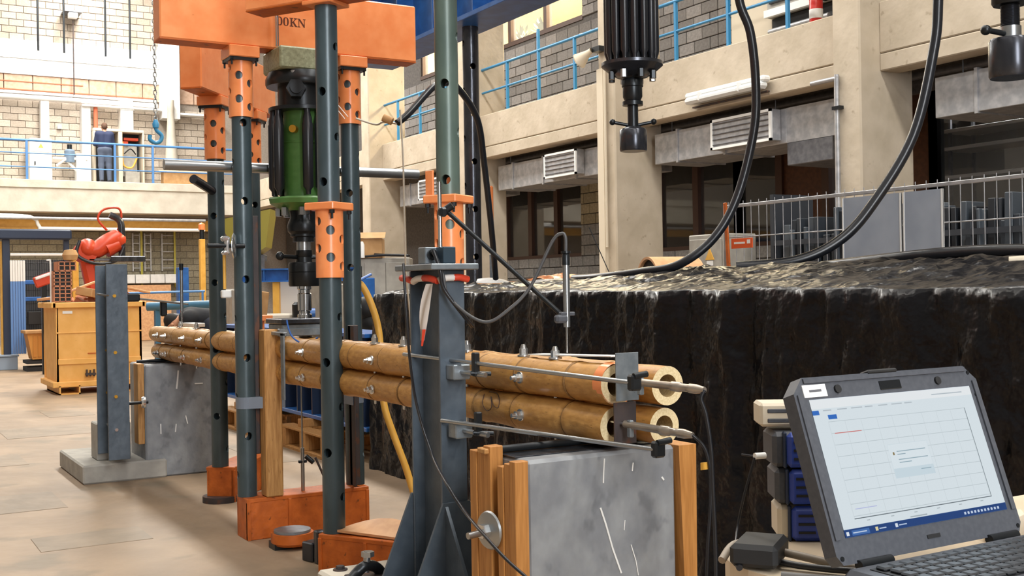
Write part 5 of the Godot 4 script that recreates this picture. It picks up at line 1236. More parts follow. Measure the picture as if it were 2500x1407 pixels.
# ---------- wire fence and what stands behind ----------
func fence() -> void:
	var lab := ["galvanised wire fence panel behind the black sheeting, left one with the orange sign", "galvanised wire fence panel behind the black sheeting, right one"]
	var spans := [[-7.93, -4.45], [-4.40, -0.9]]
	for i in 2:
		var a: float = spans[i][0]
		var b: float = spans[i][1]
		var t := thing("wire_fence", lab[i], "fence", Vector3(7.0, 0, 0), 0, "wire fence panels")
		for z in [a, b]: part("end_post", mb().cyl(Vector3(0, 0.1, z), Vector3(0, 2.13, z), 0.021, -1, 12), M.galv, t)
		part("top_bar", mb().bx(Vector3(-0.012, 2.1, a), Vector3(0.012, 2.13, b), 0.004), M.galv, t)
		for y in [0.25, 1.06, 1.52, 1.83]: part("rail_wire", mb().cyl(Vector3(-0.005, y, a), Vector3(-0.005, y, b), 0.006, -1, 6), M.galv, t)
		var n := int((b - a) / 0.1)
		var wm := mb().cyl(Vector3(0, 0.22, 0), Vector3(0, 2.155, 0), 0.0036, -1, 6).mesh()
		for k in n:
			var w := put("wire", wm, M.galv, t)
			w.position = Vector3(-0.008, 0, a + 0.1 * (k + 0.5))
		for z in [a + 0.2, b - 0.2]: part("foot", mb().bx(Vector3(-0.3, 0, z - 0.1), Vector3(0.3, 0.12, z + 0.1), 0.02), M.concrete_pale, t)
	for q in [[-6.47, -5.88, "pale translucent sheet hung on the fence, left of the two"], [-5.86, -5.5, "pale translucent sheet hung on the fence, right of the two"]]:
		var s := thing("plastic_sheet", q[2], "sheet", Vector3(6.95, 1.05, 0))
		part("sheet_body", mb().bx(Vector3(0, 0, q[0]), Vector3(0.008, 1.03, q[1])), M.sheet_grey, s)
		part("edge_strip", mb().bx(Vector3(-0.004, 0, q[1] - 0.015), Vector3(0.012, 1.03, q[1])).bx(Vector3(-0.004, 0, q[0]), Vector3(0.012, 1.03, q[0] + 0.012)), M.white, s)
	var sg := thing("fence_sign", "small orange sign with white print on the wire fence", "sign", Vector3(6.97, 1.77, -7.68))
	part("board", mb().bx(Vector3(-0.004, -0.045, -0.14), Vector3(0.004, 0.045, 0.14), 0.002), flat(hexc("e2591f"), 0.5), sg)
	part("print", mb().bx(Vector3(-0.006, -0.005, -0.1), Vector3(-0.004, 0.012, 0.04)).bx(Vector3(-0.006, -0.005, 0.07), Vector3(-0.004, 0.03, 0.11)), M.white, sg, "white print of the sign")
	single("orange_strap", mb().box(Vector3(6.96, 1.7, -7.86), Vector3(0.02, 0.9, 0.04), 0.004, Basis(Vector3.RIGHT, -0.06)), M.orange_worn, "orange strap hanging on the end post of the fence", "strap")
	# storage behind the fence
	var cb := thing("electric_cabinet", "grey electric cabinet with a yellow warning triangle left of the fence", "cabinet", Vector3(7.9, 0, -9.15))
	part("cabinet_body", mb().bx(Vector3(-0.1, 0.05, -0.28), Vector3(0.35, 1.93, 0.28), 0.01), M.grey_paint, cb)
	part("door", mb().bx(Vector3(-0.115, 0.1, -0.25), Vector3(-0.1, 1.88, 0.25), 0.004), M.grey_paint, cb)
	part("warning_triangle", mb().prism([Vector2(-0.07, 0), Vector2(0.07, 0), Vector2(0, 0.12)], 0.005, Transform3D(Basis(Vector3(0, 0, 1), Vector3.UP, Vector3(-1, 0, 0)), Vector3(-0.115, 1.66, 0.08))), M.yellow, cb, "yellow warning triangle")
	part("notice", mb().bx(Vector3(-0.118, 1.48, 0.05), Vector3(-0.115, 1.58, 0.12)).bx(Vector3(-0.118, 1.6, 0.03), Vector3(-0.115, 1.65, 0.13)), M.white, cb, "white notice")
	var rng := RandomNumberGenerator.new(); rng.seed = 21
	var tones_ := [flat(hexc("414850"), 0.5), flat(hexc("2c323a"), 0.5), flat(hexc("5b6269"), 0.45), flat(hexc("1d2127"), 0.5)]
	var rk := thing("sheet_rack", "rack of grey upright sheets stored behind the wire fence", "rack", Vector3(8.1, 0, 0))
	part("frame", mb().bx(Vector3(-0.08, 1.78, -8.4), Vector3(-0.04, 1.83, -2.5)).bx(Vector3(-0.05, 0, -8.45), Vector3(0.5, 2.3, -8.4)).bx(Vector3(-0.05, 0, -2.5), Vector3(0.5, 2.0, -2.45)).bx(Vector3(0.45, 0, -8.4), Vector3(0.5, 1.7, -2.5)), flat(hexc("2f333a"), 0.5), rk)
	var z := -8.3
	while z < -2.6:
		var w := rng.randf_range(0.03, 0.08)
		var sh_ := rng.randf_range(1.86, 2.12)
		part("upright_sheet", mb().box(Vector3(0.1 + rng.randf() * 0.06, sh_ * 0.5, z), Vector3(0.25, sh_, w), 0.006, Basis(Vector3.RIGHT, rng.randf_range(-0.03, 0.03))), tones_[rng.randi() % 4], rk)
		z += w + rng.randf_range(0.004, 0.02)
	var cr := thing("corrugated_sheet", "pale cream corrugated sheet standing behind the fence at the far right", "sheet", Vector3(7.7, 0, -4.75))
	for k in 14: part("rib", mb().cyl(Vector3(0, 0, 0.07 * k), Vector3(0, 2.02, 0.07 * k), 0.034, -1, 10), M.beige_paint, cr)
	var gb := thing("yellow_tag", "small grey box with a yellow tag behind the right fence panel", "box", Vector3(7.6, 1.45, -4.75))
	part("box_body", mb().box(Vector3(0, 0.12, 0), Vector3(0.1, 0.3, 0.2), 0.01), M.galv_dark, gb)
	part("tag", mb().bx(Vector3(-0.055, 0.1, -0.03), Vector3(-0.05, 0.18, 0.03)), M.yellow, gb)

# ---------- seen through the ground floor glass ----------
func store_room() -> void:
	var sh := thing("store_shelf", "steel shelf with pale boards behind the ground floor glass at the far right", "shelf", Vector3(13.4, 0, -10.2))
	for x in [0.0, 0.5]:
		for z in [-0.3, 1.5]: part("upright", mb().bx(Vector3(x, 0, z), Vector3(x + 0.04, 4.0, z + 0.04)), M.galv_dark, sh)
	for y in [2.35, 2.85, 3.25, 3.5]: part("shelf_board", mb().box(Vector3(0.25, y, 0.6), Vector3(0.6, 0.05, 1.9), 0.006), M.white, sh)
	var tb := thing("tool_cabinet", "blue tool cabinet with a yellow frame behind the ground floor glass", "cabinet", Vector3(13.2, 0, -9.9))
	part("cabinet_body", mb().bx(Vector3(0.05, 0, -0.5), Vector3(0.15, 2.3, 1.1), 0.01), M.blue_paint, tb)
	part("frame", mb().bx(Vector3(0, 1.9, -0.2), Vector3(0.05, 2.2, -0.14)).bx(Vector3(0, 1.9, 0.3), Vector3(0.05, 2.2, 0.36)).bx(Vector3(0, 1.88, -0.2), Vector3(0.05, 1.94, 0.36)), M.yellow, tb)
	var l := thing("tube_light", "white tube light added in the store room to brighten the shelf behind the ground floor glass", "light", Vector3(13.6, 3.9, -9.4))  # added lamp, lifts the brightness of the shelf boards
	part("housing", mb().bx(Vector3(-0.1, 0.0, -0.6), Vector3(0.1, 0.1, 0.6), 0.01), M.white, l)
	part("tube", mb().bx(Vector3(-0.06, -0.05, -0.58), Vector3(0.06, 0.0, 0.58), 0.02), M.tube_glow, l)
	var a := AreaLight3D.new()
	a.name = "area_light"; a.area_size = Vector2(0.12, 1.16); a.light_energy = 5.0; a.shadow_enabled = true
	a.area_range = 20.0; a.area_attenuation = 2.0
	l.add_child(a)
	a.position = Vector3(0, -0.07, 0); a.rotation.x = -PI / 2

# ---------- far left of the hall ----------
func background_left() -> void:
	var t := thing("steel_skip", "yellow steel skip bin heaped with broken bricks and wood", "skip", Vector3(2.55, 0, -16.9))
	var y: Material = M.bin_yellow
	part("front_wall", mb().prism([Vector2(0.0, 0.12), Vector2(1.17, 0.12), Vector2(1.17, 1.26), Vector2(0.02, 1.26)], 0.03, Transform3D(Basis(), Vector3(0, 0, -0.03))), y, t)
	part("side_wall", mb().prism([Vector2(0.0, 0.12), Vector2(-0.9, 0.12), Vector2(-1.15, 0.85), Vector2(-1.15, 1.26), Vector2(0.0, 1.26)], 0.03, Transform3D(Basis(Vector3(0, 0, 1), Vector3.UP, Vector3(-1, 0, 0)), Vector3(0.03, 0, 0))), y, t)
	part("side_wall", mb().prism([Vector2(0.0, 0.12), Vector2(-0.9, 0.12), Vector2(-1.15, 0.85), Vector2(-1.15, 1.26), Vector2(0.0, 1.26)], 0.03, Transform3D(Basis(Vector3(0, 0, 1), Vector3.UP, Vector3(-1, 0, 0)), Vector3(1.17, 0, 0))), y, t)
	part("back_wall", mb().bx(Vector3(0, 0.12, -1.15), Vector3(1.17, 1.26, -1.12)), y, t)
	part("bottom", mb().bx(Vector3(0, 0.12, -1.1), Vector3(1.17, 0.15, 0)), y, t)
	part("rim", mb().bx(Vector3(-0.05, 1.22, -0.03), Vector3(1.22, 1.3, 0.05), 0.01).bx(Vector3(-0.07, 1.22, -1.2), Vector3(0.0, 1.3, 0.05), 0.01).bx(Vector3(1.17, 1.22, -1.2), Vector3(1.23, 1.3, 0.05), 0.01).bx(Vector3(-0.05, 1.22, -1.2), Vector3(1.22, 1.3, -1.13), 0.01), y, t)
	part("rib", mb().bx(Vector3(0.0, 0.86, 0.0), Vector3(1.17, 0.88, 0.012), 0.004).bx(Vector3(0.02, 0.42, 0.0), Vector3(1.15, 0.5, 0.02), 0.006), y, t)
	part("skid_frame", mb().bx(Vector3(-0.06, 0.1, -1.1), Vector3(1.2, 0.18, 0.05), 0.008), y, t)
	for x in [0.02, 0.86]:
		part("fork_pocket", mb().bx(Vector3(x, 0.0, -1.05), Vector3(x + 0.28, 0.02, 0.08)).bx(Vector3(x, 0.11, -1.05), Vector3(x + 0.28, 0.125, 0.08)).bx(Vector3(x, 0.0, -1.05), Vector3(x + 0.02, 0.125, 0.08)).bx(Vector3(x + 0.26, 0.0, -1.05), Vector3(x + 0.28, 0.125, 0.08)), y, t)
	part("latch", mb().bx(Vector3(0.38, 0.26, 0.0), Vector3(0.52, 0.29, 0.05)).bx(Vector3(0.39, 0.24, 0.0), Vector3(0.41, 0.34, 0.04)).bx(Vector3(0.49, 0.24, 0.0), Vector3(0.51, 0.34, 0.04)).bx(Vector3(0.44, 0.24, 0.0), Vector3(0.455, 0.33, 0.04)), M.rust_steel, t, "rusty latch")
	part("plate", mb().bx(Vector3(0.09, 1.14, 0.0), Vector3(0.22, 1.18, 0.01)), M.white, t, "small white plate")
	part("pressed_mark", mb().bx(Vector3(0.42, 0.56, 0.0), Vector3(0.6, 0.575, 0.006)), M.orange_worn, t)
	# contents: hollow bricks standing on the rim, boards, rubble
	var bl := ["hollow clay brick on the skip corner, lowest of the stack", "hollow clay brick on the skip corner, middle of the stack", "hollow clay brick on the skip corner, top of the stack"]
	var bp := [Vector3(2.66, 1.31, -16.98), Vector3(2.665, 1.53, -16.99), Vector3(2.73, 1.752, -17.0)]
	for i in 3:
		var b := thing("hollow_brick", bl[i], "brick", bp[i], 0.06 * (i - 1), "hollow bricks stacked on the skip")
		var h: float = 0.22 if i < 2 else 0.13
		var n := 4 if i < 2 else 2
		var shell := mb().bx(Vector3(-0.12, 0, -0.3), Vector3(0.12, h, -0.02))
		for k in n + 1: shell.bx(Vector3(-0.12, h * k / n - (0.012 if k == n else 0.0), -0.03), Vector3(0.12, h * k / n + (0.012 if k == 0 else (0.0 if k == n else 0.01)), 0.0))
		for k in 4: shell.bx(Vector3(-0.12 + 0.075 * k, 0, -0.03), Vector3(-0.105 + 0.075 * k, h, 0.0))
		part("brick_body", shell, M.brick, b)
		part("cavity_shade", mb().bx(Vector3(-0.115, 0.005, -0.021), Vector3(0.115, h - 0.005, -0.015)), M.black_matt, b)  # black sheet standing in for the shade inside the brick hollows
	var bs := [[Vector3(3.08, 1.56, -17.3), Vector3(0.8, 0.03, 0.14), 0.35, 0.2, "tan board sticking up out of the skip behind the bricks"], [Vector3(3.1, 1.42, -17.2), Vector3(0.5, 0.12, 0.25), -0.2, 0.9, "crumpled brown cardboard piece in the skip"], [Vector3(3.55, 1.5, -17.1), Vector3(0.7, 0.03, 0.2), -0.22, 0.3, "orange brown board leaning over the right side of the skip"], [Vector3(2.6, 1.36, -17.6), Vector3(0.35, 0.04, 0.2), 0.1, -0.5, "pale board over the left rim of the skip"]]
	for q in bs:
		single("scrap_board", mb().box(q[0], q[1], 0.006, Basis(Vector3(0, 0, 1), q[2]) * Basis(Vector3.UP, q[3])), M.card if q[1].y > 0.05 else M.ply_pale, q[4], "board")
	var rng := RandomNumberGenerator.new(); rng.seed = 5
	var rb := mb()
	for k in 60:
		rb.box(Vector3(rng.randf_range(2.65, 3.6), rng.randf_range(1.18, 1.36), rng.randf_range(-17.8, -17.0)), Vector3(rng.randf_range(0.05, 0.2), rng.randf_range(0.04, 0.12), rng.randf_range(0.05, 0.2)), 0.01, Basis(Vector3(rng.randf(), rng.randf(), rng.randf()).normalized(), rng.randf() * 3.0))
	var ru := single("rubble", rb, M.brick, "broken brick rubble filling the yellow skip", "rubble")
	ru.set_meta("kind", "stuff")
	single("clay_pot", mb().lathe([Vector2(0, 0), Vector2(0.09, 0.02), Vector2(0.11, 0.09), Vector2(0.08, 0.16), Vector2(0, 0.17)], Vector3(2.78, 1.885, -17.05), Vector3.UP, 16), M.card, "round tan lump on top of the brick stack", "lump")
	single("bent_wire", mb().tube([Vector3(2.52, 1.3, -17.1), Vector3(2.52, 1.86, -17.1), Vector3(2.5, 1.9, -17.1), Vector3(2.47, 1.9, -17.1)], 0.012, 6, 3), M.white, "thin white bent rod standing beside the brick stack", "rod")
	# robot arm
	var r := thing("industrial_robot", "red orange industrial robot arm behind the yellow skip", "robot", Vector3(4.0, 0, -21.0))
	var rm: Material = M.robot
	part("pedestal", mb().lathe([Vector2(0, 0), Vector2(0.4, 0), Vector2(0.38, 0.5), Vector2(0.3, 0.9), Vector2(0, 0.95)], Vector3(-0.15, 0, 0), Vector3.UP, 24), rm, r)
	part("lower_arm", mb().bar(Vector3(-0.05, 0.8, 0), Vector3(-0.33, 2.15, 0), 0.26, 0.24, 0.06).cyl(Vector3(-0.33, 2.15, -0.2), Vector3(-0.33, 2.15, 0.2), 0.18, -1, 20), rm, r)
	part("upper_arm", mb().tube([Vector3(-0.32, 2.22, 0.05), Vector3(-0.15, 2.2, 0.1), Vector3(0.02, 2.32, 0.1), Vector3(0.22, 2.42, 0.05)], 0.155, 14).ball(Vector3(0.2, 2.38, 0.05), 0.17).ball(Vector3(-0.3, 2.22, 0.08), 0.18), rm, r)
	part("wrist", mb().cyl(Vector3(0.0, 2.2, 0.12), Vector3(0.22, 2.3, 0.1), 0.16, 0.12, 18), rm, r)
	part("tool_flange", mb().lathe([Vector2(0, 0), Vector2(0.15, 0), Vector2(0.15, 0.05), Vector2(0, 0.05)], Vector3(0.2, 2.04, 0.1), Vector3.UP, 20).bx(Vector3(-0.3, 2.0, 0), Vector3(0.3, 2.04, 0.2), 0.01), M.galv_dark, r)
	part("cable_loop", mb().tube([Vector3(-0.45, 2.35, 0.2), Vector3(-0.5, 2.1, 0.25), Vector3(-0.2, 1.95, 0.28), Vector3(0.15, 2.0, 0.25), Vector3(0.3, 2.25, 0.2)], 0.03, 8), M.black_rubber, r)
	part("top_cable", mb().tube([Vector3(0.05, 2.55, 0), Vector3(-0.1, 2.75, 0), Vector3(0.0, 2.92, 0), Vector3(0.25, 2.95, 0), Vector3(0.3, 2.78, 0), Vector3(0.22, 2.5, 0)], 0.02, 8), M.robot, r)
	single("robot_tool", mb().tube([Vector3(4.28, 2.05, -20.9), Vector3(4.28, 2.6, -20.9), Vector3(4.22, 2.75, -20.9), Vector3(4.08, 2.82, -20.9)], 0.06, 10).box(Vector3(4.35, 2.03, -20.8), Vector3(0.6, 0.1, 0.2), 0.01), M.pole_dark, "dark bent tool arm standing on a pale plate beside the robot", "tool")
	var rs := thing("slanted_guard", "red and white slanting guard board left of the brick stack", "guard", Vector3(3.05, 1.68, -21.5))
	part("panel_body", mb().box(Vector3(0, 0, 0), Vector3(0.32, 0.2, 0.1), 0.02, Basis(Vector3(0, 0, 1), 0.35)), rm, rs)
	part("stand", mb().bx(Vector3(-0.04, -1.68, -0.05), Vector3(0.04, -0.05, 0.03)), M.black_steel, rs)
	part("stripe", mb().box(Vector3(0.0, 0.07, 0.04), Vector3(0.3, 0.05, 0.06), 0.01, Basis(Vector3(0, 0, 1), 0.35)), M.white, rs)
	# blue gate frame with yellow post, locker, mesh
	var gt := thing("machine_gate", "dark blue gate frame with a lamp bar left of the robot", "gate", Vector3(2.57, 0, -23.4))
	part("lintel", mb().box(Vector3(0.5, 2.58, 0.1), Vector3(1.5, 0.2, 0.2), 0.03), M.navy, gt)
	part("post", mb().bx(Vector3(0.02, 0, -0.06), Vector3(0.15, 2.5, 0.06), 0.005), M.navy, gt)
	part("post", mb().bx(Vector3(1.12, 0, -0.06), Vector3(1.22, 2.5, 0.06), 0.005), M.navy, gt)
	for q in [1.62, 1.3, 0.55]: part("cross_rail", mb().bx(Vector3(0.35, q, 0.1), Vector3(1.15, q + 0.08, 0.16), 0.01), M.blue_paint, gt)
	part("lamp_bar", mb().bx(Vector3(0.15, 2.17, 0.06), Vector3(1.12, 2.22, 0.1), 0.01), M.white, gt, "white lamp bar")
	var ms := mb()
	for k in 20: ms.cyl(Vector3(0.36 + 0.04 * k, 0.5, 0.02), Vector3(0.36 + 0.04 * k, 2.1, 0.02), 0.004, -1, 4)
	for k in 12: ms.cyl(Vector3(0.36, 0.6 + 0.13 * k, 0.02), Vector3(1.12, 0.6 + 0.13 * k, 0.02), 0.004, -1, 4)
	var mg := part("wire_mesh", ms, M.black_steel, gt)
	mg.set_meta("kind", "stuff")
	part("back_sheet", mb().bx(Vector3(0.34, 0.45, -0.08), Vector3(1.13, 2.1, -0.06)), flat(hexc("5b5d60"), 0.7), gt)
	var lk := thing("locker_door", "blue ribbed locker with a white upper half by the yellow post", "locker", Vector3(2.7, 0, -23.2))
	for k in 6:
		part("rib_panel", mb().bx(Vector3(0.0 + 0.045 * k, 0.3, -0.02), Vector3(0.04 + 0.045 * k, 1.68, 0.02), 0.006), flat(hexc("5e87c2"), 0.5), lk)
		part("rib_panel", mb().bx(Vector3(0.0 + 0.045 * k, 1.68, -0.02), Vector3(0.04 + 0.045 * k, 2.08, 0.02), 0.006), M.white, lk)
	single("yellow_post", mb().bx(Vector3(2.56, 0.28, -23.52), Vector3(2.66, 2.45, -23.4), 0.008), M.yellow, "yellow square post at the left edge standing on the grey box", "post")
	single("yellow_post", mb().bx(Vector3(3.74, 1.3, -22.85), Vector3(3.85, 2.28, -22.7), 0.008).bx(Vector3(3.74, 0, -22.85), Vector3(3.85, 1.3, -22.7)), M.yellow, "yellow square post beside the robot behind the skip", "post")
	single("grey_box", mb().bx(Vector3(2.2, 0, -23.7), Vector3(2.82, 0.25, -23.25), 0.01).bx(Vector3(2.18, 0.25, -23.72), Vector3(2.84, 0.29, -23.22), 0.01), flat(hexc("93a3b5"), 0.5), "grey blue steel box at the left edge under the yellow post", "box")
	var yc := thing("parts_crate", "orange brown crate with chipped rim on a dark pallet left of the skip", "crate", Vector3(2.93, 0.0, -22.75))
	part("crate_body", mb().prism([Vector2(0.05, 0.22), Vector2(0.55, 0.22), Vector2(0.62, 0.72), Vector2(-0.04, 0.72)], 0.5, Transform3D(Basis(), Vector3(0, 0, -0.25))), flat(hexc("c98d3f"), 0.6), yc)
	for k in 6: part("slat", mb().bx(Vector3(0.06 + 0.085 * k, 0.26, 0.25), Vector3(0.12 + 0.085 * k, 0.66, 0.262), 0.004), flat(hexc("b97a2f"), 0.6), yc)
	part("rim", mb().bx(Vector3(-0.08, 0.7, -0.3), Vector3(0.66, 0.76, 0.3), 0.01), M.card, yc)
	part("pallet", mb().bx(Vector3(-0.05, 0.0, -0.3), Vector3(0.7, 0.08, 0.3)).bx(Vector3(-0.05, 0.14, -0.3), Vector3(0.7, 0.2, 0.3)), M.black_matt, yc)
	single("glass_jars", mb().lathe([Vector2(0, 0), Vector2(0.1, 0), Vector2(0.1, 0.2), Vector2(0.06, 0.24), Vector2(0, 0.24)], Vector3(3.39, 0.76, -22.75)), M.galv_dark, "grey canister standing on the orange brown crate", "canister")
	single("speaker_box", mb().bx(Vector3(3.0, 0.85, -23.3), Vector3(3.3, 1.1, -23.15), 0.01), M.black_matt, "dark box under the blue rails of the gate", "box")
	# things along the lower back wall
	single("signal_post", mb().bx(Vector3(6.52, 0, -24.1), Vector3(6.63, 2.55, -23.98), 0.006), M.yellow, "tall yellow post with an orange beacon left of the test rig", "post")
	var bc := thing("beacon", "orange beacon lamp on top of the tall yellow post", "beacon", Vector3(6.575, 2.55, -24.04))
	part("base", mb().cyl(Vector3(0, 0, 0), Vector3(0, 0.2, 0), 0.05, -1, 12), M.black_steel, bc)
	part("lens", mb().lathe([Vector2(0, 0.2), Vector2(0.07, 0.2), Vector2(0.07, 0.32), Vector2(0, 0.36)]), M.orange, bc)
	for q in [[7.55, 7.76, "grey ladder rack on the lower back wall, left one"], [7.9, 8.08, "grey ladder rack on the lower back wall, middle one"], [8.42, 8.83, "grey ladder rack on the lower back wall, right one"]]:
		var l := thing("ladder_rack", q[2], "rack", Vector3(q[0], 2.1, -35.335))
		var w: float = q[1] - q[0]
		part("upright", mb().bx(Vector3(-0.02, 0, 0), Vector3(0.02, 1.15, 0.06)), M.galv, l)
		part("upright", mb().bx(Vector3(w - 0.02, 0, 0), Vector3(w + 0.02, 1.15, 0.06)), M.galv, l)
		for k in 5: part("rung", mb().bx(Vector3(0, 0.08 + 0.25 * k, 0.02), Vector3(w, 0.11 + 0.25 * k, 0.05)), M.galv, l)
	for q in [[7.62, "yellow green pipe up the lower back wall, left one"], [8.62, "yellow green pipe up the lower back wall, right one"]]:
		single("wall_pipe", mb().cyl(Vector3(q[0] + 0.18, 1.6, -35.25), Vector3(q[0] + 0.18, 3.4, -35.25), 0.035, -1, 8), flat(hexc("b9b04e"), 0.5), q[1], "pipe")
	var wb := thing("wall_unit", "cream wall units in a row on the lower back wall", "wall unit", Vector3(7.1, 1.72, -35.1))
	for k in 4: part("unit_box", mb().bx(Vector3(0.44 * k, 0, -0.2), Vector3(0.44 * k + 0.42, 0.27, 0.2), 0.015), M.white_paint, wb)
	single("tan_board", mb().box(Vector3(7.8, 0.84, -34.8), Vector3(1.5, 1.67, 0.05), 0.005), M.ply_pale, "large tan board leaning on the back wall below the cream units", "board")
	single("blue_guard_rail", mb().cyl(Vector3(4.9, 1.42, -24.0), Vector3(6.5, 1.44, -23.6), 0.025, -1, 8).cyl(Vector3(4.9, 0, -24.0), Vector3(4.9, 1.42, -24.0), 0.025, -1, 8).cyl(Vector3(6.45, 0, -23.6), Vector3(6.45, 1.44, -23.6), 0.025, -1, 8), M.blue_rail_back, "thin blue rail across the back behind the far stand", "rail")
	single("blue_post", mb().bx(Vector3(6.08, 0, -24.3), Vector3(6.3, 1.95, -24.1), 0.005), M.blue_paint, "stout blue post behind the bending person", "post")
	single("blue_pipe", mb().cyl(Vector3(4.1, 1.2, -18.2), Vector3(5.1, 1.22, -17.6), 0.07, -1, 10).bx(Vector3(4.2, 0, -18.2), Vector3(4.28, 1.15, -18.1)).bx(Vector3(4.95, 0, -17.75), Vector3(5.03, 1.16, -17.65)), flat(hexc("3a6d8e"), 0.4), "blue grey pipe lying behind the far end of the bamboo", "pipe")
	var ex := thing("red_stand", "red painted stand with a grey box behind the far end of the bamboo", "stand", Vector3(3.62, 0, -14.1))
	part("upright", mb().bx(Vector3(-0.04, 0, -0.05), Vector3(0.06, 1.2, 0.05), 0.01), flat(hexc("c5473a"), 0.5), ex)
	part("box", mb().bx(Vector3(-0.2, 0.5, -0.2), Vector3(-0.06, 1.15, 0.1), 0.01), M.galv_dark, ex)
	part("foot", mb().bx(Vector3(-0.25, 0, -0.2), Vector3(0.3, 0.1, 0.2), 0.02), flat(hexc("c5473a"), 0.5), ex)
	person_bending(Vector3(3.62, 0, -13.5))

# ---------- machines behind the rig ----------
func background_middle() -> void:
	var bi := thing("blue_beam", "blue steel I beam on yellow legs behind the loading jack", "beam", Vector3(5.05, 1.54, -15.6), -0.54 + PI / 2 * 0)
	part("flange", mb().bx(Vector3(-0.3, 0, -0.1), Vector3(2.2, 0.02, 0.1)).bx(Vector3(-0.3, 0.17, -0.1), Vector3(2.2, 0.19, 0.1)), M.blue_paint, bi)
	part("web", mb().bx(Vector3(-0.3, 0.02, -0.01), Vector3(2.2, 0.17, 0.01)), M.blue_paint, bi)
	for x in [0.1, 0.45, 1.0, 1.6]: part("stiffener", mb().bx(Vector3(x, 0.02, -0.09), Vector3(x + 0.015, 0.17, 0.09)), M.blue_paint, bi)
	for x in [0.22, 1.9]: part("leg", mb().bx(Vector3(x, -1.54, -0.05), Vector3(x + 0.09, 0, 0.05)), M.yellow, bi)
	var hp := thing("hopper", "olive yellow tilted hopper above the blue beam behind the jack", "hopper", Vector3(5.2, 1.75, -16.2))
	part("hopper_body", mb().prism([Vector2(-0.35, 0.7), Vector2(0.4, 0.85), Vector2(0.32, 0.3), Vector2(0.05, 0.12), Vector2(-0.12, 0.25)], 0.5, Transform3D(Basis(Vector3.UP, -0.5), Vector3(0, 0, -0.2))), flat(hexc("8f8432"), 0.5), hp)
	part("frame", mb().bar(Vector3(-0.2, 0.2, 0.1), Vector3(0.2, 0.15, -0.1), 0.08, 0.1, 0.01).bx(Vector3(-0.02, -0.1, -0.05), Vector3(0.12, 0.2, 0.1)), M.galv_dark, hp)
	part("post", mb().bx(Vector3(-0.18, -0.2, 0.0), Vector3(-0.1, 0.25, 0.1)), M.yellow, hp)
	single("machine_box", mb().bx(Vector3(4.92, 0, -15.2), Vector3(5.3, 1.1, -14.7), 0.02), M.concrete_pale, "pale grey machine block behind the timber post", "machine")
	single("machine_box", mb().bx(Vector3(4.62, 0, -15.9), Vector3(4.86, 1.45, -15.4), 0.02), M.grey_paint, "pinkish grey narrow cabinet between the left posts", "machine")
	single("machine_box", mb().bx(Vector3(5.6, 0, -15.0), Vector3(6.05, 1.5, -14.5), 0.02), M.grey_paint, "grey machine block right of the load cell", "machine")
	single("white_board", mb().box(Vector3(5.5, 1.25, -15.6), Vector3(0.4, 0.6, 0.03), 0.004, Basis(Vector3.UP, -0.5)), M.white, "white board standing behind the load cell", "board")
	var vm := thing("small_motor", "small dark motor with blue parts behind the steel spindle", "motor", Vector3(5.3, 1.0, -14.6))
	part("motor_body", mb().lathe([Vector2(0, 0), Vector2(0.1, 0), Vector2(0.1, 0.22), Vector2(0.06, 0.26), Vector2(0, 0.26)]), M.black_steel, vm)
	part("fan_cover", mb().cyl(Vector3(0.08, 0.1, 0.02), Vector3(0.2, 0.1, 0.06), 0.07), M.blue_paint, vm)
	single("tan_board", mb().box(Vector3(4.5, 0.7, -14.0), Vector3(0.1, 1.42, 0.3), 0.01, Basis(Vector3(0, 0, 1), -0.12)), M.card, "tan board leaning beside the rear left post", "board")
	single("orange_plate", mb().bx(Vector3(3.2, 1.14, -10.2), Vector3(3.34, 1.19, -9.9), 0.004).bx(Vector3(3.2, 0, -10.2), Vector3(3.34, 1.14, -10.14)), M.orange, "orange bracket seen over the top of the timber post", "bracket")
	# grey cabinet with cardboard box
	var cb := thing("grey_cabinet", "grey steel cabinet carrying a cardboard box right of the rig", "cabinet", Vector3(5.75, 0, -13.0), -0.53)
	part("cabinet_body", mb().bx(Vector3(-0.25, 0, -0.3), Vector3(0.42, 1.8, 0.2), 0.01), M.grey_paint, cb)
	part("door", mb().bx(Vector3(-0.14, 0.05, 0.2), Vector3(0.12, 1.74, 0.215), 0.004), M.grey_paint, cb)
	part("door", mb().bx(Vector3(0.125, 0.05, 0.2), Vector3(0.4, 1.74, 0.215), 0.004), M.grey_paint, cb)
	part("slot_panel", mb().bx(Vector3(-0.23, 1.3, 0.2), Vector3(-0.17, 1.7, 0.21)), M.black_matt, cb)
	var bx_ := thing("cardboard_box", "open tan cardboard box on top of the grey cabinet", "box", Vector3(5.68, 1.8, -12.95), -0.53)
	part("box_body", mb().bx(Vector3(-0.2, 0, -0.15), Vector3(0.12, 0.24, 0.15), 0.003), M.card, bx_)
	part("flap", mb().box(Vector3(-0.03, 0.28, 0.12), Vector3(0.38, 0.004, 0.16), 0, Basis(Vector3.RIGHT, 0.5)), M.card, bx_)
	single("black_cables", mb().tube([Vector3(5.5, 1.815, -12.8), Vector3(5.7, 1.83, -12.65), Vector3(5.95, 1.82, -12.5), Vector3(5.8, 1.83, -12.72), Vector3(5.6, 1.84, -12.75)], 0.015, 8), M.black_rubber, "coil of thin black cable on top of the grey cabinet", "cable")
	single("spray_can", mb().lathe([Vector2(0, 0), Vector2(0.03, 0), Vector2(0.03, 0.16), Vector2(0.012, 0.2), Vector2(0, 0.2)], Vector3(5.46, 1.8, -12.8)), M.white, "slim white can beside the cardboard box", "can")
	var bg := thing("blue_bag", "dark bundle of clothing on a green trestle behind the yellow hose", "bundle", Vector3(4.8, 0.95, -11.1))
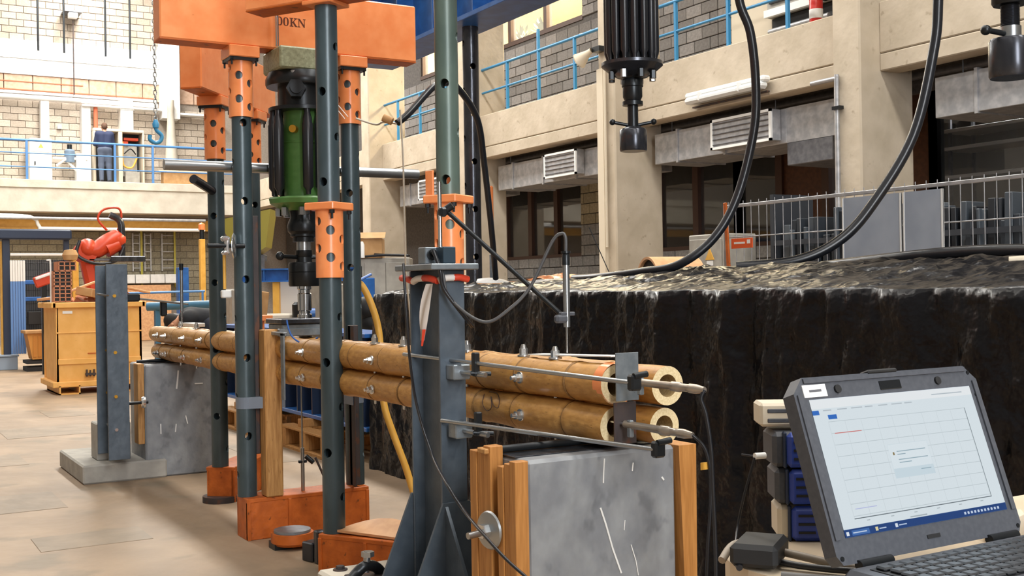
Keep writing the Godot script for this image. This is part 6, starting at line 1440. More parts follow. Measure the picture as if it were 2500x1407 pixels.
	part("bundle_body", mb().ball(Vector3(-0.02, 0.25, 0), 0.14).ball(Vector3(0.02, 0.1, 0.02), 0.13), M.black_matt, bg)
	var gt := thing("green_trestle", "green trestle with a pale top behind the yellow hose", "trestle", Vector3(4.82, 0, -11.1))
	part("top", mb().bx(Vector3(-0.2, 0.9, -0.12), Vector3(0.2, 0.94, 0.12), 0.005), M.beige_paint, gt)
	for x in [-0.15, 0.12]: part("leg", mb().bx(Vector3(x, 0, -0.02), Vector3(x + 0.04, 0.9, 0.02)), flat(hexc("1f3d31"), 0.5), gt)
	part("panel", mb().bx(Vector3(-0.2, 0.3, -0.08), Vector3(0.2, 0.85, -0.06)), flat(hexc("1b3329"), 0.5), gt)
	single("blue_crate", mb().bx(Vector3(5.25, 1.25, -12.6), Vector3(5.45, 1.55, -12.4), 0.01).bx(Vector3(5.3, 0, -12.55), Vector3(5.4, 1.25, -12.45)), M.blue_paint, "small blue box in front of the grey cabinet", "box")
	# blue plate girder on a pallet, under the bamboo
	var g := thing("plate_girder", "blue plate girder with stiffeners lying on pallets behind the bamboo beam", "girder", Vector3(3.75, 0.27, 0))
	part("bottom_flange", mb().bx(Vector3(-0.2, 0, -12.3), Vector3(0.2, 0.035, -8.3), 0.004), M.blue_paint, g)
	part("web", mb().bx(Vector3(-0.01, 0.035, -12.3), Vector3(0.01, 0.75, -8.32)), M.navy, g)
	part("top_flange", mb().bx(Vector3(-0.2, 0.75, -12.3), Vector3(0.2, 0.785, -8.3), 0.004), M.blue_paint, g)
	for k in 11: part("stiffener", mb().bx(Vector3(-0.19, 0.035, -12.2 + 0.38 * k), Vector3(0.19, 0.75, -12.18 + 0.38 * k)), M.navy, g)
	var pl := ["wooden pallet under the blue plate girder, far one", "wooden pallet under the blue plate girder, near one"]
	for i in 2:
		var p := thing("pallet", pl[i], "pallet", Vector3(3.75, 0, -11.2 + 1.9 * i))
		for x in [-0.3, 0.0, 0.25]: part("plank", mb().bx(Vector3(x - 0.07, 0.18, -0.6), Vector3(x + 0.07, 0.2, 0.6), 0.003), M.timber, p)
		for z in [-0.5, 0.0, 0.5]:
			for x in [-0.3, 0.25]: part("block", mb().bx(Vector3(x - 0.07, 0.03, z - 0.07), Vector3(x + 0.07, 0.18, z + 0.07), 0.004), M.timber, p)
		for x in [-0.3, 0.25]: part("plank", mb().bx(Vector3(x - 0.07, 0.0, -0.6), Vector3(x + 0.07, 0.03, 0.6), 0.003), M.timber, p)
		single("timber_packing", mb().bx(Vector3(3.45, 0.2, -11.5 + 1.9 * i), Vector3(4.0, 0.27, -11.4 + 1.9 * i), 0.004), M.timber, "squared timber packing between pallet and blue girder, %s one" % ["far", "near"][i], "timber")
	single("olive_strap", mb().bx(Vector3(3.4, 0.2, -11.05), Vector3(3.56, 0.27, -10.75), 0.01), flat(hexc("7c7a2c"), 0.6), "olive coloured pad on the corner of the far pallet", "pad")

# ---------- desk with computer ----------
func desk() -> void:
	var top := 1.03
	var t := thing("work_table", "pale beige table with rounded edge carrying the laptop", "table", Vector3(1.55, 0, -0.78))
	var pg: Array = []
	for k in 9: pg.append(Vector2(-0.55 + 0.12 - 0.12 * cos(PI / 2 * k / 8.0), 0.44 - 0.12 + 0.12 * sin(PI / 2 * k / 8.0)))
	pg.append_array([Vector2(0.8, 0.44), Vector2(0.8, -0.5), Vector2(-0.55, -0.5)])
	part("tabletop", mb().prism(pg, 0.045, Transform3D(Basis(Vector3.RIGHT, Vector3(0, 0, -1), Vector3.UP), Vector3(0, top - 0.045, 0))), mat(tones(hexc("d8c6ac"), hexc("cbb89d"), 0.02, 3, 81), 0.5), t)
	for x in [-0.45, 0.7]:
		for z in [-0.35, 0.4]: part("leg", mb().bx(Vector3(x - 0.025, 0, z - 0.025), Vector3(x + 0.025, top - 0.045, z + 0.025), 0.004), M.galv_dark, t)
	# laptop: hinge along x
	var l := thing("laptop", "rugged dark grey laptop open on the table with a lit screen", "laptop", Vector3(1.186, 1.032, -0.956))
	part("base", mb().box(Vector3(0, 0.014, 0.125), Vector3(0.35, 0.028, 0.245), 0.008), M.dark_plastic, l)
	part("keyboard_well", mb().bx(Vector3(-0.15, 0.0275, 0.025), Vector3(0.15, 0.0290, 0.135)), M.black_matt, l)
	var km := mb().box(Vector3.ZERO, Vector3(0.0165, 0.005, 0.0155), 0.002).mesh()
	for r in 6:
		for c in 15:
			var k := put("key", km, M.key, l)
			k.position = Vector3(-0.137 + 0.0195 * c + 0.003 * (r % 2), 0.031, 0.036 + 0.0182 * r)
	part("palm_rest", mb().bx(Vector3(-0.165, 0.027, 0.145), Vector3(0.165, 0.030, 0.24), 0.002), M.dark_plastic, l)
	part("touchpad", mb().bx(Vector3(-0.06, 0.030, 0.155), Vector3(0.04, 0.0308, 0.225)), M.black_matt, l)
	var lid := Node3D.new()
	lid.name = "lid"
	l.add_child(lid, true)
	lid.position = Vector3(0, 0.03, 0)
	lid.rotation.x = -deg_to_rad(19.3)
	var cw := 0.174
	var ch := 0.232
	var k := 0.02
	part("lid_shell", mb().prism([Vector2(-cw + 0.008, 0.0), Vector2(cw - 0.008, 0.0), Vector2(cw, 0.012), Vector2(cw, ch - k), Vector2(cw - k, ch), Vector2(-cw + k, ch), Vector2(-cw, ch - k), Vector2(-cw, 0.012)], 0.02, Transform3D(Basis(), Vector3(0, 0, -0.02))), M.dark_plastic, lid)
	part("bezel_rim", mb().bx(Vector3(-cw + 0.004, 0.03, 0), Vector3(-cw + 0.012, ch - 0.022, 0.0025)).bx(Vector3(cw - 0.012, 0.03, 0), Vector3(cw - 0.004, ch - 0.022, 0.0025)).bx(Vector3(-cw + 0.02, ch - 0.008, 0), Vector3(cw - 0.02, ch - 0.002, 0.0025)), M.dark_plastic, lid)
	var sm := StandardMaterial3D.new()
	var si := screen_image()
	sm.albedo_color = Color(0.02, 0.02, 0.02)
	sm.roughness = 0.35
	sm.emission_enabled = true; sm.emission_texture = si; sm.emission = Color.WHITE; sm.emission_energy_multiplier = 0.86
	sm.emission_operator = BaseMaterial3D.EMISSION_OP_MULTIPLY
	var qm := QuadMesh.new(); qm.size = Vector2(0.306, 0.172)
	var sc := put("screen", qm, sm, lid)
	sc.position = Vector3(0.001, 0.031 + 0.086, 0.0008)
	var al := AreaLight3D.new()
	al.name = "screen_light"; al.area_size = Vector2(0.3, 0.17); al.light_energy = 0.03; al.light_color = Color(0.86, 0.94, 1); al.shadow_enabled = true
	al.area_range = 20.0; al.area_attenuation = 2.0
	lid.add_child(al)
	al.position = Vector3(0, 0.117, 0.006)
	al.rotation.y = PI
	part("sticker", mb().bx(Vector3(-0.158, 0.206, 0), Vector3(-0.118, 0.222, 0.0012)), M.white, lid, "white sticker")
	part("sticker_print", mb().bx(Vector3(-0.148, 0.2125, 0.001), Vector3(-0.127, 0.2155, 0.0016)), M.galv_dark, lid, "faint grey print on the sticker")
	for x in [-0.098, 0.093]: part("bumper", mb().cyl(Vector3(x, 0.214, 0), Vector3(x, 0.214, 0.003), 0.0055, -1, 14), M.black_matt, lid)
	part("camera", mb().bx(Vector3(-0.02, 0.208, 0), Vector3(0.02, 0.22, 0.0015), 0.001), M.black_steel, lid)
	part("latch", mb().box(Vector3(-0.008, ch + 0.001, -0.006), Vector3(0.055, 0.006, 0.018), 0.002), M.black_matt, lid)
	part("emblem", mb().bx(Vector3(-0.012, 0.0125, 0), Vector3(0.012, 0.0175, 0.001)), M.black_matt, lid, "small dark emblem")
	for x in [-0.115, 0.128]:
		part("hinge", mb().cyl(Vector3(x - 0.028, -0.003, 0.001), Vector3(x + 0.028, -0.003, 0.001), 0.0065, -1, 14), M.black_steel, lid)
	for p in [Vector2(-0.166, 0.008), Vector2(0.166, 0.008), Vector2(-0.166, 0.15), Vector2(0.164, 0.19), Vector2(0.16, 0.222)]: part("screw", mb().cyl(Vector3(p.x, p.y, 0), Vector3(p.x, p.y, 0.001), 0.003, -1, 10), M.black_steel, lid)
	# measuring modules stacked behind the lid
	var dl := ["measuring module with a blue grille, lowest of the stack behind the laptop", "measuring module with a blue grille, second from the bottom of the stack", "measuring module with a blue grille, third from the bottom of the stack"]
	var bluep := flat(hexc("2f47a0"), 0.42)
	for i in 3:
		var m := thing("measuring_module", dl[i], "measuring device", Vector3(1.178 - 0.004 * i, top + 0.053 * i, -1.18), -0.58 + 0.04 * (i - 1), "measuring modules behind the laptop")
		part("case", mb().box(Vector3(0.012, 0.026, -0.035), Vector3(0.095, 0.05, 0.07), 0.006), M.dark_plastic if i > 0 else M.beige_paint, m)
		part("grille", mb().box(Vector3(0.022, 0.026, 0.003), Vector3(0.078, 0.05, 0.014), 0.006), bluep, m)
		for r in 3:
			for c in 2: part("grille_slot", mb().box(Vector3(0.004 + 0.036 * c, 0.014 + 0.012 * r, 0.0105), Vector3(0.024, 0.0035, 0.002)), M.black_matt, m)
		part("strap", mb().box(Vector3(-0.019, 0.026, 0.0), Vector3(0.005, 0.052, 0.012), 0.002), M.navy, m)
	var tm := thing("terminal_box", "small beige terminal box on top of the measuring modules", "measuring device", Vector3(1.165, top + 0.162, -1.20), -0.58)
	part("case", mb().box(Vector3(0, 0.018, -0.03), Vector3(0.07, 0.034, 0.06), 0.004), M.beige_paint, tm)
	for r in 2: part("slot", mb().box(Vector3(0.003, 0.01 + 0.014 * r, 0.0), Vector3(0.055, 0.006, 0.003), 0.001), M.dark_plastic, tm)
	single("white_plug", mb().cyl(Vector3(1.074, 1.163, -1.165), Vector3(1.090, 1.163, -1.162), 0.0045, -1, 12), M.white, "white plug on the side of the upper measuring module", "plug")
	single("power_brick", mb().box(Vector3(1.030, 1.050, -1.111), Vector3(0.062, 0.03, 0.085), 0.006, Basis(Vector3.UP, -0.95)), M.black_matt, "black laptop power brick on the table left of the laptop", "power supply")
	var cl := ["beige cable lying in a loop on the table edge before the power brick", "grey cable crossing the beige loop beside the laptop hinge", "dark cable curling along the table edge left of the laptop"]
	single("desk_cable", mb().tube([Vector3(0.99, 1.036, -1.14), Vector3(1.03, 1.052, -1.15), Vector3(1.06, 1.046, -1.09), Vector3(1.1, 1.036, -1.02), Vector3(1.13, 1.036, -0.97), Vector3(1.02, 1.036, -0.95)], 0.0055, 8), flat(hexc("9b8f80"), 0.5), cl[0], "cable")
	single("desk_cable", mb().tube([Vector3(1.19, 1.075, -1.06), Vector3(1.12, 1.06, -1.02), Vector3(1.08, 1.036, -0.985), Vector3(1.04, 1.036, -0.99), Vector3(1.0, 1.036, -1.04)], 0.005, 8), flat(hexc("5e5c59"), 0.5), cl[1], "cable")
	single("desk_cable", mb().tube([Vector3(0.985, 1.035, -1.1), Vector3(1.01, 1.045, -1.13), Vector3(1.05, 1.037, -1.06), Vector3(1.1, 1.037, -0.985), Vector3(1.14, 1.037, -0.955), Vector3(1.17, 1.037, -0.99)], 0.0045, 8), M.black_rubber, cl[2], "cable")
	single("dark_wire", mb().tube([Vector3(1.074, 1.161, -1.165), Vector3(1.068, 1.137, -1.169), Vector3(1.060, 1.104, -1.174), Vector3(1.052, 1.064, -1.178), Vector3(1.015, 1.045, -1.142)], 0.0018, 6), M.black_rubber, "thin wire hanging from the white plug behind the table edge", "wire")
	# plugs at the right edge
	var ql := ["cream connector block right of the laptop, rear one", "cream connector block right of the laptop, front one"]
	for i in 2:
		var c := thing("connector", ql[i], "connector", Vector3(1.405 + 0.012 * i, 1.031, -1.02 + 0.1 * i), 0.3)
		part("plug_body", mb().box(Vector3(0, 0.022, 0), Vector3(0.045, 0.044, 0.05), 0.006), M.beige_paint, c)
		part("plug_collar", mb().box(Vector3(0.03, 0.02, 0), Vector3(0.02, 0.034, 0.04), 0.004), M.black_steel, c)
	single("computer_mouse", mb().lathe([Vector2(0, 0), Vector2(0.03, 0), Vector2(0.032, 0.012), Vector2(0.022, 0.028), Vector2(0, 0.034)], Vector3(1.44, 1.031, -0.94), Vector3.UP, 20, 70), flat(hexc("2b3f78"), 0.35), "small dark blue round object at the right edge of the table", "object")

func screen_image() -> ImageTexture:
	var w := 640
	var h := 360
	var im := Image.create(w, h, false, Image.FORMAT_RGB8)
	im.fill(hexc("dfeaf0"))
	var ln := func(x0: int, y0: int, x1: int, y1: int, c: Color) -> void: im.fill_rect(Rect2i(x0, y0, maxi(x1 - x0, 1), maxi(y1 - y0, 1)), c)
	ln.call(0, 0, w, 26, hexc("eef3f6"))
	ln.call(0, 30, 24, 42, hexc("2b6cc4"))
	ln.call(52, 44, 84, 56, hexc("2b6cc4"))
	for k in 7: ln.call(40 + 52 * k, 30, 70 + 52 * k + (k % 3) * 6, 33, hexc("b9c4cc"))
	ln.call(470, 14, 600, 17, hexc("b9c4cc"))
	for k in 9: ln.call(48, 62 + 31 * k, 590, 63 + 31 * k, hexc("b3c0c6"))
	for k in 10: ln.call(48 + 60 * k, 62, 49 + 60 * k, 318, hexc("c9d4da"))
	ln.call(590, 62, 592, 318, hexc("66727a"))
	ln.call(48, 316, 592, 318, hexc("5a666e"))
	ln.call(60, 93, 160, 95, hexc("d06a66"))
	# dialog box in the middle
	ln.call(238, 140, 396, 232, hexc("d3e2ea")); ln.call(239, 141, 395, 231, hexc("e2edf3"))
	ln.call(239, 206, 395, 231, hexc("cfe0e9"))
	ln.call(252, 162, 258, 170, hexc("8a7a52"))
	for q in [[268, 160, 382], [268, 168, 300], [268, 182, 384], [268, 190, 316], [344, 214, 384]]: ln.call(q[0], q[1], q[2], q[1] + 2, hexc("8fa9b6"))
	for k in 6: ln.call(90 + 90 * k, 324, 102 + 90 * k, 326, hexc("aab6bd"))
	ln.call(250, 334, 316, 337, hexc("a5b1b8"))
	ln.call(60, 292, 140, 294, hexc("b8bfe8"))
	# task bar
	ln.call(0, 340, w, 360, hexc("16407e"))
	ln.call(6, 346, 16, 356, hexc("e8eef6"))
	ln.call(26, 344, 90, 357, hexc("3f6db0")); ln.call(30, 349, 80, 352, hexc("c6d4ea"))
	ln.call(112, 345, 122, 355, hexc("e6d9a8")); ln.call(126, 349, 152, 352, hexc("c6d4ea"))
	ln.call(186, 345, 196, 355, hexc("dfe8f4")); ln.call(200, 349, 230, 352, hexc("c6d4ea"))
	for k in 11: ln.call(460 + 14 * k, 347, 468 + 14 * k, 354, hexc("cfdbee"))
	return ImageTexture.create_from_image(im)

# ---------- hoses and cables ----------
func cables() -> void:
	single("hydraulic_hose", mb().tube([Vector3(4.5, 3.4, -4.99), Vector3(4.534, 3.066, -4.985), Vector3(4.587, 2.873, -4.953), Vector3(4.61, 2.585, -4.94), Vector3(4.596, 2.297, -4.948), Vector3(4.508, 1.915, -5.0), Vector3(4.38, 1.67, -5.07), Vector3(4.22, 1.52, -5.2), Vector3(4.15, 1.485, -5.45), Vector3(4.1, 1.46, -5.8), Vector3(4.15, 1.455, -6.2)], 0.026, 14, 8), M.black_rubber, "thick black hydraulic hose curving down right of the hanging jack", "hose")
	single("hydraulic_hose", mb().tube([Vector3(5.37, 3.4, -4.25), Vector3(5.368, 2.997, -4.258), Vector3(5.344, 2.718, -4.273), Vector3(5.237, 2.231, -4.336), Vector3(5.031, 1.84, -4.458), Vector3(4.868, 1.64, -4.555), Vector3(4.66, 1.53, -4.687), Vector3(4.4, 1.50, -4.9)], 0.029, 14, 8), M.black_rubber, "thick black hydraulic hose sweeping across the fence column", "hose")
	single("yellow_hose", mb().tube([Vector3(2.70, 1.44, -6.50), Vector3(2.759, 1.44, -6.502), Vector3(2.812, 1.322, -6.47), Vector3(2.853, 1.143, -6.446), Vector3(2.845, 0.9, -6.40), Vector3(2.834, 0.694, -6.341), Vector3(2.879, 0.518, -6.314), Vector3(2.941, 0.316, -6.278), Vector3(3.0, 0.1, -6.25), Vector3(3.05, 0.022, -6.2), Vector3(3.2, 0.022, -6.1)], 0.022, 12), M.yellow, "yellow hose hanging from the right post down to the floor", "hose")
	single("tape_strip", mb().tube([Vector3(2.62, 1.36, -6.40), Vector3(2.66, 1.42, -6.42), Vector3(2.72, 1.455, -6.46), Vector3(2.83, 1.5, -6.5)], 0.009, 6), flat(hexc("6d8fd6"), 0.4), "blue and white cable tie holding the yellow hose to the right post", "tie")
	single("white_wire", mb().tube([Vector3(2.62, 2.42, -6.2), Vector3(2.7, 2.375, -6.1), Vector3(2.66, 2.36, -5.9), Vector3(2.63, 2.318, -5.66)], 0.006, 8), flat(hexc("d8d2c4"), 0.5), "thin white wire from the right sleeve to the black cable", "wire")
	single("black_cable", mb().tube([Vector3(2.631, 2.320, -5.648), Vector3(2.711, 2.383, -5.658), Vector3(2.888, 2.544, -5.728), Vector3(2.995, 2.589, -5.781), Vector3(3.103, 2.585, -5.833), Vector3(3.300, 2.426, -5.949), Vector3(3.431, 2.175, -6.104), Vector3(3.563, 1.778, -6.258), Vector3(3.731, 1.466, -6.507)], 0.02, 12, 8), M.black_rubber, "black cable arching behind the pale post and dropping to the sheeting", "cable")
	single("cable_sleeve", mb().cyl(Vector3(2.57, 2.352, -5.70), Vector3(2.61, 2.328, -5.67), 0.021, -1, 12), M.card, "tan taped end of the black cable", "tape")
	single("white_wire", mb().tube([Vector3(2.56, 2.36, -5.46), Vector3(2.564, 2.268, -5.455), Vector3(2.57, 2.028, -5.451), Vector3(2.573, 1.548, -5.45), Vector3(2.588, 1.286, -5.441), Vector3(2.594, 1.089, -5.437), Vector3(2.6, 0.5, -5.43), Vector3(2.62, 0.02, -5.42)], 0.005, 8), flat(hexc("cfc8ba"), 0.5), "thin pale wire hanging straight down left of the near stand", "wire")
	single("blue_cable", mb().tube([Vector3(2.075, 1.245, -5.919), Vector3(2.084, 1.193, -5.914), Vector3(2.104, 1.148, -5.902), Vector3(2.136, 1.117, -5.848), Vector3(2.174, 1.123, -5.826), Vector3(2.209, 1.149, -5.805)], 0.005, 8), flat(hexc("2b5fae"), 0.4), "thin blue cable looping over the load saddle", "cable")
	single("cable_tie", mb().bar(Vector3(2.428, 2.470, -6.024), Vector3(2.483, 2.392, -5.991), 0.012, 0.004).bar(Vector3(2.432, 2.433, -6.021), Vector3(2.467, 2.381, -6.000), 0.012, 0.004), M.white, "white cable ties on the right orange sleeve", "tie")
	# gauge cables
	single("gauge_cable", mb().tube([Vector3(2.2, 1.525, -3.335), Vector3(2.2, 1.575, -3.335), Vector3(2.19, 1.59, -3.345), Vector3(2.165, 1.56, -3.37), Vector3(2.1, 1.4, -3.42), Vector3(2.03, 1.32, -3.46), Vector3(1.97, 1.28, -3.5), Vector3(1.92, 1.31, -3.56), Vector3(1.88, 1.38, -3.63), Vector3(1.868, 1.45, -3.64), Vector3(1.85, 1.52, -3.66)], 0.006, 8, 8), flat(hexc("4b4c4e"), 0.4), "grey gauge cable looping from the upright gauge to the near stand", "cable")
	single("gauge_cable", mb().tube([Vector3(1.835, 1.54, -3.65), Vector3(1.845, 1.47, -3.62), Vector3(1.86, 1.4, -3.62), Vector3(1.93, 1.3, -3.6), Vector3(1.985, 1.26, -3.64)], 0.007, 8, 8), M.black_rubber, "short black cable hanging over the head of the near stand", "cable")
	single("gauge_cable", mb().tube([Vector3(1.687, 1.490, -3.591), Vector3(1.669, 1.411, -3.545), Vector3(1.674, 1.269, -3.541), Vector3(1.704, 1.124, -3.581), Vector3(1.745, 0.974, -3.615), Vector3(1.764, 0.821, -3.546), Vector3(1.655, 0.776, -3.227), Vector3(1.667, 0.704, -3.139), Vector3(1.624, 0.669, -2.932), Vector3(1.630, 0.619, -2.812), Vector3(1.655, 0.577, -2.739)], 0.005, 8, 8), M.black_rubber, "long black cable down the near stand and across the clamped boards", "cable")
	single("gauge_cable", mb().tube([Vector3(2.170, 1.091, -2.562), Vector3(2.161, 1.064, -2.567), Vector3(2.173, 1.016, -2.560), Vector3(2.184, 0.913, -2.553), Vector3(2.187, 0.793, -2.551), Vector3(2.191, 0.636, -2.549), Vector3(2.191, 0.432, -2.549)], 0.006, 8, 8), M.black_rubber, "black cable hanging from the upper end gauge", "cable")
	single("gauge_cable", mb().tube([Vector3(2.180, 0.950, -2.632), Vector3(2.206, 0.919, -2.616), Vector3(2.218, 0.885, -2.609), Vector3(2.224, 0.830, -2.605), Vector3(2.223, 0.732, -2.606), Vector3(2.214, 0.609, -2.611), Vector3(2.205, 0.413, -2.616)], 0.005, 8, 8), M.black_rubber, "black cable hanging from the lower end gauge", "cable")
	single("cable_tag", mb().box(Vector3(2.211, 0.857, -2.613), Vector3(0.035, 0.022, 0.002)), M.yellow, "small yellow tag on the hanging gauge cables", "tag")
	single("floor_hose", mb().tube([Vector3(2.70, 0.02, -6.2), Vector3(2.76, 0.025, -5.95), Vector3(2.72, 0.022, -5.5), Vector3(2.6, 0.02, -5.1)], 0.012, 8), M.black_rubber, "black twin cable on the floor behind the base, left strand", "cable")
	single("floor_hose", mb().tube([Vector3(2.74, 0.02, -6.22), Vector3(2.80, 0.025, -5.95), Vector3(2.76, 0.022, -5.5), Vector3(2.64, 0.02, -5.1)], 0.012, 8), M.black_rubber, "black twin cable on the floor behind the base, right strand", "cable")
	# thin measuring rod under the jack
	var mr := thing("measuring_rod", "thin upright telescopic rod under the middle of the bamboo beam", "rod", Vector3(2.29, 0.235, -6.30))
	part("lower_tube", mb().cyl(Vector3(0, 0, 0), Vector3(0, 0.25, 0), 0.011, -1, 12), M.steel, mr)
	part("upper_rod", mb().cyl(Vector3(0, 0.25, 0), Vector3(0, 0.63, 0), 0.005, -1, 8), M.steel, mr)
	part("clamp", mb().box(Vector3(0, 0.17, 0), Vector3(0.05, 0.016, 0.02), 0.003).cyl(Vector3(0.02, 0.2, 0), Vector3(0.06, 0.16, 0.02), 0.014), M.black_steel, mr)
	single("side_rod", mb().cyl(Vector3(2.35, 0.43, -6.25), Vector3(2.42, 0.235, -6.2), 0.007, -1, 8), M.rust_steel, "short slanting rod leaning on the base beside the telescopic rod", "rod")

# ---------- figures: one skin over tapered bones (surface nets) ----------
func nets(b: MB, caps: Array, cell: float, k: float, xf := Transform3D()) -> MB:
	# caps: [a, b, ra, rb]
	var lo := Vector3.ONE * 1e9
	var hi := Vector3.ONE * -1e9
	for q in caps:
		for e in 2:
			var r: float = q[2 + e] + k
			lo = lo.min(q[e] - Vector3.ONE * (r + cell)); hi = hi.max(q[e] + Vector3.ONE * (r + cell))
	var n := Vector3i(((hi - lo) / cell).ceil()) + Vector3i.ONE
	var f := PackedFloat32Array()
	f.resize(n.x * n.y * n.z)
	f.fill(1e3)
	for q in caps:
		var a: Vector3 = q[0]
		var ab: Vector3 = q[1] - a
		var l2 := maxf(ab.length_squared(), 1e-9)
		var rm: float = maxf(q[2], q[3]) + k * 2.0 + cell * 2.0
		var c0 := Vector3i(((a.min(q[1]) - Vector3.ONE * rm - lo) / cell).floor()).clamp(Vector3i.ZERO, n - Vector3i.ONE)
		var c1 := Vector3i(((a.max(q[1]) + Vector3.ONE * rm - lo) / cell).ceil()).clamp(Vector3i.ZERO, n - Vector3i.ONE)
		for z in range(c0.z, c1.z + 1):
			for y in range(c0.y, c1.y + 1):
				for x in range(c0.x, c1.x + 1):
					var p := lo + Vector3(x, y, z) * cell - a
					var t := clampf(p.dot(ab) / l2, 0, 1)
					var d: float = (p - ab * t).length() - lerpf(q[2], q[3], t)
					var i := (z * n.y + y) * n.x + x
					var o := f[i]
					var h := maxf(k - absf(d - o), 0.0) / k
					f[i] = minf(d, o) - h * h * k * 0.25
	var idx := {}
	var vs: Array[Vector3] = []
	var corner := [Vector3i(0, 0, 0), Vector3i(1, 0, 0), Vector3i(0, 1, 0), Vector3i(1, 1, 0), Vector3i(0, 0, 1), Vector3i(1, 0, 1), Vector3i(0, 1, 1), Vector3i(1, 1, 1)]
	var edges := [[0, 1], [2, 3], [4, 5], [6, 7], [0, 2], [1, 3], [4, 6], [5, 7], [0, 4], [1, 5], [2, 6], [3, 7]]
	for z in n.z - 1:
		for y in n.y - 1:
			for x in n.x - 1:
				var i0 := (z * n.y + y) * n.x + x
				var neg := 0
				var vals: Array[float] = []
				for c in corner:
					var v := f[i0 + (c.z * n.y + c.y) * n.x + c.x]
					vals.append(v)
					if v < 0.0: neg += 1
				if neg == 0 or neg == 8: continue
				var s := Vector3.ZERO
				var m := 0
				for e in edges:
					var va := vals[e[0]]
					var vb := vals[e[1]]
					if (va < 0.0) != (vb < 0.0):
						s += Vector3(corner[e[0]]).lerp(Vector3(corner[e[1]]), va / (va - vb))
						m += 1
				idx[Vector3i(x, y, z)] = vs.size()
				vs.append(lo + (Vector3(x, y, z) + s / m) * cell)
	var nm: Array[Vector3] = []
	nm.resize(vs.size()); nm.fill(Vector3.ZERO)
	var quads: Array = []
	for key in idx:
		var c: Vector3i = key
		for ax in 3:
			var e := Vector3i.ZERO
			e[ax] = 1
			var i0 := (c.z * n.y + c.y) * n.x + c.x
			var c2 := c + e
			var i1 := (c2.z * n.y + c2.y) * n.x + c2.x
			if (f[i0] < 0.0) == (f[i1] < 0.0): continue
			var u := Vector3i.ZERO
			var w := Vector3i.ZERO
			u[(ax + 1) % 3] = 1; w[(ax + 2) % 3] = 1
			if not (idx.has(c - u) and idx.has(c - w) and idx.has(c - u - w)): continue
			var q := [idx[c], idx[c - u], idx[c - u - w], idx[c - w]]
			var g := (vs[q[1]] - vs[q[0]]).cross(vs[q[2]] - vs[q[0]])
			var outward := Vector3(e) * (1.0 if f[i0] < 0.0 else -1.0)
			if g.dot(outward) < 0.0: g = -g
			for j in q: nm[j] += g
			quads.append(q)
	for q in quads:
		var p: Array[Vector3] = []
		var m: Array[Vector3] = []
		for j in q:
			p.append(xf * vs[j]); m.append((xf.basis * nm[j]).normalized())
		b.tri(p[0], p[1], p[2], m[0], m[1], m[2])
		b.tri(p[0], p[2], p[3], m[0], m[2], m[3])
	return b

func hand(b: MB, wrist: Vector3, dir: Vector3, side: float) -> void:
	# palm, four fingers of different length slightly curled, thumb from the side of the palm
	var d := dir.normalized()
	var s := d.cross(Vector3.UP).normalized() * side
	var dn := -s.cross(d).normalized() * side
	var caps: Array = []
	var palm := wrist + d * 0.085
	caps.append([wrist, palm - s * 0.02, 0.024, 0.02])
	caps.append([wrist + s * 0.01, palm + s * 0.022, 0.022, 0.018])
	var len := [0.062, 0.075, 0.07, 0.055]
	for i in 4:
		var a := palm + s * (-0.03 + 0.02 * i)
		var m: Vector3 = a + d * len[i] * 0.5 + dn * 0.004
		caps.append([a - d * 0.01, m, 0.0095, 0.0085])
		caps.append([m, m + d * len[i] * 0.42 + dn * 0.022, 0.0085, 0.007])
	var t0 := wrist + d * 0.035 - s * 0.025
	caps.append([t0, t0 + d * 0.035 - s * 0.022, 0.012, 0.01])
	caps.append([t0 + d * 0.035 - s * 0.022, t0 + d * 0.06 - s * 0.022 + dn * 0.012, 0.01, 0.008])
	nets(b, caps, 0.004, 0.006)

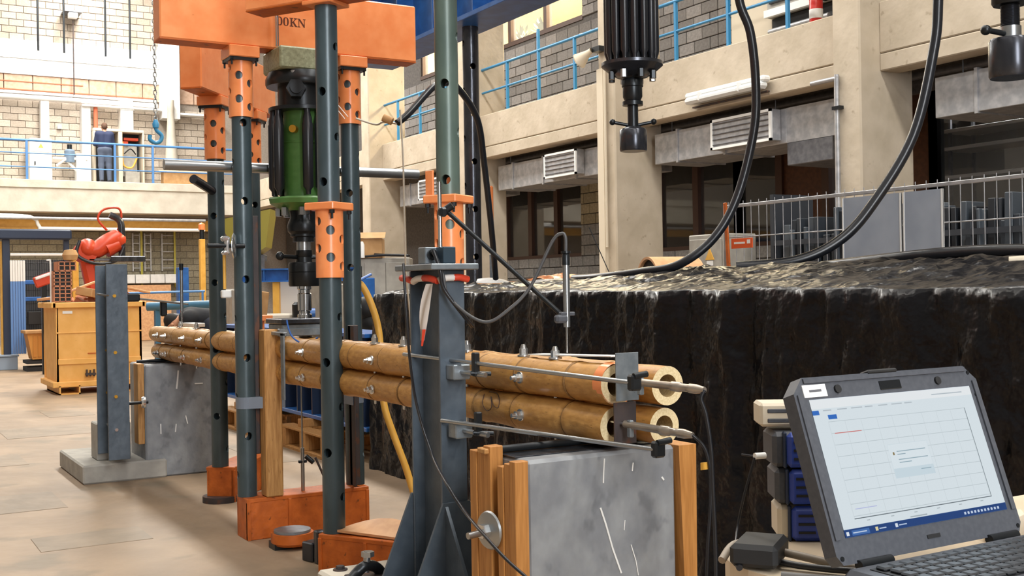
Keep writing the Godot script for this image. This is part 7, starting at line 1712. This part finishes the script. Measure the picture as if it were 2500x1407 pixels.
func person_standing(at: Vector3) -> void:
	# seen from behind, facing the cabinet (-z)
	var t := thing("person", "person in a navy top and blue grey trousers working at the open cabinet", "person", at)
	var sk := flat(hexc("c9957a"), 0.6)
	var arms := [[Vector3(-0.19, 1.42, 0), Vector3(-0.25, 1.13, -0.06), 0.058, 0.046], [Vector3(0.19, 1.42, 0), Vector3(0.25, 1.13, -0.06), 0.058, 0.046]]
	var fore := [[Vector3(-0.25, 1.13, -0.06), Vector3(-0.17, 1.16, -0.29), 0.044, 0.03], [Vector3(0.25, 1.13, -0.06), Vector3(0.15, 1.2, -0.29), 0.044, 0.03]]
	var torso := [[Vector3(-0.1, 1.38, 0), Vector3(-0.07, 1.02, 0), 0.11, 0.1], [Vector3(0.1, 1.38, 0), Vector3(0.07, 1.02, 0), 0.11, 0.1], [Vector3(-0.17, 1.43, 0), Vector3(0.17, 1.43, 0), 0.065, 0.065]]
	var legs := [[Vector3(-0.09, 0.95, 0), Vector3(-0.1, 0.5, -0.01), 0.095, 0.062], [Vector3(-0.1, 0.5, -0.01), Vector3(-0.1, 0.08, 0.02), 0.06, 0.042], [Vector3(0.09, 0.95, 0), Vector3(0.11, 0.5, -0.02), 0.095, 0.062], [Vector3(0.11, 0.5, -0.02), Vector3(0.12, 0.08, 0.01), 0.06, 0.042], [Vector3(-0.06, 0.96, 0.01), Vector3(0.06, 0.96, 0.01), 0.11, 0.11]]
	var head := [[Vector3(0, 1.5, 0), Vector3(0, 1.58, -0.02), 0.052, 0.05], [Vector3(0, 1.66, -0.01), Vector3(0, 1.64, -0.02), 0.082, 0.085], [Vector3(0, 1.6, -0.05), Vector3(0, 1.58, -0.055), 0.055, 0.05], [Vector3(0, 1.625, -0.11), Vector3(0, 1.645, -0.1), 0.012, 0.009]]
	var feet := [[Vector3(-0.1, 0.05, 0.05), Vector3(-0.11, 0.04, -0.14), 0.045, 0.035], [Vector3(0.12, 0.05, 0.04), Vector3(0.14, 0.04, -0.15), 0.045, 0.035]]
	var b := nets(mb(), torso + arms + fore + legs + head, 0.02, 0.05)
	hand(b, Vector3(-0.17, 1.16, -0.29), Vector3(0.15, 0.1, -1), 1.0)
	hand(b, Vector3(0.15, 1.2, -0.29), Vector3(-0.15, 0.15, -1), -1.0)
	part("body", b, sk, t)
	var grow := func(a: Array, d: float) -> Array:
		var o: Array = []
		for q in a: o.append([q[0], q[1], q[2] + d, q[3] + d])
		return o
	part("sweater", nets(mb(), grow.call(torso + arms, 0.016) + grow.call([[fore[0][0], fore[0][0].lerp(fore[0][1], 0.8), 0.044, 0.036], [fore[1][0], fore[1][0].lerp(fore[1][1], 0.8), 0.044, 0.036]], 0.014), 0.02, 0.05), flat(hexc("27304f"), 0.8), t, "navy top")
	part("trousers", nets(mb(), grow.call(legs, 0.018), 0.02, 0.05), flat(hexc("5b6579"), 0.8), t, "blue grey trousers")
	part("shoe", nets(mb(), [feet[0]], 0.012, 0.02), M.black_matt, t)
	part("shoe", nets(mb(), [feet[1]], 0.012, 0.02), M.black_matt, t)
	part("hair", nets(mb(), [[Vector3(0, 1.68, 0.012), Vector3(0, 1.66, 0.02), 0.084, 0.084], [Vector3(0, 1.61, 0.03), Vector3(0, 1.6, 0.03), 0.06, 0.05]], 0.012, 0.03), flat(hexc("5b4131"), 0.8), t)
	for s in [-1, 1]: part("ear", mb().ball(Vector3(0.086 * s, 1.63, -0.015), 0.02, 10), sk, t)

func person_bending(at: Vector3) -> void:
	# bent forward towards the left of the picture (local -x), hips to the right
	var t := thing("person", "person in black bending forward behind the far end of the bamboo beam", "person", at, deg_to_rad(-30.0))
	var sk := flat(hexc("c48f6f"), 0.6)
	var torso := [[Vector3(0.22, 1.06, 0), Vector3(-0.08, 1.1, 0.0), 0.125, 0.12], [Vector3(-0.05, 1.1, -0.13), Vector3(-0.05, 1.1, 0.13), 0.09, 0.09], [Vector3(0.2, 1.0, -0.06), Vector3(0.2, 1.0, 0.06), 0.12, 0.12]]
	var arms := [[Vector3(-0.07, 1.08, 0.18), Vector3(-0.1, 0.8, 0.2), 0.055, 0.045], [Vector3(-0.07, 1.08, -0.18), Vector3(-0.1, 0.8, -0.2), 0.055, 0.045]]
	var fore := [[Vector3(-0.1, 0.8, 0.2), Vector3(-0.2, 0.6, 0.12), 0.043, 0.03], [Vector3(-0.1, 0.8, -0.2), Vector3(-0.2, 0.6, -0.12), 0.043, 0.03]]
	var legs := [[Vector3(0.22, 0.95, 0.09), Vector3(0.12, 0.5, 0.1), 0.095, 0.065], [Vector3(0.12, 0.5, 0.1), Vector3(0.2, 0.08, 0.1), 0.06, 0.042], [Vector3(0.22, 0.95, -0.09), Vector3(0.1, 0.5, -0.1), 0.095, 0.065], [Vector3(0.1, 0.5, -0.1), Vector3(0.16, 0.08, -0.1), 0.06, 0.042]]
	var head := [[Vector3(-0.12, 1.1, 0), Vector3(-0.22, 1.07, 0.01), 0.055, 0.05], [Vector3(-0.29, 1.05, 0.01), Vector3(-0.28, 1.04, 0.01), 0.085, 0.085], [Vector3(-0.27, 0.99, 0.01), Vector3(-0.26, 0.97, 0.01), 0.058, 0.05], [Vector3(-0.32, 0.965, 0.01), Vector3(-0.33, 0.985, 0.01), 0.012, 0.01]]
	var b := nets(mb(), torso + arms + fore + legs + head, 0.02, 0.05)
	hand(b, Vector3(-0.2, 0.6, 0.12), Vector3(-0.5, -0.8, 0), 1.0)
	hand(b, Vector3(-0.2, 0.6, -0.12), Vector3(-0.5, -0.8, 0), -1.0)
	part("body", b, sk, t)
	var grow := func(a: Array, d: float) -> Array:
		var o: Array = []
		for q in a: o.append([q[0], q[1], q[2] + d, q[3] + d])
		return o
	part("shirt", nets(mb(), grow.call([[Vector3(0.14, 1.07, 0), Vector3(-0.08, 1.1, 0.0), 0.125, 0.12], torso[1]] + arms, 0.018), 0.02, 0.05), flat(hexc("14161d"), 0.8), t, "black shirt")
	part("trousers", nets(mb(), grow.call(legs + [torso[2]], 0.016), 0.02, 0.05), flat(hexc("1d2230"), 0.8), t, "dark trousers")
	for z in [0.1, -0.1]: part("shoe", nets(mb(), [[Vector3(0.22, 0.05, z), Vector3(0.03, 0.04, z), 0.045, 0.035]], 0.012, 0.02), M.black_matt, t)
	part("hair", nets(mb(), [[Vector3(-0.31, 1.08, 0.01), Vector3(-0.3, 1.06, 0.01), 0.086, 0.086], [Vector3(-0.25, 1.08, 0.01), Vector3(-0.24, 1.07, 0.01), 0.06, 0.05]], 0.012, 0.03), flat(hexc("1c1714"), 0.8), t)
	for s in [-1, 1]: part("ear", mb().ball(Vector3(-0.27, 1.03, 0.01 + 0.088 * s), 0.02, 10), sk, t)
